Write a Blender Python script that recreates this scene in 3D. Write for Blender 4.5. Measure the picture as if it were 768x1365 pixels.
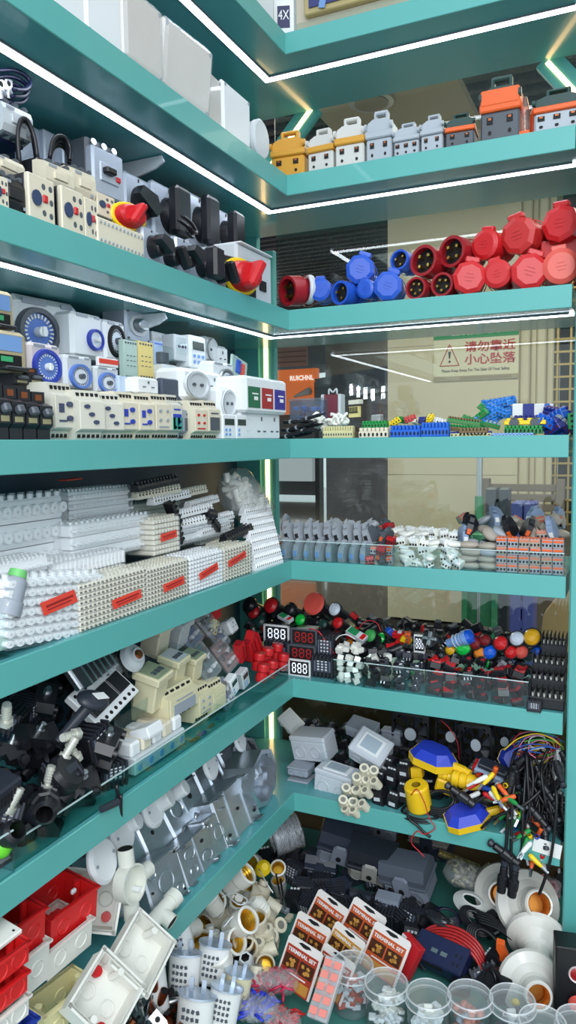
import bpy, math, random
from mathutils import Matrix, Vector, Euler
import numpy as np
S = bpy.context.scene
for o in list(bpy.data.objects): bpy.data.objects.remove(o)
rnd = random.Random(7)
R = math.radians
# ---------------------------------------------------------------- camera (fitted to the shelf edges; the corner of the shelving is x=0, y=0)
FPX = 1003.84
_yaw, _pit, _rol = -.4326, -.0924, -.0126
_cy, _sy, _cp, _sp = math.cos(_yaw), math.sin(_yaw), math.cos(_pit), math.sin(_pit)
_fw = Vector((_sy*_cp, _cy*_cp, _sp)); _r = Vector((_cy, -_sy, 0)); _u = _r.cross(_fw)
_r, _u = _r*math.cos(_rol)+_u*math.sin(_rol), _u*math.cos(_rol)-_r*math.sin(_rol)
CAM = Vector((.70729, -1.54588, 1.55))
cd = bpy.data.cameras.new('camera'); co = bpy.data.objects.new('camera', cd); S.collection.objects.link(co)
cd.sensor_fit = 'VERTICAL'; cd.sensor_height = 36; cd.lens = FPX/1365*36; cd.clip_start = .02; cd.clip_end = 100
m = Matrix.Identity(4)
for i in range(3): m[i][0], m[i][1], m[i][2], m[i][3] = _r[i], _u[i], -_fw[i], CAM[i]
co.matrix_world = m; S.camera = co
# ---------------------------------------------------------------- world, lights, exposure
S.view_settings.view_transform = 'Standard'; S.view_settings.look = 'None'; S.view_settings.gamma = 1
S.view_settings.use_curve_mapping = False; S.view_settings.exposure = 0.25
w = bpy.data.worlds.new('world'); S.world = w; w.use_nodes = True
w.node_tree.nodes['Background'].inputs[0].default_value = (.80, .91, 1, 1); w.node_tree.nodes['Background'].inputs[1].default_value = 1.0
S.cycles.transparent_max_bounces = 24; S.cycles.max_bounces = 8
def area(name, loc, size, power, col, rot=(0,0,0)):
    l = bpy.data.lights.new(name, 'AREA'); l.shape = 'RECTANGLE'; l.size, l.size_y = size; l.energy = power; l.color = col
    o = bpy.data.objects.new(name, l); o.location = loc; o.rotation_euler = [R(a) for a in rot]; S.collection.objects.link(o); return o
area('aisle_ceiling_light', (1.3, -1.9, 2.95), (1.8, 1.4), 26, (.93, .97, 1), (0, 12, 0))
area('low_shelf_fill_light', (1.9, -4.2, 2.7), (2.4, 1.6), 75, (.96, .98, 1), (48, 0, 12))  # added fill from behind the camera, brightens the lower shelves
area('corridor_ceiling_light', (.4, 1.5, 3.0), (3.0, 1.2), 60, (1, .93, .84))
area('far_corridor_fill_light', (-4.5, 9, 4.0), (7, 4), 420, (1, .97, .92))  # unseen fill added to light the distant shop fronts and floor
# ---------------------------------------------------------------- pixel <-> place
Z = dict(T=2.421, A=2.128, B=1.840, C=1.557, D=1.281, E=1.005, F=.730, G=.455)
TH = .0425
def ray(x, y): return _fw + _r*((x-384)/FPX) - _u*((y-682.5)/FPX)
def hit(x, y, ax, v):
    d = ray(x, y); return CAM + d*((v-CAM[ax])/d[ax])
def colx(px, ax, v, z):                      # the point of the line {axis ax = v, height z} that shows at picture column px
    k = (px-384)/FPX; n = _r - _fw*k         # n.(P-CAM)=0
    o = 1-ax; P = Vector((0, 0, z)); P[ax] = v
    P[o] = CAM[o] - (n[ax]*(v-CAM[ax]) + n[2]*(z-CAM[2]))/n[o]; return P
def pos(run, px, py, d=0.0):                 # R: right shelves (plane y=d); L: left shelves (plane x=-d); G: on height d
    if run == 'G': return hit(px, py, 2, d)
    ax, v = (1, d) if run == 'R' else (0, -d)
    if isinstance(py, str): return colx(px, ax, v, Z[py])
    return hit(px, py, ax, v)
# ---------------------------------------------------------------- materials
def lin(c):
    return tuple(((v/255)/12.92 if v/255 <= .04045 else ((v/255+.055)/1.055)**2.4) for v in c)+(1,)
_M = {}
def mat(name, rgb, rough=.45, metal=0, bump=0, bscale=60, var=0, vscale=8, emit=None, coat=0, aniso=0):
    if name in _M: return _M[name]
    m = bpy.data.materials.new(name); m.use_nodes = True; nt = m.node_tree; b = nt.nodes['Principled BSDF']
    b.inputs['Base Color'].default_value = lin(rgb); b.inputs['Roughness'].default_value = rough; b.inputs['Metallic'].default_value = metal
    if coat: b.inputs['Coat Weight'].default_value = coat
    if var or bump:
        tc = nt.nodes.new('ShaderNodeTexCoord'); nz = nt.nodes.new('ShaderNodeTexNoise'); nt.links.new(tc.outputs['Object'], nz.inputs['Vector'])
        nz.inputs['Scale'].default_value = vscale; nz.inputs['Detail'].default_value = 4
        if var:
            mx = nt.nodes.new('ShaderNodeMix'); mx.data_type = 'RGBA'
            c = lin(rgb); mx.inputs['A'].default_value = tuple(min(1, v*(1-var)) for v in c[:3])+(1,); mx.inputs['B'].default_value = tuple(min(1, v*(1+var)) for v in c[:3])+(1,)
            nt.links.new(nz.outputs['Fac'], mx.inputs['Factor']); nt.links.new(mx.outputs['Result'], b.inputs['Base Color'])
        if bump:
            n2 = nt.nodes.new('ShaderNodeTexNoise'); n2.inputs['Scale'].default_value = bscale; nt.links.new(tc.outputs['Object'], n2.inputs['Vector'])
            bp = nt.nodes.new('ShaderNodeBump'); bp.inputs['Strength'].default_value = bump; bp.inputs['Distance'].default_value = .003
            nt.links.new(n2.outputs['Fac'], bp.inputs['Height']); nt.links.new(bp.outputs['Normal'], b.inputs['Normal'])
    if emit: b.inputs['Emission Color'].default_value = lin(emit[0]); b.inputs['Emission Strength'].default_value = emit[1]
    _M[name] = m; return m
def clear(name, tint=(255,255,255), refl=1.0, rough=.04, milk=0.0, bump=0, bscale=30, bdist=.004):   # thin clear plastic or glass: see-through plus mirror-like glints
    if name in _M: return _M[name]
    m = bpy.data.materials.new(name); m.use_nodes = True; nt = m.node_tree; nt.nodes.clear(); N = nt.nodes.new; K = nt.links.new
    o = N('ShaderNodeOutputMaterial'); t = N('ShaderNodeBsdfTransparent'); t.inputs[0].default_value = lin(tint)
    g = N('ShaderNodeBsdfGlossy'); g.inputs['Roughness'].default_value = rough
    fr = N('ShaderNodeLayerWeight'); fr.inputs['Blend'].default_value = .5
    pw = N('ShaderNodeMath'); pw.operation = 'POWER'; pw.inputs[1].default_value = 4.5; K(fr.outputs['Facing'], pw.inputs[0])
    mu = N('ShaderNodeMath'); mu.operation = 'MULTIPLY_ADD'; mu.inputs[1].default_value = .75*refl; mu.inputs[2].default_value = .04*refl; mu.use_clamp = True; K(pw.outputs[0], mu.inputs[0])
    src = t.outputs[0]
    if milk:
        d = N('ShaderNodeBsdfDiffuse'); d.inputs[0].default_value = (.85, .88, .9, 1); mm = N('ShaderNodeMixShader'); mm.inputs[0].default_value = milk
        K(t.outputs[0], mm.inputs[1]); K(d.outputs[0], mm.inputs[2]); src = mm.outputs[0]
    mx = N('ShaderNodeMixShader'); K(mu.outputs[0], mx.inputs[0]); K(src, mx.inputs[1]); K(g.outputs[0], mx.inputs[2]); K(mx.outputs[0], o.inputs[0])
    if bump:
        tc = N('ShaderNodeTexCoord'); n2 = N('ShaderNodeTexNoise'); n2.inputs['Scale'].default_value = bscale; n2.inputs['Detail'].default_value = 3; K(tc.outputs['Object'], n2.inputs['Vector'])
        bp = N('ShaderNodeBump'); bp.inputs['Strength'].default_value = bump; bp.inputs['Distance'].default_value = bdist; K(n2.outputs['Fac'], bp.inputs['Height']); K(bp.outputs['Normal'], g.inputs['Normal']); K(bp.outputs['Normal'], fr.inputs['Normal'])
    _M[name] = m; return m
TEAL = mat('teal_laminate', (88, 168, 163), .38, coat=.15)
WHITE = mat('white_plastic', (226, 230, 232), .4); PALE = mat('pale_grey_plastic', (196, 202, 206), .42); CREAM = mat('cream_plastic', (218, 210, 188), .45)
YEL_W = mat('yellowed_plastic', (212, 206, 172), .45); GREY = mat('grey_plastic', (150, 158, 168), .42); DGREY = mat('dark_grey_plastic', (78, 84, 92), .4)
BLACK = mat('black_plastic', (26, 27, 32), .35); RUB = mat('black_rubber', (16, 17, 19), .55); NAVY = mat('navy_plastic', (26, 34, 70), .35)
RED = mat('red_plastic', (196, 28, 34), .38); BLUE = mat('blue_plastic', (34, 84, 190), .38); GREEN = mat('green_plastic', (26, 140, 66), .4); YEL = mat('yellow_plastic', (238, 204, 30), .4)
ORG = mat('orange_plastic', (226, 96, 38), .4); OCH = mat('ochre_plastic', (206, 150, 50), .45); DGRN = mat('dark_green_plastic', (28, 62, 58), .4)
BRASS = mat('brass', (205, 170, 90), .3, 1); STEEL = mat('steel', (190, 194, 198), .3, 1); COPPER = mat('copper', (180, 105, 70), .35, 1)
GALV = mat('galvanised_steel', (196, 204, 212), .3, .88, bump=.2, bscale=30, var=.28, vscale=40)
SALMON = mat('salmon_plastic', (205, 120, 96), .45); LRED = mat('label_red', (226, 70, 52), .5); SKY = mat('light_blue_plastic', (120, 160, 215), .4); PAPER = mat('white_paper', (228, 230, 228), .7)
DARKIN = mat('dark_recess', (14, 14, 16), .7); GOLD = mat('gold_thread', (205, 160, 50), .35, .8); ROUGHW = mat('glazed_porcelain', (226, 226, 218), .2, coat=.5)
CLEAR = clear('clear_acrylic', (246, 251, 251), .7); BAG = clear('clear_plastic_bag', (254, 254, 254), .7, .14, .14, bump=.5, bscale=35, bdist=.01); JAR = clear('clear_jar_plastic', (240, 244, 246), 1.2, .06, .05)
GLASS = clear('window_glass', (234, 240, 236), 1.5, .0)
# ---------------------------------------------------------------- mesh builder
class MB:
    def __init__(s): s.v = []; s.f = []; s.mi = []; s.sm = []; s.M = Matrix.Identity(4); s.m = 0
    def add(s, vs, fs, m=None, smooth=False):
        k = len(s.v); s.v += [s.M @ Vector(p) for p in vs]; mm = s.m if m is None else m
        for f in fs: s.f.append([i+k for i in f]); s.mi.append(mm); s.sm.append(smooth)
        return s
    def box(s, c, d, m=None, b=0, rz=0, rx=0, ry=0):
        hx, hy, hz = d[0]/2, d[1]/2, d[2]/2
        Q = Matrix.Translation(c) @ Euler((R(rx), R(ry), R(rz))).to_matrix().to_4x4()
        if b <= 0:
            vs = [(x*hx, y*hy, z*hz) for x in (-1,1) for y in (-1,1) for z in (-1,1)]
            return s.add([Q @ Vector(p) for p in vs], [(0,1,3,2),(4,6,7,5),(0,4,5,1),(2,3,7,6),(0,2,6,4),(1,5,7,3)], m)
        b = min(b, hx*.95, hy*.95, hz*.95); vs = []; ix = {}
        for sx in (-1,1):
            for sy in (-1,1):
                for sz in (-1,1):
                    for a in range(3):
                        h = [hx-b, hy-b, hz-b]; h[a] += b; ix[(sx,sy,sz,a)] = len(vs); vs.append(Q @ Vector((sx*h[0], sy*h[1], sz*h[2])))
        g = lambda p, a: ix[(p[0],p[1],p[2],a)]; fs = []
        for a in range(3):
            o1, o2 = (a+1) % 3, (a+2) % 3
            for q in (-1, 1):
                def P(i, j): t = [0,0,0]; t[a] = q; t[o1] = i; t[o2] = j; return t
                f = [g(P(-1,-1),a), g(P(1,-1),a), g(P(1,1),a), g(P(-1,1),a)]; fs.append(f if q > 0 else f[::-1])
        for a in range(3):                      # edges along axis a
            o1, o2 = (a+1) % 3, (a+2) % 3
            for i in (-1,1):
                for j in (-1,1):
                    def P(k): t = [0,0,0]; t[a] = k; t[o1] = i; t[o2] = j; return t
                    f = [g(P(-1),o1), g(P(1),o1), g(P(1),o2), g(P(-1),o2)]; fs.append(f if i*j < 0 else f[::-1])
        for sx in (-1,1):
            for sy in (-1,1):
                for sz in (-1,1):
                    f = [ix[(sx,sy,sz,a)] for a in range(3)]; fs.append(f if sx*sy*sz > 0 else f[::-1])
        return s.add(vs, fs, m)
    def cyl(s, p0, p1, r0, r1=None, n=14, m=None, cap=3):
        p0, p1 = Vector(p0), Vector(p1); r1 = r0 if r1 is None else r1; d = (p1-p0).normalized(); a = d.orthogonal().normalized(); b = d.cross(a); vs = []
        for p, r in ((p0,r0),(p1,r1)):
            for i in range(n): t = 2*math.pi*i/n; vs.append(p+(a*math.cos(t)+b*math.sin(t))*r)
        s.add(vs, [(i,(i+1)%n,n+(i+1)%n,n+i) for i in range(n)], m, True)
        if cap & 1: s.add(vs[:n], [tuple(range(n))[::-1]], m)
        if cap & 2: s.add(vs[n:], [tuple(range(n))], m)
        return s
    def lathe(s, prof, c=(0,0,0), ax=(0,0,1), n=20, m=None, smooth=True):      # profile (r, h) along ax; sharp corners by repeated points
        d = Vector(ax).normalized(); a = d.orthogonal().normalized(); b = d.cross(a); c = Vector(c)
        for (r0,h0),(r1,h1) in zip(prof, prof[1:]):
            if (r0,h0) == (r1,h1): continue
            vs = [c+d*h+(a*math.cos(2*math.pi*i/n)+b*math.sin(2*math.pi*i/n))*r for r,h in ((r0,h0),(r1,h1)) for i in range(n)]
            s.add(vs, [(i,(i+1)%n,n+(i+1)%n,n+i) for i in range(n)], m, smooth)
        return s
    def tube(s, pts, r, n=6, m=None, sub=4, cap=True, closed=False):
        P = [Vector(p) for p in pts]
        if sub > 1 and len(P) > 2:
            Q = []
            for i in range(len(P)-1):
                p0 = P[i-1] if i else (P[-2] if closed else P[0]*2-P[1]); p1, p2 = P[i], P[i+1]; p3 = P[i+2] if i+2 < len(P) else (P[1] if closed else P[-1]*2-P[-2])
                for k in range(sub):
                    t = k/sub; Q.append(.5*((2*p1)+(p2-p0)*t+(2*p0-5*p1+4*p2-p3)*t*t+(3*p1-p0-3*p2+p3)*t**3))
            P = Q+[P[-1]]
        vs = []; a = None
        for i, p in enumerate(P):
            d = (P[min(i+1,len(P)-1)]-P[max(i-1,0)])
            d = d.normalized() if d.length > 1e-9 else Vector((0,0,1))
            a = d.orthogonal().normalized() if a is None else (a-d*a.dot(d)); a = a.normalized() if a.length > 1e-6 else d.orthogonal().normalized()
            b = d.cross(a)
            for k in range(n): t = 2*math.pi*k/n; vs.append(p+(a*math.cos(t)+b*math.sin(t))*r)
        fs = [(i*n+k, i*n+(k+1)%n, (i+1)*n+(k+1)%n, (i+1)*n+k) for i in range(len(P)-1) for k in range(n)]
        if cap: fs += [tuple(range(n))[::-1], tuple(range(len(vs)-n, len(vs)))]
        return s.add(vs, fs, m, True)
    def prism(s, poly, h0, h1, ax='z', m=None):   # poly in the two other axes: z:(x,y) y:(x,z) x:(y,z)
        def T(p, h): return (p[0],p[1],h) if ax == 'z' else ((p[0],h,p[1]) if ax == 'y' else (h,p[0],p[1]))
        n = len(poly); vs = [T(p,h0) for p in poly]+[T(p,h1) for p in poly]
        ar = sum(poly[i][0]*poly[(i+1)%n][1]-poly[(i+1)%n][0]*poly[i][1] for i in range(n))
        fl = (ar < 0) != (ax == 'y') != (h1 < h0)
        fs = [tuple(range(n))[::-1], tuple(range(n,2*n))]+[(i,(i+1)%n,n+(i+1)%n,n+i) for i in range(n)]
        if fl: fs = [f[::-1] for f in fs]
        return s.add(vs, fs, m)
    def sph(s, c, r, n=12, m=None, k=7, top=1.0):
        r = (r,r,r) if not hasattr(r, '__len__') else r; vs = []
        for i in range(k+1):
            t = math.pi*i/k*top
            for j in range(n): a = 2*math.pi*j/n; vs.append((c[0]+r[0]*math.sin(t)*math.cos(a), c[1]+r[1]*math.sin(t)*math.sin(a), c[2]+r[2]*math.cos(t)))
        return s.add(vs, [(i*n+j, (i+1)*n+j, (i+1)*n+(j+1)%n, i*n+(j+1)%n) for i in range(k) for j in range(n)], m, True)
    def open_box(s, c, d, t, m=None, floor=True):   # box without lid; c = centre of base
        x, y, z = c; w, l, h = d
        s.box((x-w/2+t/2,y,z+h/2),(t,l,h),m); s.box((x+w/2-t/2,y,z+h/2),(t,l,h),m); s.box((x,y-l/2+t/2,z+h/2),(w-2*t,t,h),m); s.box((x,y+l/2-t/2,z+h/2),(w-2*t,t,h),m)
        if floor: s.box((x,y,z+t/2),(w-2*t,l-2*t,t),m)
        return s
    def text(s, body, c, h, m=None, rot=(90,0,0), ex=.0004, al='CENTER', bold=0, sx=1):
        cu = bpy.data.curves.new('t', 'FONT'); cu.body = body; cu.size = h; cu.extrude = ex; cu.align_x = al; cu.align_y = 'CENTER'; cu.offset = bold*h; cu.resolution_u = 2
        o = bpy.data.objects.new('t', cu); me = bpy.data.meshes.new_from_object(o)
        Q = Matrix.Translation(c) @ Euler([R(a) for a in rot]).to_matrix().to_4x4() @ Matrix.Diagonal((sx,1,1,1))
        s.add([Q @ v.co for v in me.vertices], [tuple(p.vertices) for p in me.polygons], m)
        bpy.data.objects.remove(o); bpy.data.curves.remove(cu); bpy.data.meshes.remove(me); return s
    def at(s, loc=(0,0,0), rot=(0,0,0), sc=1):
        s.M = Matrix.Translation(loc) @ Euler([R(a) for a in rot]).to_matrix().to_4x4() @ Matrix.Scale(sc, 4); return s
    def build(s, name, mats, parent=None, loc=None):
        me = bpy.data.meshes.new(name); me.from_pydata([tuple(v) for v in s.v], [], s.f)
        for x in (mats if isinstance(mats, (list, tuple)) else [mats]): me.materials.append(x)
        nm = len(me.materials)
        me.polygons.foreach_set('material_index', [min(i, nm-1) for i in s.mi]); me.polygons.foreach_set('use_smooth', s.sm); me.update()
        o = bpy.data.objects.new(name, me); S.collection.objects.link(o)
        if parent: o.parent = parent
        if loc: o.location = loc
        return o
def E(name):
    o = bpy.data.objects.new(name, None); o.empty_display_size = .02; S.collection.objects.link(o); return o
def tag(o, label=None, cat=None, group=None, kind=None):
    if label: o['label'] = label
    if cat: o['category'] = cat
    if group: o['group'] = group
    elif 'group' in o and cat: del o['group']
    if kind: o['kind'] = kind
    return o
def dup(o, parent=None):
    c = o.copy(); S.collection.objects.link(c)
    if parent: c.parent = parent; c.matrix_parent_inverse = Matrix.Identity(4)
    for ch in kids(o): dup(ch, c)
    return c
_K = {}
def kids(o): return list(o.children)
SUB = {'grip':'knob','socket_holes':'socket_face','position_marks':'face_plate','lid_screws':'lid','window':'window_frame','clasp_hole':'clasp','clasp':'lid','hand_and_marks':'dial_face','digits':'screen','round_label':'hub',
 'lettering':'printed_field','photographs':'printed_field','print_bands':'printed_field','lid_rim':'lid','bolt':'upper_jaw','lever':'body','levers':'body','locking_lever':'hood','red_lamp':'lamp_bezel','coloured_cap':'bezel','test_button':'cover','toggle':'cover','colour_band':'front_panel','controls':'front_panel','slider':'front','printed_marks':'front','setting_dial':'front_plate','reset_button':'front_plate','embossed_mark':'flap_lid','bore':'yellow_body','screw_tabs':'box','knockouts':'box','red_plugs':'box','screws':'barriers','actuator':'case','rocker':'housing','terminal_foot':'shell','gold_thread':'shell','screw_hole':'flared_body','raised_label':'cap','blades':'frame','jaws':'sleeve','metal_top':'can','printed_characters':'can','terminal_blade':'metal_top'}
CACHE = {}; NPUT = [0]
def freeze(v): return tuple(v) if isinstance(v, list) else (v.name if hasattr(v, 'name') else v)
def raw(maker, **kw):
    key = (maker.__name__,)+tuple(sorted((k, freeze(v)) for k, v in kw.items()))
    if key in CACHE: o = dup(CACHE[key])
    else:
        o = maker(**kw); CACHE[key] = o; ch = {c.name.split('.')[0]: c for c in o.children}
        for c in list(o.children):
            q = ch.get(SUB.get(c.name.split('.')[0]))
            if q: c.parent = q; c.location = c.location-q.location
    return o
def put(maker, loc, rot=(0,0,0), label='', cat='', group=None, sc=1, side='z', **kw):
    """rot in degrees; side 'L' turns a thing built facing -Y to face out of the left shelves"""
    o = raw(maker, **kw)
    Q = Euler((R(rot[0]), R(rot[1]), R(rot[2]))).to_matrix()
    if side == 'L': Q = Matrix.Rotation(R(90), 3, 'Z') @ Q
    o.rotation_mode = 'XYZ'; o.rotation_euler = Q.to_euler(); o.location = loc; o.scale = (sc,)*3 if not hasattr(sc, '__len__') else sc
    tag(o, label, cat, group); NPUT[0] += 1
    return o
def fit(maker, dims, run, xs, ys, d, label='', cat='', group=None, rot=(0,0,0), ds=None, **kw):
    """place a thing of nominal (width, depth, height) so its front spans picture columns xs and rows ys (bottom, top) on the plane d behind the front; ys[0] may name a shelf"""
    ax, v = (1, d) if run == 'R' else (0, -d)
    yb, yt = ys
    xm = (xs[0]+xs[1])/2
    b = pos(run, xm, yb, d); zz = b.z
    a, c = colx(xs[0], ax, v, zz+.02), colx(xs[1], ax, v, zz+.02); wd = (c-a).length; b[1-ax] = (a[1-ax]+c[1-ax])/2
    t = hit(xm, yt, ax, v); h = t.z-zz
    sx, sz = wd/dims[0], h/dims[2]; sy = ds/dims[1] if ds else (abs(sx*sz))**.5
    return put(maker, b, rot, label, cat, group, (sx, sy, sz), 'L' if run == 'L' else 'z', **kw)
def heap(run, x0, x1, lv, kinds, pitch, d0, d1, hf, hb, seed=1, jit=1.0, side=None, rots=None, rjit=25, sc=1):
    """a heap of single things: a full front face at depth d0, and the sloping top surface back to d1. kinds: (maker, kwargs, label, cat, group, weight)"""
    rg = random.Random(seed); ax = 1 if run == 'R' else 0; z0 = Z[lv] if isinstance(lv, str) else lv
    dm = (d0+d1)/2; px, pd, pz = pitch; out = []
    nd = max(1, round((d1-d0)/pd)); ws = [k[5] for k in kinds]
    for j in range(nd+1):
        d = d0+(d1-d0)*j/nd; v = d if run == 'R' else -d; h = hf+(hb-hf)*j/nd; nz = max(1, round(h/pz))
        a, b = colx(x0, ax, v, z0+h*.5), colx(x1, ax, v, z0+h*.5); o = 1-ax; L = b[o]-a[o]; nx = max(1, round(abs(L)/px))
        for l in range(nz if j == 0 else 1):
            ll = l if j == 0 else nz-1
            for i in range(nx):
                t = (i+.5)/nx; P = Vector((0,0,z0+ll*pz+rg.uniform(0,.2)*pz*jit)); P[ax] = v+rg.uniform(-.15,.15)*pd*jit; P[o] = a[o]+L*t+rg.uniform(-.2,.2)*px*jit
                k = rg.choices(kinds, ws)[0]; r = (0,0,0) if rots is None else rg.choice(rots)
                r = tuple(q+rg.uniform(-rjit,rjit)*(1 if n == 2 else .6) for n, q in enumerate(r))
                out.append(put(k[0], P, r, k[2], k[3], k[4], sc, 'L' if run == 'L' else 'z', **k[1]))
    return out
# ================================================================ the setting: shelving, glass, corridor
def struct(mb, name, mats): return tag(mb.build(name, mats), kind='structure')
XR, DEP, YL = .590, .28, -1.02
LED = mat('led_white', (255,255,255), .5, emit=((236, 244, 255), 9)); LEDW = mat('led_warm', (255,255,255), .5, emit=((255, 206, 130), 5))
LAMIN = mat('underside_laminate', (84, 158, 162), .22, coat=.3)
def shelf(k, lv):
    z = Z[lv]; root = E('display_shelf')
    a = MB(); a.prism([(-DEP,YL),(0,YL),(0,0),(XR,0),(XR,DEP),(-DEP,DEP)], z-TH+.001, z, 'z'); a.build('shelf_board', LAMIN, root)
    b = MB(); b.box((0,YL/2,z-TH/2),(.004,-YL+.002,TH+.001),b=.001); b.box((XR/2,0,z-TH/2),(XR,.004,TH+.001),b=.001)
    b.build('fascia', TEAL, root)
    if lv in 'TAB':
        c = MB(); c.box((-.083,(YL+.083)/2,z-TH-.001),(.016,-YL+.083-.008,.004)); c.box(((XR-.01-.083)/2,.083,z-TH-.001),(XR-.01+.083+.016,.016,.004)); c.build('led_strip', LED, root)
        e = MB()
        for s in (-1,1): e.box((-.083+s*.0095,(YL+.083)/2,z-TH-.0005),(.003,-YL+.083,.003)); e.box(((XR-.01-.083)/2,.083+s*.0095,z-TH-.0005),(XR-.01+.083,.003,.003))
        e.build('led_channel', mat('led_channel_dark', (90, 100, 104), .4), root)
    tag(root, '%s teal corner shelf %s' % k, 'shelf')
shelf(('topmost','above the rectangular connectors, with white light strip'), 'T'); shelf(('second highest','carrying white enclosures and rectangular connectors'), 'A'); shelf(('third highest','carrying contactors and red and blue plugs'), 'B')
shelf(('eye level','carrying timers and coloured terminal blocks'), 'C'); shelf(('fourth lowest','carrying white terminal strips in bags'), 'D'); shelf(('third lowest','carrying black fittings and push buttons'), 'E'); shelf(('lowest','carrying metal back boxes and float switches'), 'F')
# wall behind the left shelves, the corner panel and posts
w_ = MB(); w_.box((-DEP-.01,(YL+DEP)/2,1.6),(.02,DEP-YL,2.2)); struct(w_, 'wall_left', mat('back_panel', (44, 70, 88), .4))
p = MB(); p.box((-.245,DEP-.005,1.6),(.07,.02,2.2)); struct(p, 'wall_corner', TEAL)
p = MB(); p.box((-.192,DEP+.005,1.27),(.05,.02,1.56),b=.002); q = struct(p, 'trim_1', TEAL)
p = MB(); p.box((-.192,DEP-.007,1.28),(.010,.004,1.5)); tag(p.build('led_tube', LEDW), 'warm white vertical light strip on the back corner post', 'light strip')
p = MB(); p.box((.640,.02,1.478),(.085,.05,2.04),b=.003); tag(p.build('shelf_post', TEAL), 'teal upright post at the right end of the shelves', 'post')
# chamfered head of the opening between the two top shelves, with its warm strips
def slant(x0, y0, x1, y1, s, lab):
    a, b = hit(x0, y0, 1, DEP+.004), hit(x1, y1, 1, DEP+.004); d = (b-a).normalized(); a = a-d*.14; n = Vector((d.z,0,-d.x))
    if n.x*s < 0: n = -n
    r = E('slanted_brace')
    m = MB(); pl = [a-n*.022, b-n*.022+d*.01, b+n*.03+d*.01, a+n*.03]; m.prism([(p.x,p.z) for p in pl], DEP, DEP+.02, 'y'); m.build('brace_panel', TEAL, r)
    m = MB(); pl = [a-n*.005, b-n*.005, b+n*.005, a+n*.005]; m.prism([(p.x,p.z) for p in pl], DEP-.003, DEP, 'y'); m.build('led_strip', LEDW, r)
    tag(r, lab, 'brace')
slant(391,181,416,146,-1,'slanted teal brace with warm strip behind the ochre connectors')
slant(758,114,730,84,1,'slanted teal brace with warm strip at the upper right')
# window glass behind the right shelves
g = MB(); g.box(((-.165+XR+.05)/2,DEP+.012,1.6),(.165+XR+.05,.004,2.0)); struct(g, 'window_1', GLASS)
# steel brackets under the left shelves
def bracket(px, py, lv, lab):
    z = Z[lv]-TH; b = hit(px, py, 2, z-.004); y = b.y
    m = MB(); m.prism([(-.275,z-.055),(-.275,z-.001),(-.11,z-.001),(-.105,z-.012),(-.125,z-.022)], y-.0025, y+.0025, 'y')
    tag(m.build('shelf_bracket', mat('white_bracket', (205, 214, 220), .35, .2)), lab, 'bracket')
bracket(205, 212, 'A', 'white steel shelf bracket above the rotary switches'); bracket(222, 419, 'B', 'white steel shelf bracket above the timers')
# low display base
m = MB(); m.box((.17,-.34,.425),(.96,1.36,.06),b=.004); m.box((.17,-.34,.2),(.9,1.28,.39)); tag(m.build('display_counter', mat('base_teal', (60, 120, 112), .4)), 'teal low display base under all the shelves, heaped with sockets and jars', 'counter')
# ---- corridor beyond the glass
FLR = mat('polished_floor', (120, 112, 100), .10, var=.15, vscale=2, coat=.4)
m = MB(); m.box((0,10,-.02),(44,24.6,.04)); struct(m, 'floor', FLR)
BEIGE = mat('beige_stone', (203, 190, 160), .4, var=.10, vscale=2.2, bump=.05, bscale=4)
CY = 3.25
c0, c1 = hit(517,600,1,CY), hit(690,600,1,CY)
m = MB(); m.box(((c0.x+c1.x)/2,CY+.4,1.75),(c1.x-c0.x,.8,2.75)); 
for zz in (.95, 1.33, 2.15, 2.55): m.box(((c0.x+c1.x)/2,CY-.0005,zz),(c1.x-c0.x-.01,.002,.004),m=1)
struct(m, 'wall_column', [BEIGE, mat('stone_joint', (150, 136, 108), .6)])
m = MB(); m.box(((c0.x+c1.x)/2,CY+.4,.18),(c1.x-c0.x+.03,.84,.36)); struct(m, 'trim_2', mat('dark_plinth', (52, 46, 40), .4))
k = 0; xx = c1.x
for wd, off in ((.058,.03),(.04,.07),(.052,.05),(.042,.09)):
    m = MB(); m.box((xx+wd/2,CY+off+.2,1.7),(wd,.4,3.1),b=.008); struct(m, 'trim_%d' % (3+k), BEIGE); xx += wd; k += 1
m = MB(); m.box((xx+1.3,CY+.55,1.6),(2.6,.1,3.2)); struct(m, 'wall_back', mat('dark_interior', (44, 38, 34), .8))
gr = E('lattice_screen'); m = MB(); x0 = xx; gm = mat('gold_lattice', (176, 150, 90), .4, .5)
for i in range(14): m.box((x0+.02+i*.075,CY+.12,1.7),(.012,.02,2.2))
for j in range(30): m.box((x0+.5,CY+.112,.65+j*.075),(1.05,.014,.012))
m.build('lattice_bars', gm, gr); m = MB(); m.box((x0+.5,CY+.12,.58),(1.1,.05,.05)); m.build('sill', gm, gr)
tag(gr, 'gold square lattice screen right of the beige stone column', 'screen')
m = MB(); m.box((x0+.55,CY+.1,.28),(1.1,.1,.54)); struct(m, 'trim_8', BEIGE)
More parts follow.
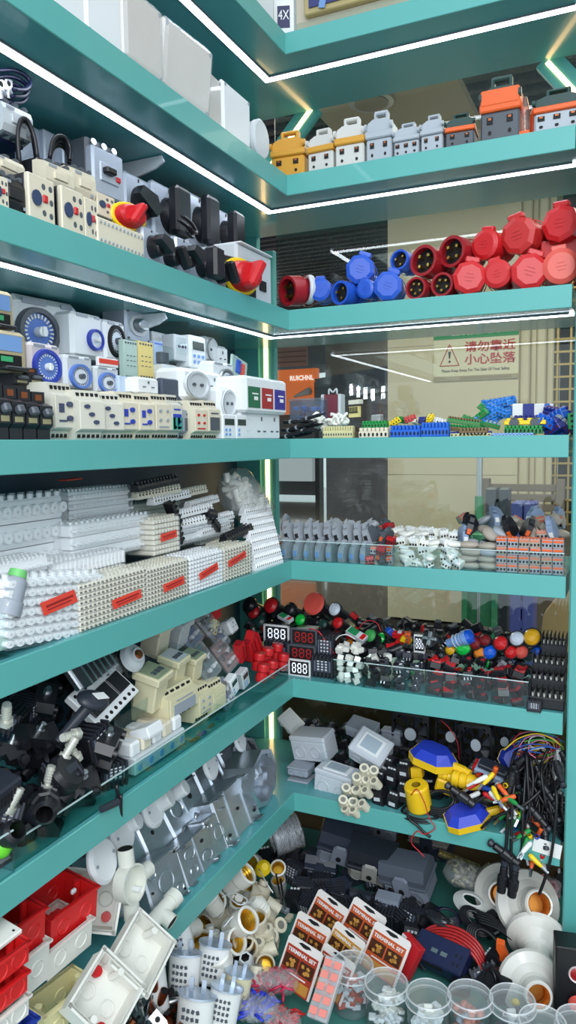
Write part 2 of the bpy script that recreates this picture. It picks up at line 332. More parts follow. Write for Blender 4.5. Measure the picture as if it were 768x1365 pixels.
# warning notice on the column
s0, s1 = hit(578,509,1,CY-.01), hit(692,447,1,CY-.01); W = s1.x-s0.x; cx = (s0.x+s1.x)/2; z0 = hit(635,506,1,CY-.01).z; z1 = hit(635,436,1,CY-.01).z; H = z1-z0
sg = E('warning_sign'); sg.location = (cx, CY-.006, z0)
m = MB(); m.box((0,0,H/2),(W,.008,H),b=.001); m.build('panel', mat('sign_cream', (214, 204, 172), .45), sg)
m = MB(); m.box((0,-.005,H*.90),(W,.003,H*.2)); m.build('header_band', mat('sign_green', (22, 132, 72), .45), sg)
m = MB(); m.text('空调回风口', (0,-.0075,H*.92), H*.155, bold=.012, sx=1.2); m.build('header_lettering', PAPER, sg)
m = MB(); m.box((0,-.005,H*.04),(W,.003,H*.09)); m.box((W*.12,-.0065,H*.04),(W*.6,.001,H*.05),m=1); m.build('footer_band', [mat('sign_footer', (160, 148, 118), .5), mat('sign_footer2', (140, 128, 100), .5)], sg)
SR = mat('sign_red', (176, 38, 36), .5)
m = MB(); m.text('请勿靠近', (W*.17,-.006,H*.62), H*.215, bold=.022, sx=1.12); m.text('小心坠落', (W*.17,-.006,H*.38), H*.215, bold=.022, sx=1.12); m.build('lettering', SR, sg)
m = MB(); m.text('Please Keep Away For The Sake Of Your Safety', (0,-.006,H*.19), H*.078, bold=.008, sx=.86); m.build('small_lettering', mat('sign_dark', (60, 50, 40), .6), sg)
m = MB(); tr = [(-W*.42,H*.29),(-W*.19,H*.29),(-W*.305,H*.70)]
for a, b in zip(tr, tr[1:]+tr[:1]): m.cyl((a[0],-.006,a[1]),(b[0],-.006,b[1]),H*.009,n=6)
m.build('warning_triangle', SR, sg)
m = MB(); m.cyl((-W*.305,-.006,H*.43),(-W*.305,-.006,H*.56),H*.012,H*.026,n=8); m.sph((-W*.305,-.006,H*.37),H*.022,8); m.build('exclamation_mark', DARKIN, sg)
tag(sg, 'cream notice with green band, red triangle and red Chinese warning on the column', 'sign')
# ceilings
m = MB(); a, b = hit(420,150,2,3.05), hit(612,110,2,3.05); m.box(((a.x+b.x)/2,3.0,3.07),(b.x-a.x,5.6,.04)); struct(m, 'ceiling_soffit', mat('soffit_beige', (190, 176, 150), .5))
cc = hit(495,131,2,3.05); m = MB(); m.cyl((cc.x,cc.y,3.045),(cc.x,cc.y,3.03),.10,.10,24); m.cyl((cc.x,cc.y,3.029),(cc.x,cc.y,3.025),.075,.075,24,m=1); tag(m.build('ceiling_downlight', [STEEL, mat('lamp_face', (150,140,120), .3)]), 'round downlight set in the beige soffit', 'ceiling light')
m = MB(); m.box((0,11,4.42),(40,22,.04)); struct(m, 'ceiling', mat('ceiling_dark', (30, 31, 34), .8))
m = MB()
for i in range(120): m.box((-12,1.2+i*.2,4.2),(26,.07,.14)); 
struct(m, 'ceiling_slats', mat('slat_grey', (66, 68, 74), .6))
m = MB(); m.box((-7.5,10.0,4.1),(2.2,.12,.02)); tag(m.build('linear_lamp', LED), 'thin white linear lamp in the dark slatted ceiling', 'ceiling light')
# shopfronts
y = 17.0
a, b = hit(340,515,1,y), hit(422,515,1,y); zt, zb = hit(395,492,1,y).z, hit(395,552,1,y).z
sf = E('shop_front')
m = MB(); m.box(((a.x+b.x)/2,y+.1,(zt+zb)/2),(b.x-a.x,.2,zt-zb)); m.build('sign_board', mat('sign_orange', (232, 118, 62), .5, emit=((232,118,62), .55)), sf)
m = MB(); lx = hit(402,504,1,y-.03); m.text('RUICHNL', lx, .175, bold=.03, sx=.92); m.build('lettering', mat('lit_white', (240,240,240), .5, emit=((255,255,255), .9)), sf)
m = MB(); pa, pb = hit(392,529,1,y-.03), hit(413,521,1,y-.03); m.cyl(pa, pb, .03, .11, 10); m.cyl(pb, pb+(pb-pa)*.12, .11, .06, 10); m.build('torch_picture', mat('torch_grey', (210,212,214), .4), sf)
m = MB(); m.box((b.x+.06,y,1.5),(.12,.3,3.2)); m.box(((a.x+b.x)/2,y+.4,1.2),(b.x-a.x,.1,2.2),m=1); m.build('frame', [mat('front_dark', (40,38,40), .5), mat('front_grey', (96,94,96), .5)], sf)
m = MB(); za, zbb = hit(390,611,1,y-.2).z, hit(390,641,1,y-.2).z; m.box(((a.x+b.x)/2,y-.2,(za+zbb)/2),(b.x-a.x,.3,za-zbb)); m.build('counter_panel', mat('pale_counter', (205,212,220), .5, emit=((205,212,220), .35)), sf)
tag(sf, 'distant shop front with orange sign board lettered RUICHNL', 'shop')
m = MB(); m.box(((a.x+b.x)/2,y-.6,zt+.62),(b.x-a.x,.1,1.2)); 
for i in range(9): m.box(((a.x+b.x)/2,y-.66,zt+.12+i*.13),(b.x-a.x,.02,.02),m=1)
struct(m, 'wall_upper', [mat('pink_panel', (198, 150, 138), .6), mat('panel_groove', (140, 96, 86), .6)])
bs = E('shop_front'); y = 11.0
p0, p1 = hit(420,520,1,y+2.2), hit(540,540,1,y)
d = Vector((p1.x-p0.x, p1.y-p0.y, 0)); L_ = d.length; ang = math.degrees(math.atan2(d.y, d.x)); zt, zb = 2.86, 2.1
def onf(px, py):                                   # a point of that shop's front plane
    n = Vector((-d.y, d.x, 0)).normalized(); rr = ray(px, py); t = (Vector((p0.x,p0.y,0))-CAM).dot(n)/rr.dot(n); return CAM+rr*t
m = MB(); m.at((p0.x,p0.y,0),(0,0,ang)); zt, zb = onf(465,497).z, onf(465,528).z; m.box((L_/2,.15,(zt+zb)/2),(L_,.3,zt-zb)); m.build('fascia_board', mat('shop_black', (20, 24, 34), .35), bs)
m = MB(); m.at((p0.x,p0.y,0),(0,0,ang)); m.box((L_/2,.3,zb/2),(L_,.1,zb)); m.box((L_/2,.3,3.4),(L_,.1,1.4),m=1); m.build('front_wall', [mat('shop_wall', (70,66,72), .5), mat('shop_wall_up', (88,82,74), .5)], bs)
for i, ch in enumerate(['株','宫','照','明']):
    P = onf(469.5+i*9.5, 521+i*2.2); m = MB(); m.at(P+Vector((0,-.05,0)),(0,0,ang)); m.text(ch, (0,0,0), .225, bold=.03, ex=.004, sx=.62); m.build('letter', mat('lit_letter', (235,242,255), .5, emit=((240,246,255), 2.2)), bs)
m = MB(); m.at(onf(512,524)+Vector((0,-.05,0)),(0,0,ang)); m.text('品牌', (0,0,.06), .11, bold=.03, sx=.6); m.text('灯饰', (0,0,-.06), .11, bold=.03, sx=.6); m.build('small_lettering', mat('lit_letter', (235,242,255)), bs)
P = onf(476,549); m = MB(); m.at(P,(0,0,ang)); m.box((0,-.05,0),(.36,.06,.20)); m.build('shop_window', mat('window_glow', (190,182,130), .5, emit=((200,190,130), .7)), bs)
m = MB(); m.at(P,(0,0,ang))
for i in range(6): m.box((-.15+i*.06,-.09,.03),(.012,.02,.12))
m.box((0,-.09,-.01),(.36,.02,.015)); m.build('window_bars', mat('front_dark', (40,38,40)), bs)
P = onf(478,536); m = MB(); m.at(P,(0,0,ang)); m.box((0,-.06,0),(.38,.1,.08)); m.build('white_box_sign', PAPER, bs)
P = onf(507,562); m = MB(); m.at(P,(0,0,ang)); m.box((0,-.06,0),(.3,.1,.25),b=.02); m.build('grey_panel', GREY, bs)
tag(bs, 'distant dark shop front with glowing white Chinese letters', 'shop')
# beige wall and framed poster above the top shelf
m = MB(); m.box((.25,.42,2.95),(1.3,.02,.95)); struct(m, 'wall_upper_back', mat('cream_wall', (206,196,174), .5))
a, b = hit(412,22,1,.40), hit(530,2,1,.40)
ps = E('framed_poster'); m = MB(); wz = hit(414,20,1,.4).z-.004; wd = b.x-a.x+.02
m.box(((a.x+b.x)/2,.40,wz+.15),(wd,.02,.3),b=.003); m.build('frame', mat('gold_frame', (190, 172, 120), .4), ps)
m = MB(); m.box(((a.x+b.x)/2,.388,wz+.155),(wd-.03,.004,.28)); m.cyl(((a.x+b.x)/2-.015,.386,wz+.02),((a.x+b.x)/2-.005,.386,wz+.2),.004,.012,8,m=1); m.box(((a.x+b.x)/2-.07,.385,wz+.05),(.018,.002,.09),m=2,rx=0,ry=12); m.build('picture', [mat('poster_blue', (58, 62, 120), .3), PAPER, SKY], ps)
tag(ps, 'blue poster in a gold frame on the cream wall above the top shelf', 'poster')
# things standing in the corridor behind the glass
def crate(w=.3, d=.25, h=.9, c1=None, c2=None):
    r = E('plastic_crate'); m = MB()
    for sx in (-1,1): m.box((sx*(w/2-.02),0,h/2),(.04,d,h),b=.004)
    m.box((0,d/2-.01,h/2),(w-.08,.02,h)); m.build('side_wall', c1, r)
    m = MB(); n = int(h/.07)
    for i in range(n): m.box((0,-d/2+.012,.03+i*.07),(w-.08,.02,.03))
    m.build('slats', c2 or c1, r); return r
VIO = mat('violet_blue_plastic', (84, 92, 160), .45)
P = hit(697,864,1,1.35); put(crate, (P.x,1.35,0), (0,0,0), 'violet blue slotted plastic crate standing on end beyond the glass', 'crate', w=.085, d=.12, h=1.32, c1=VIO, c2=VIO)
P = hit(662,864,1,1.5); put(crate, (P.x,1.5,0), (0,0,4), 'dark grey slotted panel left of the violet crate', 'crate', w=.09, d=.1, h=1.36, c1=DGREY, c2=DGREY)
def slat_rack(c1=None):
    r = E('folding_chair'); m = MB()
    for sx in (-1,1): m.box((sx*.055,0,.6),(.022,.03,1.2),b=.003)
    m.box((0,0,1.17),(.14,.035,.06),b=.004); m.build('frame', c1, r)
    m = MB(); m.box((0,.008,.7),(.09,.01,.8)); m.build('panel', mat('green_panel', (58, 130, 92), .5), r)
    m = MB(); m.cyl((0,-.02,.8),(0,-.02,1.16),.006,n=8); m.build('rod', STEEL, r); return r
P = hit(639,864,1,1.3); put(slat_rack, (P.x,1.3,0), (0,0,0), 'upright green panelled frame with steel rod leaning beyond the glass', 'frame', c1=mat('green_paint', (64, 140, 100), .5))
P = hit(639,676,1,2.6); P2 = hit(640,600,1,2.6); m = MB(); m.cyl((P.x,2.6,.0),(P.x,2.6,P2.z-.02),.016,n=10); m.cyl((P.x,2.6,0),(P.x,2.6,P.z+.06),.024,n=10,m=1); tag(m.build('banner_pole', [STEEL, mat('green_paint', (64,140,100))]), 'thin pole with green lower sleeve in front of the column', 'pole')
def wood_crate():
    r = E('slatted_box'); m = MB()
    for i in range(4): m.box((0,0,.05+i*.055),(.40,.02,.04),b=.003)
    m.build('slats', mat('weathered_wood', (112, 100, 86), .7), r)
    m = MB()
    for s in (-1,1): m.box((s*.2,0,.13),(.045,.06,.27),b=.004)
    m.build('posts', mat('weathered_wood', (112, 100, 86)), r); return r
P = hit(696,706,1,2.8); put(wood_crate, (P.x,2.8,P.z+.02), (0,0,0), 'weathered slatted wooden box back against the stone column', 'crate')
m = MB(); P = hit(696,720,1,2.3); m.box((P.x+.4,2.95,P.z/2-.02),(1.2,.5,P.z),b=.01); tag(m.build('storage_bench', mat('bench_brown', (84, 72, 60), .6)), 'brown bench under the slatted wooden box beyond the glass', 'bench')
P = hit(742,720,1,1.6); m = MB(); m.prism([(0,0),(.2,.0),(.2,.95),(.06,.75)], 1.55, 1.68, 'y', 0); o = m.build('stair_side', mat('tan_board', (178, 150, 104), .5)); o.location = (P.x-.1,0,.1); tag(o, 'tan board leaning beside the violet crate beyond the glass', 'board')
m = MB(); a = hit(400,965,1,.42); m.box((.2,.62,.94-.3),(1.3,.55,.04)); m.box((.2,.375,.71),(1.5,.03,.54),m=0); tag(m.build('wooden_ledge', mat('brown_wood', (84, 68, 46), .4, var=.25, vscale=10)), 'brown wooden ledge seen behind the lower shelves', 'ledge')
# ================================================================ shelf A: white enclosures and rectangular connectors
def enclosure(c=None, bag=0):                 # .1 x .06 x .1
    r = E('white_enclosure')
    MB().box((0,.034,.05),(.096,.052,.096),b=.006).build('body', c, r)
    m = MB(); m.box((0,.006,.05),(.1,.012,.1),b=.005); m.build('lid', c, r)
    m = MB()
    for x in (-.042,.042):
        for z in (.008,.092): m.cyl((x,-.0008,z),(x,.004,z),.0032,n=10)
    m.build('lid_screws', GREY, r)
    if bag: MB().box((0,.03,.051),(.108,.07,.106),b=.012).build('plastic_wrap', BAG, r)
    return r
W2 = mat('aged_white_plastic', (200, 196, 190), .3, coat=.4)
EN = [((70,114),-42,0,'leftmost white enclosure on the second highest shelf, cut by the frame'),((115,163),-28,0,'large white enclosure second from the left on its shelf'),((164,217),-6,1,'large white enclosure in clear wrap with bright glints'),((219,272),40,1,'tilted wrapped white enclosure reflecting a warm lamp'),((272,297),98,0,'narrow off-white enclosure right of the tilted one'),((298,335),120,0,'smooth white enclosure nearest the shelf corner')]
for i, (xs, yt, bag, lab) in enumerate(EN):
    fit(enclosure, (.1,.06,.1), 'L', xs, ('A',yt), .012, lab, 'enclosure', 'white enclosures along the second highest shelf', rot=(0,(0,0,0,7,0,0)[i],(2,1,-2,-12,3,0)[i]), ds=.07, c=[WHITE,WHITE,W2,W2,W2,WHITE][i], bag=bag)
def round_box(c=None):
    r = E('round_junction_box'); MB().lathe([(0,0),(.036,0),(.036,0),(.036,.03),(.036,.03),(0,.03)],(0,0,.038),(0,1,0),24).build('body', c, r)
    MB().lathe([(0,-.006),(.034,-.006),(.038,-.003),(.038,.006),(.036,.006)],(0,0,.038),(0,1,0),24).build('lid', c, r); return r
fit(round_box, (.076,.03,.076), 'L', (336,357), ('A',160), .01, 'round white box beside the smooth enclosure at the corner', 'enclosure', c=PALE)
def hconn(body=None, collar=None, latch=None, n=2, tall=0):   # .07 x .05 x .09
    r = E('rectangular_connector')
    m = MB(); m.box((0,.025,.02),(.066,.05,.04),b=.003); m.build('base_housing', body, r)
    m = MB()
    for i in range(n):
        x = (i-(n-1)/2)*.05/n*1.35; m.box((x,-.0005,.028),(.010,.003,.009),m=0); m.box((x,-.0012,.030),(.005,.003,.003),m=1); m.cyl((x,-.001,.012),(x,.002,.012),.003,n=8)
    m.build('terminal_openings', [DARKIN, COPPER], r)
    m = MB(); m.box((0,.024,.046),(.070,.054,.012),b=.002); m.build('collar', collar, r)
    m = MB(); m.prism([(-.033,.052),(.033,.052),(.030,.068),(.017,.074),(-.017,.074),(-.030,.068)], .004,.046,'y')
    m.build('hood', latch, r)
    m = MB()
    for s in (-1,1): m.box((s*.015,.02,.080),(.006,.016,.018),b=.002); m.cyl((s*.031,.0,.06),(s*.036,.0,.06),.006,n=10)
    m.box((0,.02,.0875),(.036,.014,.006),b=.002); m.build('locking_lever', latch, r); return r
PG = mat('warm_grey_plastic', (200,200,196), .42); PG2 = mat('bluish_grey_plastic', (168,176,184), .42)
CN = [((361,406),171,OCH,OCH,OCH,2,'ochre rectangular connector at the shelf corner'),((409,445),168,PG,OCH,PG,2,'first grey connector with ochre collar, right of the ochre one'),((446,486),153,PG,OCH,PG,2,'second grey connector with ochre collar, the taller one'),
 ((487,523),144,PG2,PG2,PG2,2,'tall all grey connector with a narrow handle'),((524,559),160,PG2,PG2,PG2,3,'wide low all grey connector with three openings'),((560,591),149,PG2,PG2,PG2,2,'small all grey connector left of the small orange one'),
 ((593,633),147,DGREY,ORG,DGRN,2,'small orange connector with dark green latch'),((639,694),97,DGREY,ORG,DGRN,2,'tallest orange connector with dark green loop handle'),((710,776),113,PG2,ORG,DGRN,3,'wide orange connector with dark green handle at the right end')]
for i, (xs, yt, a, b, c, n, lab) in enumerate(CN):
    o = fit(hconn, (.07,.05,.09), 'R', xs, ('A',yt), .012, lab, 'connector', 'rectangular connectors in a row', rot=(0,0,(4,-3,2,0,0,-2,3,0,0)[i]), ds=.055, body=a, collar=b, latch=c, n=n)
    if i in (7, 8):
        m = MB(); 
        if i == 7: m.box((0,.02,.058),(.066,.048,.022),b=.002); m.cyl((0,.03,.03),(0,.03,.07),.012)
        else: m.tube([(-.036,.03,.01),(-.037,.03,.04),(-.034,.03,.062),(-.02,.03,.072)],.006,8)
        m.build('orange_hood', ORG, o)
def wrap(c=None):
    m = MB(); m.lathe([(.012,0),(.016,.02),(.013,.05),(.004,.075)],n=14,c=(0,.015,0)); r = m.build('wrapped_plug', c); MB().box((0,.015,.006),(.03,.03,.012),b=.002).build('base', ORG, r); return r
fit(wrap, (.036,.03,.075), 'R', (689,708), ('A',125), .015, 'plastic sleeve with orange foot between the two big orange connectors', 'packaging', c=clear('clear_orange_wrap', (250,190,150), 1.4, .1, .1, bump=.6))
# label box on the topmost shelf
def carton():
    r = E('white_carton'); MB().box((0,.04,.06),(.05,.08,.12),b=.001).build('box', PAPER, r)
    m = MB(); m.box((0,-.0006,.04),(.030,.001,.035)); m.text('4X', (0,-.0015,.042), .022, 1); m.build('printed_label', [mat('label_navy',(40,44,84),.5), PAPER], r); return r
fit(carton, (.05,.08,.12), 'R', (366,391), ('T',-45), .03, 'white carton with a dark blue label at the corner of the topmost shelf', 'box', rot=(0,0,20))
P = pos('L', 352, 'T', .02); put(enclosure, P, (0,0,0), 'corner of a white enclosure above the topmost shelf edge', 'enclosure', side='L', c=WHITE, bag=0)
# ================================================================ shelf B left: contactors and switches
def contactor(c=None, dark=None):            # .045 x .08 x .075
    r = E('contactor')
    MB().box((0,.05,.0375),(.044,.06,.075),b=.002).build('base', dark, r)
    m = MB(); m.prism([(0.004,.012),(.020,.006),(.03,.006),(.03,.069),(.02,.069),(.004,.062),(0,.05),(0,.024)],-.0225,.0225,'x'); m.build('front', c, r)
    m = MB(); m.box((0,-.001,.037),(.022,.004,.016),b=.001); m.build('slider', c, r)
    m = MB()
    for i in range(3):
        for z in (.010,.066): m.cyl((-.014+i*.014,.004,z),(-.014+i*.014,.02,z),.0045,n=8)
    m.build('terminal_screws', DGREY, r)
    m = MB(); m.box((-.012,-.0006,.055),(.012,.001,.005)); m.box((.014,-.0006,.018),(.005,.001,.005)); m.build('printed_marks', GREY, r); return r
def thermal(c=None):                          # .045 x .05 x .05
    r = E('overload_relay'); MB().box((0,.028,.025),(.045,.048,.05),b=.002).build('body', BLACK, r)
    MB().box((0,.0025,.025),(.045,.007,.05),b=.0015).build('front_plate', c, r)
    m = MB(); m.cyl((-.010,-.003,.026),(-.010,0,.026),.008,n=12); m.build('setting_dial', mat('dial_blue',(40,60,96),.4), r)
    m = MB(); m.box((.005,-.001,.028),(.008,.004,.008),b=.001); m.build('reset_button', RED, r)
    m = MB()
    for x, z in ((.003,.04),(.003,.013),(.015,.04),(.015,.012),(.016,.026)): m.cyl((x,-.0012,z),(x,0,z),.0034,n=8)
    m.build('terminal_screws', DGREY, r); return r
CB = mat('contactor_cream', (214, 206, 184), .45)
g1 = 'contactors on the third highest shelf'
fit(contactor, (.045,.08,.075), 'L', (6,43), (188,134), .10, 'pale grey contactor with lugs on top, highest at the far left', 'contactor', g1, rot=(0,0,-4), c=PALE, dark=NAVY)
fit(contactor, (.045,.08,.075), 'L', (-12,34), (240,203), .06, 'dirty cream contactor at the left edge below the lugged one', 'contactor', g1, rot=(0,0,2), c=CB, dark=BLACK)
fit(contactor, (.045,.08,.075), 'L', (63,98), (259,213), .05, 'left of the two cream contactors under the cable loops', 'contactor', g1, rot=(0,0,-4), c=CB, dark=BLACK)
fit(contactor, (.045,.08,.075), 'L', (99,127), (270,220), .05, 'right of the two cream contactors under the cable loops', 'contactor', g1, rot=(0,0,-4), c=CB, dark=BLACK)
fit(contactor, (.045,.08,.075), 'L', (0,40), ('B',228), .02, 'black contactor with exposed terminals at the far left shelf edge', 'contactor', g1, c=BLACK, dark=BLACK)
for i, (xs, yt, d, lab) in enumerate([((38,73),236,.015,'leftmost overload relay with blue dial and red button'),((82,112),253,.015,'overload relay right of the dark gap with red button'),((113,130),266,.015,'narrow overload relay beside the white cover strip')]):
    fit(thermal, (.045,.05,.05), 'L', xs, (('B'), yt), d, lab, 'relay', 'overload relays at the shelf edge', ds=.06, c=CB)
fit(thermal, (.045,.05,.05), 'L', (-8,11), ('B',235), .012, 'cream overload relay cut by the left frame edge', 'relay', 'overload relays at the shelf edge', ds=.05, c=CREAM)
def lugs():
    r = E('copper_lug'); m = MB(); m.box((0,0,.02),(.018,.002,.02),b=.001); m.cyl((0,0,-.0),(0,0,.012),.006,n=10); m.build('palm', STEEL, r); MB().cyl((0,-.0012,.022),(0,.0012,.022),.004,n=10).build('bolt_hole', DARKIN, r); return r
for i, (x, y) in enumerate([(2,134),(12,133)]): put(lugs, pos('L',x,y,.12), (0,0,5), 'steel cable lug on top of the lugged contactor, %s one' % ('left','right')[i], 'lug', 'cable lugs', side='L')
def loops(n=3, h=.05, w=.03, r0=.0032, c=None):
    m = MB()
    for i in range(n):
        y = i*.007; x = i*.007-.01
        m.tube([(x-w/2,y,-.012),(x-w*.4,y,h*.5),(x-w*.05,y,h*.97),(x+w*.3,y-.003,h),(x+w*.5,y-.006,h*.6),(x+w*.38,y-.01,.0)], r0, 6, i%2)
    return m.build('cable_loop', c if isinstance(c, list) else [c, c])
put(loops, pos('L',42,212,.09), (0,-8,0), 'left bunch of black cable loops rising from the cream contactors', 'cable', 'black cable loops', side='L', n=4, h=.05, w=.03, c=BLACK)
put(loops, pos('L',84,213,.09), (0,10,0), 'right bunch of black cable loops rising from the cream contactors', 'cable', 'black cable loops', side='L', n=4, h=.032, w=.035, c=BLACK)
put(loops, pos('L',10,120,.11), (0,60,0), 'dark cables curling above the lugged contactor at far left', 'cable', side='L', n=3, h=.05, w=.03, c=NAVY)
MB_ = lambda: MB()
def plate(w=.08, h=.08, c=None):
    return MB().box((0,.01,h/2),(w,.02,h),b=.004).build('cover_plate', c)
SILV = mat('blue_grey_plate', (176, 186, 200), .3, .2)
for xs, ys, d, lab in [((28,62),(226,168),.20,'pale plate behind the left cable loops'),((60,86),(232,178),.19,'pale plate behind the gap between the cable loops'),((86,122),(250,190),.18,'pale plate behind the right cable loops')]:
    fit(plate, (.08,.02,.08), 'L', xs, ys, d, lab, 'plate', 'pale cover plates', c=SILV)
def breaker(c=None):                          # .06 x .06 x .1
    r = E('circuit_breaker'); MB().box((0,.034,.05),(.058,.05,.1),b=.003).build('case', DGREY, r)
    m = MB(); m.box((0,.008,.05),(.056,.018,.072),b=.003); m.box((0,-.001,.05),(.034,.004,.03),b=.002); m.build('cover', c, r)
    MB().box((-.004,-.006,.052),(.018,.012,.010),b=.002).build('toggle', BLACK, r); MB().box((.014,-.003,.046),(.008,.004,.008),b=.001).build('test_button', RED, r)
    m = MB()
    for i in range(3):
        for z in (.006,.094): m.cyl((-.018+i*.018,.006,z),(-.018+i*.018,.02,z),.005,n=8)
    m.build('terminals', STEEL, r); return r
fit(breaker, (.06,.06,.1), 'L', (124,166), (276,190), .12, 'white moulded circuit breaker with a small black toggle', 'circuit breaker', rot=(0,0,-3), c=SILV)
fit(thermal, (.045,.05,.05), 'L', (129,153), (290,260), .05, 'small cream timer relay above the white cover strip', 'relay', c=CB)
def strip_cover(c=None):                      # .14 x .03 x .04
    r = E('terminal_cover'); MB().box((0,.016,.02),(.14,.03,.038),b=.002).build('cover', c, r)
    m = MB()
    for i in range(12):
        for z in (.008,.032): m.cyl((-.062+i*.0113,-.001,z),(-.062+i*.0113,.001,z),.002,n=8)
    m.build('screw_holes', GREY, r); m = MB()
    for i in range(12): m.box((-.062+i*.0113,.012,-.002),(.006,.02,.006))
    m.build('terminal_feet', BLACK, r); return r
fit(strip_cover, (.14,.03,.04), 'L', (131,193), ('B',299), .01, 'long white terminal cover with two rows of holes at the shelf edge', 'terminal block', ds=.03, c=CREAM)
def rotary(c=None, knob=None, style=0):      # .06x.03x.06
    r = E('rotary_switch'); MB().box((0,.006,.03),(.06,.012,.06),b=.003).build('face_plate', c, r)
    MB().box((0,.035,.03),(.046,.05,.046),b=.003).build('switch_body', DGREY, r)
    m = MB(); m.lathe([(0,-.014),(.014,-.014),(.016,-.012),(.019,0),(.019,0)],(0,0,.03),(0,1,0),20)
    m.build('knob', knob, r)
    m = MB()
    if style == 0: m.box((0,-.02,.03),(.009,.014,.046),b=.003,ry=-35)
    elif style == 1: m.box((.0,-.019,.032),(.03,.018,.05),b=.004)
    elif style == 2: m.prism([(-.03,.034),(-.02,.044),(.012,.04),(.02,.026),(.01,.018),(-.02,.03)],-.024,-.012,'y')
    m.build('grip', knob, r); m = MB(); m.text('0', (0,-.0005,.055), .006); m.text('I', (.024,-.0005,.03), .006); m.build('position_marks', BLACK, r); return r
RB = [((168,203),(312,236),.14,2,'rotary switch with pointed black handle on a square plate, back row leftmost'),((205,246),(326,250),.13,1,'rotary switch with the largest black block knob, back row second'),((250,283),(338,262),.13,1,'framed rotary switch with black block knob, back row third'),((287,316),(346,283),.12,1,'small plated rotary switch with black block knob, back row right end')]
for xs, ys, d, s, lab in RB: fit(rotary, (.06,.03,.06), 'L', xs, ys, d, lab, 'switch', 'rotary switches in the back row', ds=.04, c=SILV, knob=BLACK, style=s)
RF = [((191,214),305,2,'black rotary handle at the left end of the front row'),((213,236),326,0,'rotary switch with round black knob, front row second'),((236,255),318,2,'rotary switch with long hooked black lever in the front row'),((255,281),330,1,'rotary switch with bent black grip, left of the small knob'),((281,302),345,0,'smallest front rotary switch beside the red and yellow one')]
for i, (xs, yt, s, lab) in enumerate(RF): fit(rotary, (.06,.03,.06), 'L', xs, ('B',yt), .02+.006*(i%2), lab, 'switch', 'rotary switches in the front row', ds=.045, c=SILV, knob=BLACK, style=s)
def estop(hous=None):
    r = E('isolator_switch')
    if hous: MB().box((0,.02,.03),(.06,.04,.06),b=.002).build('housing', hous, r)
    m = MB(); m.lathe([(0,-.004),(.028,-.004),(.030,-.002),(.030,.004),(.0,.004)],(0,0,.03),(0,1,0),24); m.build('yellow_ring', YEL, r)
    m = MB(); m.lathe([(0,-.022),(.018,-.022),(.022,-.016),(.025,-.004)],(0,0,.03),(0,1,0),20); m.box((0,-.026,.03),(.014,.022,.048),b=.004,ry=25); m.build('red_handle', RED, r); return r
fit(estop, (.06,.04,.06), 'L', (153,188), (308,270), .04, 'red and yellow rotary isolator behind the white cover strip', 'switch', rot=(0,0,-18))
fit(estop, (.06,.04,.06), 'L', (303,336), ('B',344), .012, 'red and yellow rotary isolator in front of the grey box at the corner', 'switch', rot=(0,0,-14), hous=BLACK)
def gbox():
    r = E('grey_enclosure'); MB().box((0,.04,.05),(.1,.08,.1),b=.004).build('body', PALE, r); m = MB(); m.box((.02,-.001,.036),(.018,.003,.02)); m.build('window', DARKIN, r); MB().box((0,.02,.1015),(.09,.05,.003),b=.001).build('lid', WHITE, r); return r
fit(gbox, (.1,.08,.1), 'L', (316,363), ('B',334), .016, 'pale grey box with small dark window at the corner of the plug shelf', 'enclosure', ds=.1)
put(loops, pos('L',247,305,.06), (0,95,0), 'black cable draped over the rotary switches', 'cable', side='L', n=2, h=.035, w=.02, c=BLACK)
# ================================================================ shelf B right: industrial plugs
def plug(c=None, face='pins', n=4):          # face centre at origin, axis -Y towards the front, radius .03
    r = E('industrial_plug'); m = MB()
    if face == 'pins':
        m.lathe([(.024,-.0),(.030,-.0),(.030,-.0),(.0305,.03),(.0305,.03),(.027,.034),(.025,.085),(.018,.095),(0,.095)],(0,0,0),(0,1,0),26); m.lathe([(.026,0),(.0255,.03)],(0,0,0),(0,1,0),24); m.build('body', c, r)
        MB().lathe([(0,.018),(.026,.018)],(0,0,0),(0,-1,0),24).build('x', DARKIN, r).name = 'socket_floor'
        rr = r.children[-1]; rr.location = (0,.036,0)
        for i in range(n):
            a = 2*math.pi*i/n+.8; mm = MB(); mm.cyl((math.cos(a)*.0135,.002,math.sin(a)*.0135),(math.cos(a)*.0135,.02,math.sin(a)*.0135),.0032,n=10); mm.build('pin', BRASS, r)
    else:
        k = 8 if face == 'hex' else 24
        m.lathe([(.028,.006),(.029,.03),(.029,.03),(.026,.034),(.024,.08),(.017,.095),(0,.095)],(0,0,0),(0,1,0),26); m.build('body', c, r)
        q = MB(); q.lathe([(0,-.006),(.022,-.006),(.030,-.002),(.030,-.002),(.031,.010),(.031,.010),(.028,.010)],(0,0,0),(0,1,0),k,smooth=False); q.box((0,.006,.031),(.026,.014,.010),b=.002); q.build('flap_lid', c, r)
        q = MB(); 
        for z in (-.006,0,.006): q.box((0,-.0065,z),(.018-abs(z),.0012,.0016))
        q.build('embossed_mark', c, r)
    m = MB(); m.lathe([(.0305,.05),(.032,.052),(.032,.058),(.0305,.06)],(0,0,0),(0,1,0),20); m.lathe([(.026,.064),(.0275,.066),(.0265,.078)],(0,0,0),(0,1,0),20); m.build('rear_collar', c, r)
    return r
RED2 = mat('faded_red_plastic', (214, 84, 72), .42); REDD = mat('dark_red_plastic', (150, 24, 34), .35)
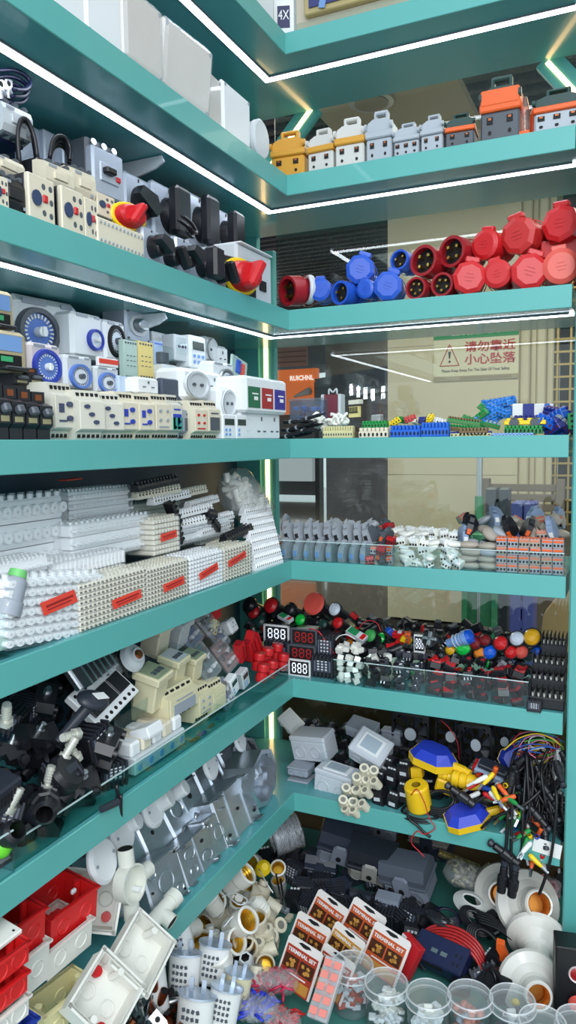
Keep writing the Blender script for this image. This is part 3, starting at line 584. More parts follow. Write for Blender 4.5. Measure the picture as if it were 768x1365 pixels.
PL = [(383,388,20,'pins',REDD,.03,(6,0,-28),4,'dark red four pin plug lying at the corner, left of all the blue ones'),
 (427,386,15,'lid',BLUE,.05,(0,0,10),3,'small blue capped plug left of the open blue three pin plug'),(453,390,16,'pins',BLUE,.03,(0,0,-20),3,'open blue three pin plug between blue caps, lower row'),
 (480,359,20,'hex',BLUE,.05,(0,20,14),3,'large blue capped plug on top of the blue group'),(487,385,13,'lid',BLUE,.03,(0,-10,-8),3,'smallest blue capped plug in the lower row'),(517,381,20,'hex',BLUE,.03,(0,24,10),3,'large octagonal blue capped plug at the right of the blue group'),
 (532,346,14,'pins',BLUE,.06,(-6,0,-14),3,'open blue three pin plug leaning beside the upper red plugs'),(564,347,21,'pins',REDD,.05,(-4,0,-18),4,'open red four pin plug, upper row left'),(602,335,21,'pins',REDD,.05,(0,0,-22),4,'open red four pin plug, upper row second and higher'),
 (554,384,15,'pins',REDD,.03,(0,0,-10),5,'open red plug on the shelf, lower row left of two'),(589,379,16,'pins',REDD,.03,(0,0,-10),5,'open red plug on the shelf, lower row right of two'),(626,370,23,'hex',RED,.025,(0,10,12),3,'large angular red cap, lower row, right of the open red plugs'),
 (647,326,20,'lid',RED,.05,(0,8,-20),3,'round red cap, upper row between open plug and largest cap'),(663,365,19,'lid',RED,.03,(0,-14,0),3,'small red cap, lower row between two larger caps'),(691,314,25,'hex',mat('brick_red_plastic',(190,44,44),.4),.05,(4,-10,-16),3,'largest brick red cap, upper row'),
 (706,362,25,'hex',RED,.025,(0,18,14),3,'large red cap, lower row right with a hinge on top'),(748,355,24,'lid',RED2,.03,(0,-8,8),3,'faded salmon red cap, lower row at the right end'),(747,298,25,'hex',RED,.06,(0,0,-12),3,'bright red cap on top at the right end of the row')]
for x, y, rp, face, c, d, rot, n, lab in PL:
    P = pos('R', x, y, d); dep = (P-CAM).dot(_fw); s = rp*dep/FPX/.0305
    put(plug, P, rot, lab, 'plug', 'red and blue industrial plugs', s, c=c, face=face, n=n)
def ring():
    return MB().lathe([(.026,0),(.031,0),(.033,.006),(.031,.012),(.026,.012)],(0,0,0),(0,1,0),24).build('clear_ring', PALE)
put(ring, pos('R',409,386,.06), (0,0,-50), 'pale ring nut behind the dark red corner plug', 'ring')
def sock_base():
    r = E('socket_base'); MB().box((0,.02,.02),(.1,.04,.04),b=.004).build('base', RED, r); MB().cyl((0,.02,.03),(0,.02,.07),.034,.03,20).build('collar', RED, r); return r
fit(sock_base, (.1,.04,.07), 'R', (720,775), (343,300), .08, 'red square socket base under the bright red cap at the right end', 'socket')
# ================================================================ shelf C left: breakers, timers, relays, sockets
DB = mat('dial_blue_print', (86, 120, 196), .3, coat=.4); DBD = mat('dial_deep_blue', (46, 66, 170), .35); GLS = mat('dial_glass_white', (214, 222, 232), .15, coat=.8); TANP = mat('tan_plastic', (178, 164, 130), .45); MINT = mat('mint_card', (176, 200, 190), .5); GLOWG = mat('indicator_green', (60, 170, 110), .4)
def pole_breaker():                            # .03 x .06 x .1
    r = E('miniature_breaker'); MB().prism([(0.008,0),(.06,0),(.06,.1),(.018,.1),(.018,.078),(0,.07),(0,.03),(.008,.022)],-.014,.014,'x').build('case', BLACK, r)
    MB().box((0,-.004,.056),(.016,.014,.016),b=.003,rx=-20).build('toggle', DGREY, r); m = MB(); m.box((0,-.0006,.038),(.018,.001,.010)); m.box((0,.0174,.088),(.014,.001,.012),m=1); m.build('rating_label', [mat('worn_label',(150,146,110),.6), COPPER], r); return r
for i in range(4):
    fit(pole_breaker, (.03,.06,.1), 'L', (-2+i*18.5, 16+i*18.5), ('C',510+i*4), .015, 'black single pole breaker, %s in the front row at the left frame edge' % ('leftmost','second','third','rightmost')[i], 'circuit breaker', 'black single pole breakers')
for i in range(2): fit(pole_breaker, (.03,.06,.1), 'L', (18+i*20,40+i*18), (520,490), .07, 'black breaker top showing behind the front row, %s one' % ('left','right')[i], 'circuit breaker', 'black breakers behind the front row')
def tan_relay():
    r = E('tan_relay'); MB().box((0,.03,.04),(.06,.06,.08),b=.008).build('case', TANP, r); MB().box((-.004,-.0006,.055),(.044,.001,.03)).build('rating_label', SKY, r); m = MB(); m.box((-.004,-.001,.02),(.04,.002,.026)); m.box((-.006,-.0025,.024),(.016,.002,.010),m=1); m.build('window', [DARKIN, GLOWG], r)
    MB().box((.0,-.008,.006),(.035,.016,.008),b=.002).build('lever', BLACK, r); return r
fit(tan_relay, (.06,.06,.08), 'L', (-16,40), (496,440), .07, 'lower tan protection relay with green window behind the black breakers', 'relay', 'tan protection relays')
fit(tan_relay, (.06,.06,.08), 'L', (-20,22), (440,386), .09, 'upper tan protection relay with green window at the left frame edge', 'relay', 'tan protection relays')
def timer(body=None, ring=None, face=None, rad=.021, cx=0, cz=.027, style=0):   # .06 x .04 x .06
    r = E('dial_timer'); MB().box((0,.02,.03),(.06,.04,.06),b=.005).build('case', body, r)
    m = MB(); m.lathe([(rad*.80,-.005),(rad,-.005),(rad,-.005),(rad*1.05,0)],(cx,0,cz),(0,1,0),28); m.lathe([(rad*.8,-.005),(rad*.8,-.002)],(cx,0,cz),(0,1,0),28); m.build('dial_ring', ring, r)
    m = MB(); m.lathe([(0,-.002),(rad*.8,-.002)],(cx,0,cz),(0,-1,0),28); m.M = Matrix.Identity(4)
    q = m.build('dial_face', face, r); q.location.y = -.004
    m = MB()
    for k in range(24):
        a = k*math.pi/12; m.box((cx+math.sin(a)*rad*.66,-.0028,cz+math.cos(a)*rad*.66),(.0012,.001,.003),ry=math.degrees(a))
    m.cyl((cx,-.008,cz),(cx,-.002,cz),rad*.22,n=14); m.box((cx,-.0085,cz),(.003,.002,rad*.4)); m.build('hand_and_marks', DGREY if style else WHITE, r)
    m = MB(); m.box((-.012,-.0006,.0555),(.02,.001,.004)); m.box((.016,-.0006,.0555),(.01,.001,.003)); m.build('printed_text', GREY, r); return r
TM = [((24,106),(508,398),.19,dict(body=WHITE,ring=DGREY,face=DB,rad=.017,cx=-.011,cz=.034),'large pale meter with blue round window, tallest on its shelf',-6),
 ((97,140),(478,418),.15,dict(body=WHITE,ring=DBD,face=GLS,rad=.014,cx=.010,cz=.026),'white timer with deep blue toothed ring right of the large meter',0),
 ((141,168),(482,428),.14,dict(body=WHITE,ring=DARKIN,face=GLS,rad=.023,cz=.03,style=1),'white timer with thin black dial ring, upper row',0),
 ((39,84),(513,458),.09,dict(body=mat('pinkish_white',(214,204,206),.4),ring=DBD,face=DB,rad=.025,cz=.026),'square timer with a wholly blue dial behind the black breakers',2),
 ((87,125),(518,474),.08,dict(body=PALE,ring=DB,face=GLS,rad=.022,cz=.022,style=1),'timer with blue ring and pale dial, middle of the lower three',0),
 ((127,160),(525,489),.08,dict(body=PALE,ring=DB,face=GLS,rad=.023,cz=.024,style=1),'timer with blue ring under the red label, right of the lower three',0)]
for xs, ys, d, kw, lab, rz in TM: fit(timer, (.06,.04,.06), 'L', xs, ys, d, lab, 'timer', 'dial timers', rot=(0,0,rz), **kw)
P = fit(plate, (.08,.02,.08), 'L', (131,158), (489,477), .085, 'white carton flap with a red printed band above a timer', 'box', c=PAPER, w=.0801); MB().box((0,-.001,.045),(.076,.002,.04)).build('red_band', LRED, P)
def knobbox():
    r = E('dimmer_box'); MB().box((0,.03,.04),(.07,.06,.08),b=.004).build('case', SILV, r); MB().lathe([(0,-.016),(.012,-.016),(.014,-.014),(.016,0)],(0,0,.042),(0,1,0),18).build('knob', STEEL, r); MB().lathe([(.018,-.002),(.026,-.002),(.026,0)],(0,0,.042),(0,1,0),24).build('dial_ring', PALE, r)
    m = MB(); [m.cyl((x,-.002,z),(x,0,z),.003,n=8) for x in (-.029,.029) for z in (.008,.072)]; m.build('corner_screws', DGREY, r); return r
fit(knobbox, (.07,.06,.08), 'L', (168,201), (457,413), .16, 'silver box with round control knob on top of the card row', 'controller')
def card(c=None, dots=None, w=.05, h=.1):
    r = E('relay_card'); MB().box((0,.008,h/2),(w,.016,h),b=.001).build('panel', c, r); m = MB()
    for i in range(5):
        for z in (.07,.93): m.box((-w*.36+i*w*.18,-.0006,h*z),(w*.09,.001,h*.05))
    for i in range(3):
        for j in range(3): m.box((-w*.25+i*w*.25,-.0006,h*(.35+.13*j)),(w*.1,.001,h*.02))
    m.build('printed_marks', dots, r); return r
fit(card, (.05,.016,.1), 'L', (166,184), (506,454), .12, 'mint green relay card beside the yellow one', 'relay', c=MINT, dots=DGREY)
fit(card, (.05,.016,.1), 'L', (185,205), (506,456), .12, 'yellow relay card with rows of marks', 'relay', c=mat('yellow_card',(226,204,128),.5), dots=DGREY)
fit(card, (.05,.016,.1), 'L', (206,218), (506,455), .12, 'pale blue narrow relay card right of the yellow one', 'relay', c=mat('pale_blue_card',(170,190,218),.4), dots=BLUE)
def din(c=None, side=None, panel=None, dot=None, lay=0, band=None):   # .036 x .06 x .09
    r = E('din_relay'); MB().prism([(.012,0),(.06,0),(.06,.09),(.012,.09),(.008,.074),(0,.070),(0,.018),(.008,.014)],-.018,.018,'x').build('case', side or c, r)
    m = MB(); m.box((0,-.0008,.044),(.0345,.002,.05),b=.0008); m.build('front_panel', panel or c, r)
    m = MB()
    for i in range(5):
        m.box((-.013+i*.0065,.0105,.082),(.0035,.004,.006)); m.box((-.013+i*.0065,.0105,.007),(.0035,.004,.006))
    m.build('terminal_openings', DARKIN, r)
    m = MB()
    if lay == 0:
        for z in (.056,.034): m.cyl((.004,-.0045,z),(.004,-.001,z),.0045,n=12)
        m.box((-.008,-.0022,.05),(.008,.001,.014)); m.box((-.006,-.0022,.03),(.012,.001,.003))
    elif lay == 1:
        for x in (-.008,.008):
            for z in (.056,.038): m.cyl((x,-.0035,z),(x,-.001,z),.003,n=10)
        m.box((0,-.0022,.025),(.022,.001,.003))
    elif lay == 2:
        for i, z in enumerate((.060,.046,.032)): m.cyl((-.008+i*.006,-.004,z),(-.008+i*.006,-.001,z),.0038,n=10)
    else:
        m.box((0,-.0022,.036),(.026,.001,.03)); m.box((0,-.0022,.06),(.02,.001,.003))
    m.build('controls', dot, r)
    if band: MB().box((0,-.0022,.032),(.030,.001,.024)).build('colour_band', band, r)
    return r
KN = mat('knob_slate', (58, 66, 96), .4); IV = mat('ivory_plastic', (206, 204, 190), .45)
DN = [((72,104),510,.03,(0,0,3),dict(c=IV,dot=KN,lay=0),'ivory relay module beside the black breakers'),((108,138),520,.012,(0,0,-8),dict(c=IV,dot=KN,lay=2),'leaning ivory relay with three slate knobs'),((137,163),524,.014,(0,0,-10),dict(c=IV,dot=KN,lay=2),'second leaning ivory relay partly behind the first'),
 ((161,184),522,.016,(0,0,0),dict(c=CREAM,dot=DBD,lay=0),'cream relay with two blue knobs, start of the straight row'),((185,206),525,.014,(0,0,0),dict(c=CREAM,dot=DBD,lay=0),'cream relay with one blue star knob at lower left'),((207,228),525,.014,(0,0,0),dict(c=CREAM,dot=GREY,lay=1),'plain cream relay left of the green banded one'),
 ((228,243),526,.015,(0,0,0),dict(c=IV,dot=DBD,lay=3,band=mat('band_green',(60,160,130),.4)),'narrow relay with teal green band on its front'),((243,262),536,.03,(0,0,0),dict(c=GREY,dot=DGREY,lay=3),'grey relay seen from the side behind the red light one'),((259,276),534,.014,(0,0,0),dict(c=CREAM,dot=RED,lay=1),'cream relay with four red indicator lights'),((277,294),534,.014,(0,0,0),dict(c=CREAM,dot=DGREY,lay=3),'cream relay with printed wiring diagram left of the round adapters')]
for xs, yt, d, rot, kw, lab in DN: fit(din, (.036,.06,.09), 'L', xs, ('C',yt), d, lab, 'relay', 'rail relays in the front row', rot=rot, ds=.06, **kw)
fit(din, (.036,.06,.09), 'L', (70,98), (540,508), .10, 'ivory relay tops leaning behind the first ivory relay', 'relay', c=IV, dot=KN, lay=1)
fit(din, (.036,.06,.09), 'L', (103,130), (545,512), .10, 'ivory relay behind the leaning pair', 'relay', c=IV, dot=KN, lay=1)
def stacked(): 
    r = E('transparent_relay'); MB().box((0,.02,.02),(.05,.04,.04),b=.002).build('base', PALE, r); MB().box((0,.02,.065),(.044,.034,.05),b=.004).build('clear_cover', CLEAR, r); m = MB(); m.box((-.008,.02,.06),(.018,.02,.03),b=.002); m.cyl((.01,.02,.045),(.01,.02,.075),.007); m.build('coil', DGREY, r); return r
fit(stacked, (.05,.04,.09), 'L', (217,237), (506,462), .10, 'clear covered relay between the blue card and the digital timer', 'relay')
def digital(c=None, n=3):
    r = E('digital_timer'); MB().box((0,.02,.04),(.06,.04,.08),b=.004).build('case', c, r); m = MB(); m.box((0,-.0006,.055),(.042,.001,.02)); m.build('screen', mat('lcd_dark',(52,66,62),.2), r)
    m = MB()
    for i in range(n):
        for j in range(2): m.cyl((-.016+i*.016,-.002,.016+j*.014),(-.016+i*.016,.0,.016+j*.014),.0045,n=10)
    m.build('buttons', SKY, r); return r
def winbox():
    r = E('window_timer'); MB().box((0,.02,.04),(.06,.04,.08),b=.003).build('case', PALE, r); MB().box((0,-.003,.045),(.05,.008,.05),b=.002).build('clear_cover', CLEAR, r); m = MB(); [m.cyl((-.013+i*.013,-.001,.045),(-.013+i*.013,.001,.045),.005,n=10) for i in range(3)]; m.build('knobs', KN, r); return r
fit(winbox, (.06,.04,.08), 'L', (233,254), (482,447), .12, 'small timer with clear cover and three knobs, upper row', 'timer')
fit(digital, (.06,.04,.08), 'L', (254,275), (492,448), .11, 'white digital timer with dark screen and pale blue keys, upper row', 'timer', c=WHITE)
fit(plate, (.08,.02,.08), 'L', (203,221), (456,443), .17, 'small white terminal block on top of the cards', 'terminal block', c=WHITE)
def adapter(face='recess', w=.06, h=.06):     # .06 x .05 x .06
    r = E('plug_adapter'); MB().box((0,.026,.03),(.06,.05,.06),b=.008).build('case', WHITE, r)
    m = MB()
    if face == 'recess': m.lathe([(.024,-.003),(.021,-.003),(.019,.0),(.0,.0)],(0,-.001,.03),(0,1,0),24); m.lathe([(.026,0),(.025,-.003),(.024,-.003)],(0,0,.03),(0,1,0),24); m.build('socket_face', PALE, r); m = MB(); [m.cyl((x,-.0035,.03),(x,-.0010,.03),.003,n=8) for x in (-.008,.008)]; m.build('socket_holes', DGREY, r)
    else:
        for x, z, a, b in ((0,.042,.003,.008),(-.01,.026,.007,.003),(.01,.026,.007,.003)): m.box((x,-.0006,z),(a,.001,b))
        m.build('socket_slots', DGREY, r)
    return r
AD = [((275,291),(484,449),.16,'recess','white socket adapter in the upper row right of the digital timer'),((288,306),(492,461),.15,'slots','white slotted adapter at the right end of the upper row'),((243,281),(535,491),.05,'recess','large white square adapter with round recess, mid row'),((274,298),(530,496),.07,'slots','plain white adapter right of the large square one'),((294,316),(560,516),.03,'recess','left of the two overlapping round faced adapters'),((311,327),(560,514),.04,'recess','right of the two overlapping round faced adapters')]
for xs, ys, d, f, lab in AD: fit(adapter, (.06,.05,.06), 'L', xs, ys, d, lab, 'adapter', 'white plug adapters', face=f)
fit(timer, (.06,.04,.06), 'L', (282,313), (522,483), .08, 'white plug-in timer with silver ring dial', 'timer', body=WHITE, ring=STEEL, face=GLS, rad=.017, cx=.006, cz=.03, style=1)
fit(plate, (.08,.02,.08), 'L', (216,244), (536,505), .06, 'dark grey box lid between two white boxes', 'box', c=mat('slate_plastic',(72,80,96),.4))
fit(adapter, (.06,.05,.06), 'L', (180,215), (526,503), .05, 'white lid-like box with a sloped front above the cream relays', 'adapter', face='slots')
fit(plate, (.08,.02,.08), 'L', (158,186), (524,502), .07, 'pale blue clear lid resting on the relays', 'lid', c=mat('pale_blue_clear',(180,200,226),.2,coat=.6))
def led_card():
    r = E('blister_card'); MB().box((0,.004,.04),(.06,.006,.08)).build('backing', MINT, r); m = MB(); m.box((-.008,-.002,.045),(.016,.006,.05),b=.002); m.box((.010,-.002,.04),(.014,.006,.05),b=.002,m=1); m.build('parts', [BLUE, LRED], r); MB().box((0,-.004,.04),(.054,.012,.07),b=.004).build('blister', CLEAR, r); return r
fit(led_card, (.06,.012,.08), 'L', (308,328), (506,477), .08, 'small clear blister with blue and red parts', 'packaging', rot=(0,12,0))
fit(digital, (.06,.04,.08), 'L', (297,315), ('C',552), .012, 'small white digital timer on the shelf edge below the round adapters', 'timer', c=WHITE, n=2)
fit(digital, (.06,.04,.08), 'L', (315,330), ('C',553), .014, 'narrow white module with small dark screen by the triple adapter', 'timer', c=WHITE, n=1)
def triple():                                   # .12 x .06 x .14
    r = E('wall_socket'); MB().box((0,.045,.098),(.12,.09,.08),b=.006).build('housing', WHITE, r); MB().box((0,.05,.03),(.112,.07,.062),b=.004).build('lower_housing', WHITE, r)
    for i, (c, x) in enumerate(((mat('label_green',(24,104,70),.4),-.036),(mat('label_maroon',(160,40,40),.4),.0),(mat('label_indigo',(52,48,140),.4),.036))):
        m = MB(); m.box((x,-.0006,.092),(.031,.001,.046)); m.box((x+.002,-.0012,.10),(.016,.0006,.003),m=1); m.box((x+.004,-.0012,.09),(.010,.0006,.008),m=1); m.build('colour_label', [c, PAPER], r)
    m = MB(); m.lathe([(.014,-.001),(.012,.001),(0,.001)],(-.037,.0155,.032),(0,1,0),20); m.build('round_outlet', PALE, r)
    m = MB()
    for x in (0.0,.037):
        for a, z, w_, h in ((x,.046,.003,.009),(x-.008,.018,.007,.003),(x+.008,.018,.007,.003)): m.box((a,.0145,z),(w_,.001,h))
    m.build('outlet_slots', DGREY, r); return r
fit(triple, (.12,.06,.14), 'L', (327,384), ('C',503), .006, 'large white triple outlet with green, maroon and indigo labels at the corner', 'socket', ds=.06)
# ================================================================ shelf C right: coloured terminal bars
def bar(c=None, hole=None, n=10, w=.08, top=None):
    r = E('terminal_bar'); m = MB(); m.box((0,.007,.005),(w,.014,.010),b=.001); m.build('base', c, r); m = MB(); p = w/n
    for i in range(n): m.box((-w/2+p*(i+.5),.007,.0125),(p*.78,.012,.006),b=.001)
    m.build('clamps', top or c, r); m = MB()
    for i in range(n): m.cyl((-w/2+p*(i+.5),-.0006,.005),(-w/2+p*(i+.5),.002,.005),p*.26,n=8); m.cyl((-w/2+p*(i+.5),.007,.015),(-w/2+p*(i+.5),.007,.0160),p*.25,n=8)
    m.build('screw_holes', hole, r); return r
CBL = mat('bar_blue', (24, 96, 200), .35); BRN = mat('bar_brown', (120, 98, 66), .45); NVY = mat('bar_navy', (30, 44, 130), .35); BEI = mat('bar_beige', (206, 200, 150), .45)
g = 'terminal bars lying on the eye level shelf'
def TB(x0, x1, py, d, c, lab, n=10, h=None, hole=DARKIN, rot=(0,0,0), top=None, yt=None):
    ytop = yt if yt else (py-9 if not isinstance(py, str) else 574)
    return fit(bar, (.08,.014,.0155), 'R', (x0,x1), (py, ytop), d, lab, 'terminal bar', g, rot=rot, ds=.02, c=c, hole=hole, n=n, top=top)
TB(430,470,'C',.015,BEI,'beige terminal bar with dark holes, leftmost at the shelf edge',12,yt=568,hole=DGREY)
TB(474,478,'C',.02,BRN,'short brown terminal bar end between two beige bars',2,yt=570)
TB(478,517,'C',.012,CREAM,'cream terminal bar with five dark holes at the shelf edge',7,yt=570)
TB(482,515,570,.02,GREEN,'green terminal bar lying on the cream one',8,yt=561)
TB(520,560,'C',.012,CBL,'left bright blue terminal bar at the shelf edge',8,yt=567); TB(561,598,'C',.014,CBL,'right bright blue terminal bar at the shelf edge',8,yt=563)
TB(600,655,'C',.02,BEI,'beige and navy terminal bar low at the shelf edge, left of the light blue one',10,yt=575,top=NVY)
TB(655,711,'C',.012,mat('bar_light_blue',(140,174,222),.4),'light blue slotted terminal bar at the shelf edge under green blocks',12,yt=577)
TB(592,648,576,.05,BRN,'brown green terminal bar lying across, lower of two',14,rot=(0,6,-6),top=GREEN,hole=BRN); TB(596,640,566,.08,GREEN,'brown green terminal bar lying across, upper of two',12,rot=(0,9,8),hole=BRN,top=BRN)
TB(612,650,582,.02,BRN,'brown terminal bar half under the green ones',8,yt=570)
for i, (x, y, a) in enumerate([(628,566,20),(640,560,-35),(652,570,15),(634,574,-10),(646,552,40)]):
    put(bar, pos('R',x,y,.10+.01*i), (8,a,20*(-1)**i), 'short green terminal bar in the tangle below the blue ones', 'terminal bar', 'green bars in the tangle', 1.0, c=GREEN, hole=BRN, n=5, w=.045, top=mat('bar_grey_blue',(150,170,190),.4) if i == 2 else None)
for i, (x, y, a) in enumerate([(652,560,-25),(660,553,20),(668,560,-30),(663,545,-12),(676,551,25),(655,545,5),(672,541,-8)]):
    put(bar, pos('R',x,y,.12+.008*i), (10,a,25*(-1)**i), 'sky blue clamp bar in the raised pile under the notice', 'terminal bar', 'blue bars in the raised pile', 1.15, c=mat('bar_sky',(50,130,215),.35), hole=DGREY, n=6, w=.05)
TB(672,728,566,.04,YEL,'bright yellow terminal cover bar on green blocks',2,yt=557,hole=DGREY)
TB(672,697,578,.03,GREEN,'left green terminal block under the yellow bar',5,yt=567); TB(697,723,578,.03,GREEN,'right green terminal block under the yellow bar',5,yt=567)
for i, (xa, xb, c) in enumerate([(683,697,PAPER),(697,712,NVY),(712,726,PAPER),(726,733,CBL),(733,738,WHITE)]):
    fit(plate, (.08,.02,.08), 'R', (xa,xb), (556,538), .12, ('white tile left in the checked row behind the yellow bar','navy tile in the checked row behind the yellow bar','white tile right in the checked row behind the yellow bar','blue tile at the end of the checked row','narrow white upright at the end of the checked row')[i], 'terminal block', 'checked row of blocks', c=c)
fit(bar, (.08,.014,.0155), 'R', (685,730), (561,553), .11, 'navy bar under the checked row of tiles', 'terminal bar', ds=.03, c=NVY, hole=DARKIN, n=8)
for i, (x, y, a) in enumerate([(728,570,25),(738,578,-30),(748,572,35),(742,562,-20),(752,560,50),(733,558,10),(756,578,-40),(720,576,-15)]):
    put(bar, pos('R',x,y,.05+.01*i), (15,a,40*(-1)**i), 'navy terminal block in the heap at the right post', 'terminal bar', 'navy blocks by the post', 1.4, c=NVY if i % 3 else CBL, hole=mat('hole_red',(120,30,50),.5), n=4, w=.03, top=GREY if i == 2 else None)
put(bar, pos('R',757,562,.04), (0,85,0), 'upright green block touching the right post', 'terminal bar', None, 1.6, c=GREEN, hole=DARKIN, n=3, w=.02)
for i, x in enumerate(range(528,596,10)):
    put(bar, pos('R',x,566-(i%3)*2,.07+.01*(i%2)), (0,(i*37)%60-30,(i*53)%90), 'mixed small terminal block on the heap behind the blue bars', 'terminal bar', 'mixed small blocks', .9, c=[YEL,GREEN,RED,CREAM,NVY,YEL,WHITE][i%7], hole=DARKIN, n=4, w=.03)
def knot(c=None):
    m = MB(); m.tube([(-.012,0,0),(-.004,.006,.008),(.006,-.004,.012),(.012,.004,.004),(.004,0,-.002),(-.006,.002,.010)],.0035,6); return m.build('cable_clip', c)
for i in range(16): put(knot, pos('R',420+(i*23)%42,566-(i*7)%14,.05+.012*(i%5)), (i*40,i*70,i*30), 'white cable clip in the small heap left of the coloured bars', 'clip', 'white cable clips', 1.1, c=ROUGHW)
def finger():
    m = MB(); m.cyl((-.04,0,0),(.03,0,0),.0055,.005,10); m.cyl((.03,0,0),(.045,0,0),.003,n=8); m.cyl((-.02,0,0),(-.014,0,0),.0065,n=10,m=1); return m.build('black_probe', [BLACK, mat('band_silver',(150,156,164),.3)])
for i in range(9): put(finger, pos('R',388+(i*11)%30,580-(i//2)*6,.02+.02*(i%2)), (0,-12+5*(i%4),-12), 'black rod plug with silver band stacked at the corner', 'plug', 'black rod plugs', .8)
def orgbox():
    r = E('organizer_box'); MB().open_box((0,.04,0),(.09,.08,.05),.002).build('tray', clear('clear_blue_box',(205,222,240),1,.08,.08), r); MB().box((0,.04,.053),(.094,.084,.006),b=.002).build('lid', clear('clear_box_lid',(220,228,236),1,.08,.12), r)
    m = MB(); rg = random.Random(3)
    for i in range(24): m.box((rg.uniform(-.036,.036),rg.uniform(.01,.07),rg.uniform(.006,.036)),(.014,.008,.008),m=i%3,rz=rg.uniform(0,90),rx=rg.uniform(0,60))
    o = m.build('small_fittings', [BLUE, SKY, REDD], r); o['kind'] = 'stuff'; return r
fit(orgbox, (.094,.08,.056), 'R', (385,432), (560,531), .14, 'clear organizer box of blue fittings behind the corner', 'box')
def tote():
    r = E('maroon_case'); MB().box((0,.02,.04),(.05,.04,.08),b=.004).build('body', mat('maroon_plastic',(112,44,58),.4), r); m = MB(); [m.box((s*.028,.02,.04),(.01,.044,.082),b=.003) for s in (-1,1)]; m.build('side_frame', PALE, r); MB().tube([(-.014,.02,.08),(-.012,.02,.098),(0,.02,.088),(.012,.02,.098),(.014,.02,.08)],.003,6).build('handle', PALE, r); return r
fit(tote, (.06,.04,.098), 'R', (429,453), (560,518), .17, 'maroon case with pale frame and small handle behind the white clips', 'case')
# ================================================================ shelf D left: packs of white terminal strips
SW = mat('strip_white', (242, 244, 246), .35, coat=.2); SB = mat('strip_beige', (226, 222, 204), .4); SC = mat('strip_clear_white', (240, 244, 247), .25, coat=.5); HOLE = mat('hole_olive', (92, 88, 72), .6)
def strip(c=None, n=12, L=.13):                 # L x .02 x .016
    m = MB(); p = L/n; m.box((0,.010,.003),(L,.018,.006))
    for i in range(n):
        x = -L/2+p*(i+.5); m.box((x,.010,.008),(p*.72,.019,.010),b=.002)
        for y in (.005,.015): m.cyl((x,y,.012),(x,y,.0165),p*.28,n=8)
    r = m.build('terminal_strip', c); 
    q = MB(); [q.cyl((-L/2+p*(i+.5),-.0004,.008),(-L/2+p*(i+.5),.002,.008),p*.2,n=6) for i in range(n)]; q.build('wire_holes', HOLE, r); return r
def pack(c=None, cols=12, rows=7, hole=1, style=0, red=None, lx=0, lz=.5, la=-12, lw=.34):   # .1 x .06 x .07 ; front shows wire entries in a grid
    r = E('terminal_strip_pack'); m = MB(); W, D, H = .1, .06, .07; p, q = W/cols, H/rows
    for j in range(rows):
        z = q*(j+.5); m.box((0,D/2,z),(W*.99,D*.94,q*.55)) if style == 0 else m.box((0,D*.56,z),(W*.99,D*.84,q*.96),b=q*.1)
        for i in range(cols):
            x = -W/2+p*(i+.5)
            if style == 0: m.box((x,D/2,z),(p*.74,D,q*.86),b=min(p,q)*.16)
            else: m.cyl((x,-.001,z),(x,D*.5,z),min(p,q)*.44,n=8); m.cyl((x,D*.5,z),(x,D,z),min(p,q)*.3,n=6)
            if j == rows-1:
                for y in (.2,.5,.8): m.cyl((x,D*y,H-.001),(x,D*y,H+.004),p*.3,n=8)
    o = m.build('strips', c, r)
    m = MB()
    for j in range(rows):
        for i in range(cols): x = -W/2+p*(i+.5); z = q*(j+.5); s = min(p,q)*.24*hole; m.cyl((x,-.0016,z),(x,.001,z),s,n=6)
    m.build('wire_holes', HOLE if hole > .8 else PALE, r)
    MB().box((0,D/2,H/2+.001),(W*1.05,D*1.08,H*1.08),b=.006).build('clear_bag', BAG, r)
    if red:
        m = MB(); m.box((W*lx,-.0042,H*lz),(W*lw,.0008,H*.21),ry=la); m.box((W*lx,-.0048,H*(lz+.02)),(W*lw*.8,.0003,H*.035),m=1,ry=la); m.box((W*lx,-.0048,H*(lz-.04)),(W*lw*.7,.0003,H*.02),m=1,ry=la); m.build('red_label', [LRED, mat('label_print',(150,30,30),.5)], r)
    return r
pk = (.1,.06,.07); g = 'bagged packs of white terminal strips'
def PK(xs, ys, d, lab, rot=(0,0,0), ds=.06, **kw): return fit(pack, pk, 'L', xs, ys, d, lab, 'terminal strip pack', g, rot=rot, ds=ds, **kw)
PK((-8,92),(762,664),.12,'back row pack of large barrelled strips at the left frame edge',c=SC,cols=8,rows=3,style=1,hole=.5)
PK((98,178),(700,652),.13,'upper back pack of long strips, right of the large barrelled one',c=SC,cols=18,rows=4,hole=.6,style=1)
PK((100,205),(742,692),.09,'middle pack of long pearly strips below the upper back pack',c=SC,cols=16,rows=3,hole=.5,style=1)
PK((-6,72),(790,748),.055,'flat pack with a thin red strip lying at the left frame edge',c=SW,cols=14,rows=2,style=1,hole=.5)
PK((70,168),(782,742),.06,'flat pack lying behind the two largest labelled packs',c=SW,cols=18,rows=2,hole=.5)
PK((2,138),('D',770),.012,'nearest pack of clear strips with a tilted red label, slumped at left',rot=(0,7,2),c=SC,cols=11,rows=7,style=1,hole=.5,red=1,lx=-.02,lz=.60,la=-18,lw=.36)
PK((106,196),('D',768),.010,'beige pack with dark holes and red label, second from the left',c=SB,cols=17,rows=9,red=1,lx=.15,lz=.42,la=-6,lw=.44)
PK((196,252),('D',752),.010,'beige pack with red label, third from the left',c=SB,cols=14,rows=9,red=1,lx=.08,lz=.45,la=-6,lw=.50)
PK((253,298),('D',738),.010,'pale pack with red label, fourth from the left',c=SW,cols=12,rows=9,hole=.6,red=1,lx=-.0,lz=.5,la=-12,lw=.55)
PK((299,336),('D',728),.012,'narrow pack with red label, next to the loose strips',c=SB,cols=10,rows=9,hole=.9,red=1,lx=-.1,lz=.62,la=-12,lw=.62)
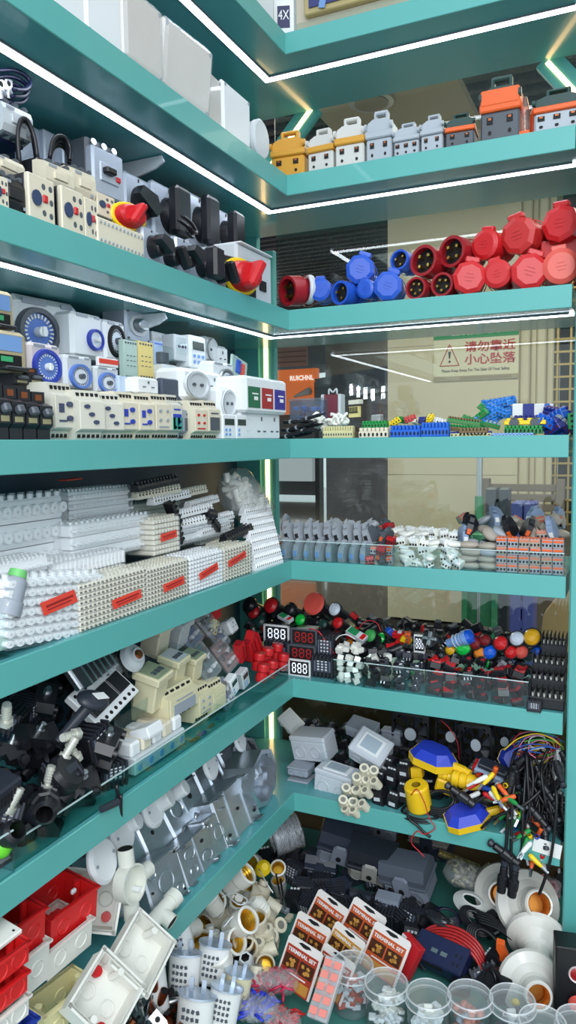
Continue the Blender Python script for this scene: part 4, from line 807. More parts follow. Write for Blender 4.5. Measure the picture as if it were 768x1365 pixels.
PK((205,240),(738,690),.07,'back pack with red label leaning behind the third pack',c=SB,cols=9,rows=7,hole=.6,red=1,lx=0,lz=.5,la=-4,lw=.6)
PK((180,246),(690,668),.16,'row of greenish strips against the back panel',c=mat('strip_green_white',(190,204,190),.35),cols=14,rows=2,style=1,hole=.5)
PK((226,312),(722,696),.10,'clear pack of thin strips under the loose white bundles',c=SC,cols=14,rows=2,style=1,hole=.5)
STR = [(250,697),(292,690),(248,708),(290,703),(250,718),(292,714),(262,680),(232,662),(275,668),(300,722),(215,655),(255,655)]
for i, (x, y) in enumerate(STR): put(strip, pos('L',x,y+6,.10+.012*(i%3)), (0,-3,(i*17)%14-7), 'loose white terminal strip in the bundle behind the labelled packs', 'terminal strip', 'loose white strips, back bundle', 1.0, 'L', c=SW if i < 9 else SB, n=14, L=.13)
for i in range(9):
    for q in range(1 if i else 2):
        z = Z['D']+i*.0150; d = .008+i*.011+q*.02; P = colx(361-i*2.2, 0, -d, z); put(strip, P, (0,0,(i*5)%5-2), 'loose white terminal strip stacked at the shelf corner', 'terminal strip', 'loose white strips, corner stack', 1.0, 'L', c=SW, n=14, L=.125)
for i, (x, y, L, lab) in enumerate([(322,716,.11,'black terminal strip on top of the corner stack'),(235,688,.05,'short black strip left of the white bundles'),(238,706,.06,'short black strip below another, left of the white bundles'),(286,690,.03,'short black strip between the two white bundles, upper'),(290,704,.03,'short black strip between the two white bundles, lower'),(214,650,.12,'long black strip high at the back panel')]):
    put(strip, pos('L',x,y,.06 if i == 0 else .09), (0,(-6,60,70,10,40,-4)[i],0), lab, 'terminal strip', 'black terminal strips', 1.1, 'L', c=BLACK, n=max(4,int(L/.009)), L=L)
def bagballs():
    r = E('plastic_bag'); m = MB(); rg = random.Random(5)
    for i in range(90):
        t = rg.random(); x = -.06+.12*t; m.cyl((x+rg.uniform(-.01,.01),rg.uniform(0,.05),.09-.07*t+rg.uniform(-.03,.03)),(x+rg.uniform(-.01,.01),rg.uniform(0,.05),.1-.07*t+rg.uniform(-.02,.02)),.007,n=8)
    o = m.build('white_fittings', ROUGHW, r); o['kind'] = 'stuff'
    m = MB(); rg = random.Random(8); vs = []
    m.sph((-.03,.025,.075),(.05,.04,.05),14,k=9); m.sph((.03,.022,.035),(.045,.04,.04),14,k=9); m.sph((0,.025,.058),(.05,.042,.046),14,k=9); m.v = [v+Vector((rg.uniform(-.004,.004),rg.uniform(-.004,.004),rg.uniform(-.004,.004))) for v in m.v]
    m.build('clear_bag', BAG, r); return r
P = pos('L', 343, 705, .09); put(bagballs, P, (0,0,0), 'lumpy clear bag of white fittings sliding down at the corner', 'bag', None, 1.15, 'L')
def cap_piece():
    r = E('threaded_plug'); MB().lathe([(.0,.05),(.012,.05),(.015,.045),(.016,.02),(.018,.018),(.018,0)],n=18).build('body', GREY, r); MB().lathe([(.0,.062),(.011,.06),(.0125,.05)],n=18).build('green_cap', mat('cap_green',(110,190,110),.4), r); return r
put(cap_piece, pos('L',8,820,.02), (0,25,0), 'grey threaded plug with pale green cap at the left frame edge', 'plug', None, 1.0, 'L')
def smallbox():
    r = E('clear_case'); MB().box((0,.03,.03),(.05,.06,.06),b=.003).build('case', CLEAR, r); m = MB(); m.box((.004,.02,.02),(.03,.03,.02),b=.002); m.cyl((.012,0.002,.02),(.012,.006,.02),.004); m.build('contents', MINT, r); return r
P = pos('L', 2, 'D', .01); put(smallbox, P, (0,0,0), 'small clear case at the left end of the strip shelf', 'box', None, 1, 'L')
def redtab(): return MB().box((0,.02,.001),(.04,.02,.002)).build('red_tab', LRED)
put(redtab, pos('L',106,640,.16), (0,-2,0), 'thin red label lying on strips at the back under the timers', 'label', None, 1, 'L')
# ================================================================ shelf D right: terminal blocks behind a clear front
def bin_front(run, x0, x1, lv, h, d=.006, divs=(), lab='', deep=.10, mat_=None):
    ax, v = (1, d) if run == 'R' else (0, -d); z = Z[lv]; r = E('acrylic_tray'); a, b = colx(x0,ax,v,z), colx(x1,ax,v,z); o = 1-ax; L = abs(b[o]-a[o]); c = (a+b)/2
    m = MB(); m.box((0,0,h/2),(L,.002,h)); m.build('front_panel', mat_ or CLEAR, r); m = MB(); m.box((0,0,h),(L,.0025,.0015)); m.build('top_edge', mat('acrylic_edge',(190,215,215),.2,coat=.5), r)
    for q in divs:
        t = colx(q,ax,v,z); x = (t[o]-c[o]); m = MB(); m.box((x,deep/2,h/2),(.002,deep,h)); m.build('divider', CLEAR, r)
    r.location = c; r.rotation_euler = (0,0,R(90) if run == 'L' else 0); return tag(r, lab, 'tray', 'clear acrylic trays')
def lever_block(c=None, lev=None):             # .011 x .03 x .036 DIN terminal with lever
    r = E('terminal_block'); MB().prism([(0,0),(.03,0),(.034,.012),(.030,.030),(.022,.036),(.010,.036),(0,.026),(-.003,.012)],-.0055,.0055,'x').build('body', c, r)
    m = MB(); m.box((0,-.002,.012),(.007,.003,.010)); m.build('label', lev, r); MB().prism([(.002,.030),(.014,.037),(.018,.042),(.006,.038)],-.004,.004,'x').build('lever', c, r); return r
def pushblock(c=None, top=None, n=3):           # .02x.02x.016
    r = E('push_in_connector'); w = .0065*n; MB().box((0,.010,.008),(w,.02,.016),b=.001).build('body', c, r); m = MB(); [m.box((-w/2+.0065*(i+.5),.006,.0165),(.0048,.010,.003),b=.0008) for i in range(n)]; m.box((0,-.0004,.0125),(w*.9,.001,.004)); m.build('levers', top, r)
    m = MB(); [m.box((-w/2+.0065*(i+.5),-.0006,.0055),(.0038,.001,.0045)) for i in range(n)]; m.build('wire_holes', DARKIN, r); return r
def oval(c=None):
    m = MB(); m.sph((0,.012,.006),(.019,.012,.0068),14,k=8); m.box((0,.012,.006),(.028,.016,.007),b=.003); return m.build('splice_connector', c)
LG = mat('terminal_light_grey', (158, 164, 172), .42); LG2 = mat('terminal_beige_grey', (168, 158, 146), .45)
for i in range(8):
    P = colx(379+i*15, 1, .018, Z['D']); put(lever_block, P, (0,(i*7)%9-4,-12), 'upright grey rail terminal with blue label in the front left tray', 'terminal block', 'grey rail terminals, front row', 1.25, c=LG, lev=SKY)
for i in range(9):
    P = pos('R', 386+i*13.2, 727-abs(i-9)*.5, .035); put(lever_block, P, (0,-25+(i*5)%12,-12), 'grey rail terminal leaning in the upper row of the left tray', 'terminal block', 'grey rail terminals, upper row', 1.25, c=LG, lev=BLACK)
kO = (pushblock, dict(c=LG,top=ORG,n=2), 'grey connector with orange levers in the heap at the left back', 'connector', 'orange lever connectors, left heap', 3)
kG = (lever_block, dict(c=LG,lev=SALMON), 'grey rail terminal with salmon label in the left back heap', 'terminal block', 'salmon label terminals', 2)
heap('R', 372, 500, 'D', [kO,kG], (.026,.03,.022), .06, .13, .04, .07, 3, rjit=60)
kD = (pushblock, dict(c=REDD,top=RED,n=3), 'dark red connector block in the tray left of the white ones', 'connector', 'dark red connectors', 2); kD2 = (lever_block, dict(c=DGREY,lev=ORG), 'dark grey rail terminal with orange label beside the white connectors', 'terminal block', 'dark orange label terminals', 2)
heap('R', 489, 524, 'D', [kD,kD2,kO], (.022,.022,.02), .016, .09, .05, .07, 4, rjit=35)
kW = (oval, dict(c=ROUGHW), 'white splice connector in the middle tray heap', 'connector', 'white splice connectors', 2); kW2 = (pushblock, dict(c=ROUGHW,top=WHITE,n=3), 'white push-in connector in the middle tray heap', 'connector', 'white push-in connectors', 2)
heap('R', 528, 612, 'D', [kW,kW2], (.024,.022,.014), .016, .11, .052, .075, 5, rjit=45)
kE = (oval, dict(c=LG2), 'beige grey oval splice lying in the stacked tray', 'connector', 'beige oval splices', 3); kE2 = (oval, dict(c=LG), 'light grey oval splice lying in the stacked tray', 'connector', 'light grey oval splices', 2)
heap('R', 614, 660, 'D', [kE,kE2], (.040,.03,.014), .016, .06, .056, .06, 6, jit=.5, rjit=8, sc=1.2)
kP = (pushblock, dict(c=LG,top=ORG,n=3), 'grey three way connector with orange levers stacked at the right front', 'connector', 'orange lever connectors, right stack', 4); kP2 = (pushblock, dict(c=LG2,top=SALMON,n=3), 'beige grey connector with salmon levers stacked at the right front', 'connector', 'salmon lever connectors, right stack', 2)
heap('R', 661, 752, 'D', [kP,kP2], (.0215,.022,.0175), .014, .03, .068, .07, 7, jit=.15, rjit=3, sc=1.05)
kM = (lever_block, dict(c=mat('terminal_blue_grey',(130,150,180),.4),lev=PAPER), 'blue grey rail terminal on the mixed heap at the right back', 'terminal block', 'blue grey terminals on the mixed heap', 2); kN = (lever_block, dict(c=BLACK,lev=ORG), 'black rail terminal on the mixed heap at the right back', 'terminal block', 'black terminals on the mixed heap', 1)
heap('R', 615, 750, 'D', [kM,kN,kE2,kP2,kE], (.03,.03,.02), .06, .16, .078, .10, 8, rjit=60, sc=1.15)
def rubber_cap(): return MB().sph((0,0,0),(.022,.018,.016),16,k=10).build('rubber_cap', RUB)
put(rubber_cap, pos('R',731,700,.14), (0,0,0), 'round black rubber cap on the grey heap at the right', 'cap')
def barrel_bag():
    r = E('connector_bundle'); m = MB(); 
    for i in range(7):
        for j in range(3): m.box((-.05+i*.016,j*.016,0),(.014,.014,.022),b=.002)
    m.build('blocks', LG2, r); return r
put(barrel_bag, pos('R',718,710,.10), (0,-38,10), 'long tilted row of beige terminals leaning toward the right post', 'terminal bar')
bin_front('R', 372, 488, 'D', .045, divs=(375,410,442,466,487), lab='clear tray front holding the grey rail terminals')
bin_front('R', 489, 524, 'D', .045, divs=(523,), lab='clear tray front holding the dark red connectors'); bin_front('R', 526, 612, 'D', .045, divs=(568,611), lab='clear tray front holding the white connectors'); bin_front('R', 614, 752, 'D', .045, divs=(661,), lab='clear tray front holding ovals and orange lever connectors')
# ================================================================ shelf E left: black fittings, relays, red caps
def clamp():                                   # insulation piercing clamp, .06 x .04 x .05
    r = E('piercing_clamp'); m = MB()
    m.prism([(-.030,0),(.030,0),(.030,.010),(.020,.022),(.012,.014),(.0,.020),(-.012,.014),(-.020,.022),(-.030,.010)],0,.036,'y'); m.build('lower_jaw', BLACK, r)
    m = MB(); m.prism([(-.028,.026),(-.018,.028),(-.010,.036),(.0,.029),(.010,.036),(.018,.028),(.028,.026),(.030,.040),(.018,.050),(-.018,.050),(-.030,.040)],.002,.034,'y')
    for x in (-.02,.02): m.cyl((x,-.004,.038),(x,.040,.038),.007,n=12)
    m.build('upper_jaw', BLACK, r)
    m = MB(); m.cyl((0,.018,.046),(0,.018,.066),.0045,n=8); m.cyl((0,.018,.050),(0,.018,.056),.0075,n=6); m.build('bolt', STEEL, r); return r
BLK2 = mat('slate_black_plastic', (44, 48, 58), .38)
def elbow(c=None):                            # dead end clamp with ring
    r = E('cable_gland'); m = MB(); m.lathe([(.011,0),(.013,.0),(.013,.0),(.013,.04),(.016,.042),(.016,.06),(.011,.066),(.011,.0)],(0,0,.014),(0,-1,.25),20); m.build('barrel', c, r); MB().lathe([(.016,.020),(.020,.022),(.020,.034),(.016,.036)],(0,0,.014),(0,-1,.25),8,smooth=False).build('hex_nut', c, r); MB().box((0,.022,.014),(.03,.03,.026),b=.005).build('foot', c, r); return r
def trafo():
    r = E('relay_block'); MB().box((0,.02,.02),(.05,.04,.036),b=.002).build('case', BLACK, r); m = MB(); [m.box((-.02+i*.008,.02,.02),(.003,.044,.04)) for i in range(6)]; m.build('fins', BLK2, r); m = MB(); m.box((0,-.0008,.022),(.034,.001,.020)); [m.box((0,-.0014,.016+i*.005),(.026,.0005,.0015),m=1) for i in range(4)]; m.build('rating_label', [mat('label_slate',(96,102,120),.5), PAPER], r); return r
g = 'black piercing clamps in the left heap'
kc = (clamp, {}, 'black piercing clamp with steel bolt in the heap at the left of the lower shelf', 'clamp', g, 4); ke = (elbow, dict(c=BLACK), 'black cable gland with hex nut in the left heap', 'cable gland', 'black cable glands', 2); kt = (trafo, {}, 'black finned relay block in the left heap', 'relay', 'black finned blocks', 1)
heap('L', -12, 168, 'E', [kc,ke,kt], (.052,.05,.036), .035, .2, .085, .16, 21, rjit=70)
heap('L', -14, 110, 'E', [kc,ke], (.055,.05,.04), .045, .10, .05, .08, 22, rjit=80)
def probe():
    r = E('oval_head_sensor'); m = MB(); m.sph((0,0,.06),(.026,.018,.009),18,k=8); m.build('head', BLK2, r); m = MB(); m.box((.004,-.004,.0693),(.022,.012,.0008)); m.build('white_label', PAPER, r); MB().cyl((0,0,.055),(-.02,.0,.0),.008,.006,12).build('stem', BLK2, r); return r
put(probe, pos('L',92,985,.06), (30,14,0), 'black oval headed sensor with white label standing out of the heap', 'sensor', None, 1.2, 'L')
put(trafo, pos('L',139,1005,.04), (0,-14,4), 'black relay block with grey label and white nut on the heap', 'relay', None, 1.15, 'L')
def stud():
    m = MB(); m.cyl((0,0,0),(0,0,.034),.006,n=10,m=0); m.cyl((0,0,0),(0,0,.008),.010,n=6,m=0); [m.cyl((0,0,.012+i*.004),(0,0,.014+i*.004),.0068,n=10,m=0) for i in range(5)]; return m.build('threaded_stud', mat('pale_zinc',(205,206,196),.3,.4))
for x, y, rot, lab in [(62,1052,(10,10,0),'pale threaded stud standing up in the black heap'),(84,1012,(20,30,0),'pale threaded stud beside the round black cap'),(104,978,(0,-80,0),'pale nut lying left of the labelled relay block'),(10,1082,(20,25,0),'steel stud near the vented block at the left edge'),(8,965,(20,-15,0),'white bottle-like stud at the upper left of the black heap'),(103,1012,(0,-30,0),'steel stud right of the round black cap')]:
    put(stud, pos('L',x,y,.035), rot, lab, 'stud', None, 1.0, 'L')
def capround():
    r = E('round_knob_fitting'); MB().lathe([(0,.03),(.022,.028),(.026,.02),(.026,.006),(.024,0)],n=22).build('cap', BLACK, r); m = MB(); m.box((0,0,.0295),(.022,.010,.001)); m.build('raised_label', BLK2, r); return r
put(capround, pos('L',76,1040,.04), (50,0,10), 'round black cap with raised label in the middle of the heap', 'cap', None, 1.1, 'L')
def blkring():
    return MB().lathe([(.010,0),(.016,0),(.017,.004),(.017,.03),(.010,.03),(.010,0)],(0,0,0),(0,1,0),22).build('ring_fitting', BLK2)
put(blkring, pos('L',64,1085,.03), (0,0,15), 'open black ring fitting at the front of the heap, left of two', 'fitting', 'ring fittings', 1.2, 'L'); put(blkring, pos('L',88,1072,.035), (0,0,15), 'open black ring fitting at the front of the heap, right of two', 'fitting', 'ring fittings', 1.0, 'L')
def vent():
    r = E('vented_block'); MB().box((0,.02,.02),(.06,.04,.04),b=.003).build('case', BLK2, r); m = MB(); [m.box((-.02+i*.006,-.0006,.022),(.0025,.001,.016)) for i in range(8)]; m.build('vent_slots', DARKIN, r); return r
put(vent, pos('L',8,1085,.03), (12,-8,0), 'slate vented block at the left frame edge of the black heap', 'relay', None, 1.0, 'L')
put(loops, pos('L',150,1062,.004), (0,170,0), 'black lead hanging over the clear front of the lower shelf', 'cable', None, 1.0, 'L', n=1, h=.04, w=.006, c=BLACK)
m = MB(); a, b = pos('L',131,1078,.0), pos('L',152,1068,.0); m.cyl(a+Vector((.006,0,0)), b+Vector((.006,0,0)), .005, .006, 10); tag(m.build('probe_tip', BLK2), 'dark probe tip lying on the shelf edge at the end of the black lead', 'probe')
bin_front('L', 18, 384, 'E', .036, d=.008, divs=(300,), lab='long clear strip along the front of the black fittings shelf', deep=.2, mat_=clear('green_tinted_acrylic',(214,240,236),1.0,.04))
bin_front('L', -10, 20, 'E', .055, d=.004, divs=(19,), lab='small clear bin at the left end of the black fittings shelf', deep=.06)
m = MB(); m.sph((0,0,0),(.02,.014,.016),14); o = m.build('green_cap', mat('lime_cap',(120,220,40),.4)); o.location = pos('L',-2,1128,.03); tag(o, 'lime green cap in the small clear bin at the left', 'cap')
put(vent, pos('L',2,1162,.025), (0,0,0), 'violet block at the bottom of the small clear bin', 'block', None, .7, 'L')
def heatsink():
    r = E('heat_sink'); MB().box((0,.02,.025),(.06,.04,.012),b=.002).build('plate', STEEL, r); m = MB(); [m.box((-.025+i*.010,.02,.04),(.003,.04,.022)) for i in range(6)]; m.build('fins', STEEL, r); return r
put(heatsink, pos('L',110,915,.10), (60,-14,0), 'silver finned heat sink behind the black heap', 'heat sink', None, 1.2, 'L')
def ssr():
    r = E('relay_terminal_block'); MB().box((0,.06,.008),(.12,.08,.016),b=.002).build('base', WHITE, r)
    for i in range(3): m = MB(); m.box((-.037+i*.037,.058,.0175),(.034,.036,.004),b=.001); m.build('black_window', BLACK, r)
    m = MB(); [m.cyl((-.05+i*.0143,y,.0155),(-.05+i*.0143,y,.0168),.0036,n=8) for i in range(8) for y in (.029,.09)]; m.build('screw_holes', DARKIN, r); return r
put(ssr, pos('L',168,962,.045), (44,-14,4), 'white terminal base with three black windows lying tilted', 'terminal block', None, .95, 'L')
def pcb(c=None, w=.05, h=.07):
    r = E('circuit_board'); MB().box((0,0,h/2),(w,.002,h)).build('board', c, r); m = MB(); rg = random.Random(4)
    for i in range(16): m.box((rg.uniform(-.42,.42)*w,-.004,rg.uniform(.08,.92)*h),(rg.uniform(.004,.012),.007,rg.uniform(.004,.01)),m=rg.randint(0,2))
    m.build('components', [DARKIN, COPPER, PALE], r); return r
def pcbag(c=None): 
    r = pcb(c=c); r.name = 'bagged_circuit_board'; MB().box((0,-.002,.036),(.058,.018,.078),b=.006).build('clear_bag', BAG, r); return r
put(pcbag, pos('L',133,912,.09), (-30,-10,0), 'bagged circuit board left of the clear dimmer', 'circuit board', None, .9, 'L', c=mat('board_grey',(110,112,120),.4))
put(pcbag, pos('L',150,905,.09), (-30,-10,0), 'bagged circuit board touching the clear dimmer', 'circuit board', None, .9, 'L', c=mat('board_grey',(110,112,120)))
def dimmer():
    r = E('round_dimmer'); MB().lathe([(0,.018),(.012,.018),(.014,.012),(.022,.008),(.026,.0)],n=24).build('ring', PALE, r); MB().lathe([(0,.022),(.007,.022),(.009,.017)],n=14).build('knob', COPPER, r); MB().box((0,0,-.008),(.06,.05,.014),b=.003).build('clear_plate', CLEAR, r); return r
put(dimmer, pos('L',176,877,.08), (60,-12,0), 'clear round dimmer with copper centre above the white base', 'dimmer', None, 1.0, 'L')
def caprow(n=5):
    r = E('relay_socket'); MB().box((0,.03,.012),(.12,.06,.024),b=.002).build('base', PALE, r)
    for i in range(n): MB().box((-.05+i*.025,.03,.033),(.021,.05,.020),b=.003).build('terminal_cap', CREAM if i % 2 else WHITE, r)
    m = MB(); [m.cyl((-.05+i*.025,-.001,.010),(-.05+i*.025,.002,.010),.005,n=10) for i in range(n)]; m.build('openings', SKY, r); return r
put(caprow, pos('L',216,1012,.02), (0,0,0), 'row of white socket terminals standing behind the clear strip', 'socket', None, 1.25, 'L', n=5)
put(plate, pos('L',186,985,.05), (70,0,0), 'white flat cap above the row of socket terminals', 'cap', None, (.55,1,.5), 'L', c=WHITE, w=.08)
def tray(): return MB().open_box((0,.03,0),(.14,.06,.03),.002).build('clear_tray', CLEAR)
put(tray, pos('L',182,958,.06), (10,-5,0), 'long clear tray in front of the white terminal base', 'tray', None, .9, 'L')
def relay(c=None, top=None, clearlid=1):       # .04x.04x.06
    r = E('plug_in_relay'); MB().box((0,.02,.028),(.034,.034,.05),b=.002).build('body', c, r); MB().box((0,.02,.052),(.042,.042,.012),b=.002).build('collar', c, r)
    MB().box((0,.02,.064),(.038,.038,.012),b=.002).build('clear_lid' if clearlid else 'lid', CLEAR if clearlid else c, r)
    m = MB(); m.box((0,.02,.0585),(.034,.034,.001)); [m.box((-.009+i*.009,.014,.0595),(.006,.008,.002),m=1) for i in range(3)]; m.build('face_print', [top or PALE, DGREY], r); return r
REL = [(214,950,.05,(14,-6,4),1.3,YEL_W,mat('print_greenish',(150,160,130),.5),'cream plug-in relay with greenish face, front left of the group'),(240,920,.07,(14,-6,4),1.15,YEL_W,PALE,'cream plug-in relay with pale blue face, middle of the group'),(264,910,.07,(14,-8,0),1.0,YEL_W,mat('print_greenish',(150,160,130)),'cream plug-in relay with green trim, right of the middle one'),
 (218,878,.11,(16,-8,0),1.2,CREAM,mat('print_redgrey',(180,130,125),.4),'cream relay with red grey display face, back of the group'),(244,866,.11,(20,-8,0),1.1,PALE,PALE,'milky relay with clear lid beside the red faced one')]
for x, y, d, rot, s, c, t, lab in REL: put(relay, pos('L',x,y,d), rot, lab, 'relay', 'cream plug-in relays', s, 'L', c=c, top=t)
for x0, x1, yb, yt, lab, kw in [(225,264,957,914,'large plain yellowed relay box with printed diagram',dict(c=YEL_W,dot=GREY,lay=3,panel=YEL_W)),(265,283,960,914,'narrow yellowed relay box, middle of three plain ones',dict(c=YEL_W,dot=GREY,lay=1)),(283,301,955,908,'yellowed relay box, right of three plain ones',dict(c=YEL_W,dot=YEL_W,lay=3))]:
    fit(din, (.036,.06,.09), 'L', (x0,x1), (yb,yt), .035, lab, 'relay', 'plain yellowed relay boxes', **kw)
BB = mat('board_blue', (40, 66, 110), .4); BG_ = mat('board_teal_dark', (36, 74, 78), .4)
for x, y, d, rot, s, c, lab in [(262,858,.10,(-35,-18,0),1.0,BB,'bagged blue circuit board high behind the relays'),(285,842,.11,(-35,-18,0),.9,mat('board_grey',(110,112,120)),'bagged grey circuit board near the red box'),(285,902,.06,(-28,-20,0),1.0,BG_,'bagged dark green circuit board in the middle'),(310,890,.07,(-30,-16,0),.9,mat('board_brown',(110,80,80),.4),'bagged reddish board left of the red caps'),(307,940,.035,(-20,-22,0),.8,BB,'dark blue board in front of the bagged ones'),(300,862,.10,(-30,-18,0),.8,BB,'small bagged blue board under the beige block')]:
    put(pcbag, pos('L',x,y,d), rot, lab, 'circuit board', 'bagged circuit boards', s, 'L', c=c)
def redcap():
    r = E('red_terminal_cover'); m = MB(); m.prism([(-.012,0),(.012,0),(.010,.05),(-.010,.05)],0,.02,'y'); m.build('cover', RED, r); m = MB(); m.box((0,-.001,.025),(.003,.004,.044)); m.box((0,.01,.051),(.016,.014,.004)); m.build('rib', REDD, r); return r
for x, y, rot, s in [(326,880,(10,-28,0),.95),(340,878,(5,-30,0),1.0),(349,868,(0,-30,0),1.0),(334,866,(5,20,0),.8)]: put(redcap, pos('L',x,y,.06), rot, 'red wedge shaped cover in the slanting pile near the corner', 'cover', 'red wedge covers', s, 'L')
def redbarrel():
    r = E('red_coupling'); MB().lathe([(0,0),(.012,0),(.013,.003),(.013,.014),(.010,.017),(.010,.020),(.013,.023),(.013,.034),(.011,.038),(0,.038)],n=16).build('barrel', RED, r); MB().lathe([(.0125,.0385),(.007,.0385)],n=16).build('rim', REDD, r); return r
for x, y, d in [(348,908,.03),(360,903,.03),(375,893,.03),(354,886,.05),(367,880,.05),(343,893,.05)]: put(redbarrel, pos('L',x,y,d), (8,6,0), 'red waisted coupling in the group by the shelf corner', 'coupling', 'red waisted couplings', 1.05, 'L')
put(digital, pos('L',330,915,.05), (0,-16,0), 'small white framed meter left of the red couplings', 'meter', None, .5, 'L', c=PALE, n=2); put(digital, pos('L',316,924,.04), (0,-20,0), 'second white framed meter leaning behind the clear strip', 'meter', None, .5, 'L', c=WHITE, n=1)
put(adapter, pos('L',306,846,.12), (-20,-10,0), 'white slotted socket pair at the back right of the shelf, left one', 'adapter', None, .55, 'L', face='slots'); put(adapter, pos('L',316,842,.10), (-20,-10,0), 'white slotted socket pair at the back right of the shelf, right one', 'adapter', None, .55, 'L', face='slots')
put(plate, pos('L',290,826,.12), (0,-10,0), 'red box peeking under the shelf above the circuit boards', 'box', None, (.5,1,.3), 'L', c=RED, w=.0803)
put(bar, pos('L',291,838,.11), (0,-60,0), 'beige block with round holes above the circuit boards', 'terminal block', None, 1.6, 'L', c=BEI, hole=BRN, n=3, w=.02)
for i in range(8): put(plate, pos('L',(252,262,274,286,296,235,308,320)[i],(992,985,978,972,966,1003,958,948)[i],.03), (60,i*20,i*25), ('%s block lying low behind the clear strip' % ('brown','blue')[i%2]), 'block', '%s blocks behind the clear strip' % ('brown','blue')[i%2], .28, 'L', c=[BRN,NVY][i%2])
# ================================================================ shelf E right: push buttons, meters, bins
def button(c=None, flat=0):                    # axis: -Y toward front, r .012
    r = E('push_button'); MB().lathe([(.0,.040),(.010,.040),(.010,.006),(.010,.006)],(0,0,0),(0,1,0),12).build('body', BLACK, r); MB().lathe([(.013,.0),(.0145,.0),(.0145,.0),(.0145,.006),(.010,.006)],(0,0,0),(0,1,0),18).build('bezel', STEEL if flat == 2 else BLACK, r)
    m = MB(); m.lathe([(0,-.007),(.008,-.006),(.012,-.002),(.0132,.001)] if flat != 1 else [(0,-.010),(.016,-.009),(.018,-.005),(.012,-.002),(.012,.0)],(0,0,0),(0,1,0),18); m.build('coloured_cap', c, r); return r
CG = mat('lamp_green', (20, 190, 70), .25, coat=.5); CR = mat('lamp_red', (206, 30, 36), .25, coat=.5); CB2 = mat('lamp_blue', (20, 90, 210), .25, coat=.5); CY_ = mat('lamp_yellow', (226, 170, 30), .25, coat=.5); CW = mat('lamp_white', (205, 215, 230), .25, coat=.5); CO = mat('lamp_orange', (226, 130, 30), .3, coat=.5)
BT = [(617,862,13,CG,'bright green lamp cap at the left of the round lamps'),(632,857,10,mat('lamp_dark_red',(120,26,30),.3),'dark red lamp right of the green one'),(652,869,11,CB2,'bright blue lamp below the dark red ones'),(646,853,9,mat('lamp_dark_red',(120,26,30)),'second dark red lamp behind the blue one'),(667,857,11,CR,'red lamp right of the bright blue one'),
 (681,869,10,CR,'red lamp, lower left of two below the white lamp'),(695,869,10,RED2,'pinkish red lamp, lower right of two below the white lamp'),(689,851,11,CW,'white lamp left of the yellow one'),(709,849,13,CY_,'large yellow lamp with dark bezel'),(716,869,8,CB2,'small blue lamp under the yellow one'),(639,870,9,CO,'orange lamp low between green and blue'),(600,866,8,CY_,'dull yellow lamp left of the green one'),
 (421,806,13,RED2,'flat red mushroom button standing above the meters'),(361,807,12,RED,'red cup-like button at the left back'),(400,826,9,CG,'small bright green button behind the white meter'),(338,816,10,RED,'red button at the far left back'),(450,830,9,RED,'red button among wires in the middle'),(493,847,10,mat('lamp_mesh_green',(60,160,80),.5),'green mesh lamp in the middle'),
 (466,858,7,CO,'orange button in the middle clutter'),(430,832,8,DGRN,'dark green button right of the meters'),(332,806,11,BLACK,'large black button at the far left back'),(345,828,12,DGRN,'dark green button left of the first meter'),(446,812,10,CW,'silver white lamp standing in the middle back'),(386,812,10,BLACK,'black button left of the red mushroom')]
for x, y, rp, c, lab in BT:
    d = .13 if y < 875 else .05; P = pos('R', x, y, d); dep = (P-CAM).dot(_fw)
    put(button, P, (-28,0,-14), lab, 'push button', 'round lamps and push buttons', rp*dep/FPX/.0145, c=c, flat=1 if (x,y) == (421,806) else 0)
def lampbig():
    r = E('signal_lamp'); MB().lathe([(.010,0),(.012,.02),(.014,.02),(.016,.04),(.018,.044),(.018,.056)],n=18).build('body', SKY, r); MB().lathe([(.018,.056),(.016,.066),(0,.070)],n=18).build('blue_ring', CB2, r); m = MB(); [m.lathe([(.0135+.001*i,.018+i*.01),(.0165,.020+i*.01),(.0135+.001*i,.022+i*.01)],n=18) for i in range(3)]; m.build('ribs', PALE, r); return r
put(lampbig, pos('R',597,858,.13), (0,65,-10), 'pale blue ribbed signal lamp lying on its side', 'lamp', None, .95)
def selector():
    r = E('selector_switch'); MB().lathe([(0,.02),(.016,.02),(.017,.012),(.017,0)],n=18).build('body', BLACK, r); m = MB(); m.box((0,0,.022),(.028,.007,.006),b=.001); m.box((0,0,.022),(.007,.028,.006),b=.001); m.build('cross_grip', STEEL, r); return r
put(selector, pos('R',578,856,.12), (60,0,-10), 'black selector switch with pale cross shaped grip', 'switch', None, 1.2)
WF = mat('meter_frame_white', (222,224,226), .4); SEGW = mat('segment_white', (235,240,245), .4, emit=((225,235,255), .9)); SEGR = mat('segment_red', (150,30,34), .4, emit=((190,30,36), .25))
def meter(frame=None, seg=None):               # .05 x .03 x .03
    r = E('panel_meter'); MB().box((0,.018,.015),(.046,.034,.026),b=.002).build('case', BLACK, r); m = MB(); 
    for s in (-1,1): m.box((s*.0235,.0,.015),(.003,.004,.03)); m.box((0,0,.015+s*.0135),(.05,.004,.003))
    m.build('frame', frame, r); MB().box((0,.0006,.015),(.044,.002,.024)).build('screen', DARKIN, r)
    m = MB()
    for i in range(3):
        x = -.0125+i*.0125
        for z in (.0075,.015,.0225): m.box((x,-.0008,z),(.006,.0008,.0016))
        for z in (.0112,.0188):
            for s in (-1,1): m.box((x+s*.0036,-.0008,z),(.0015,.0008,.005))
    m.build('digits', seg, r); return r
fit(meter, (.05,.03,.03), 'R', (352,386), (856,833), .07, 'upper white framed meter showing 888', 'meter', 'digital panel meters', frame=WF, seg=SEGW)
fit(meter, (.05,.03,.03), 'R', (388,423), (861,838), .06, 'upper dark meter with dull red digits', 'meter', 'digital panel meters', frame=DGREY, seg=SEGR)
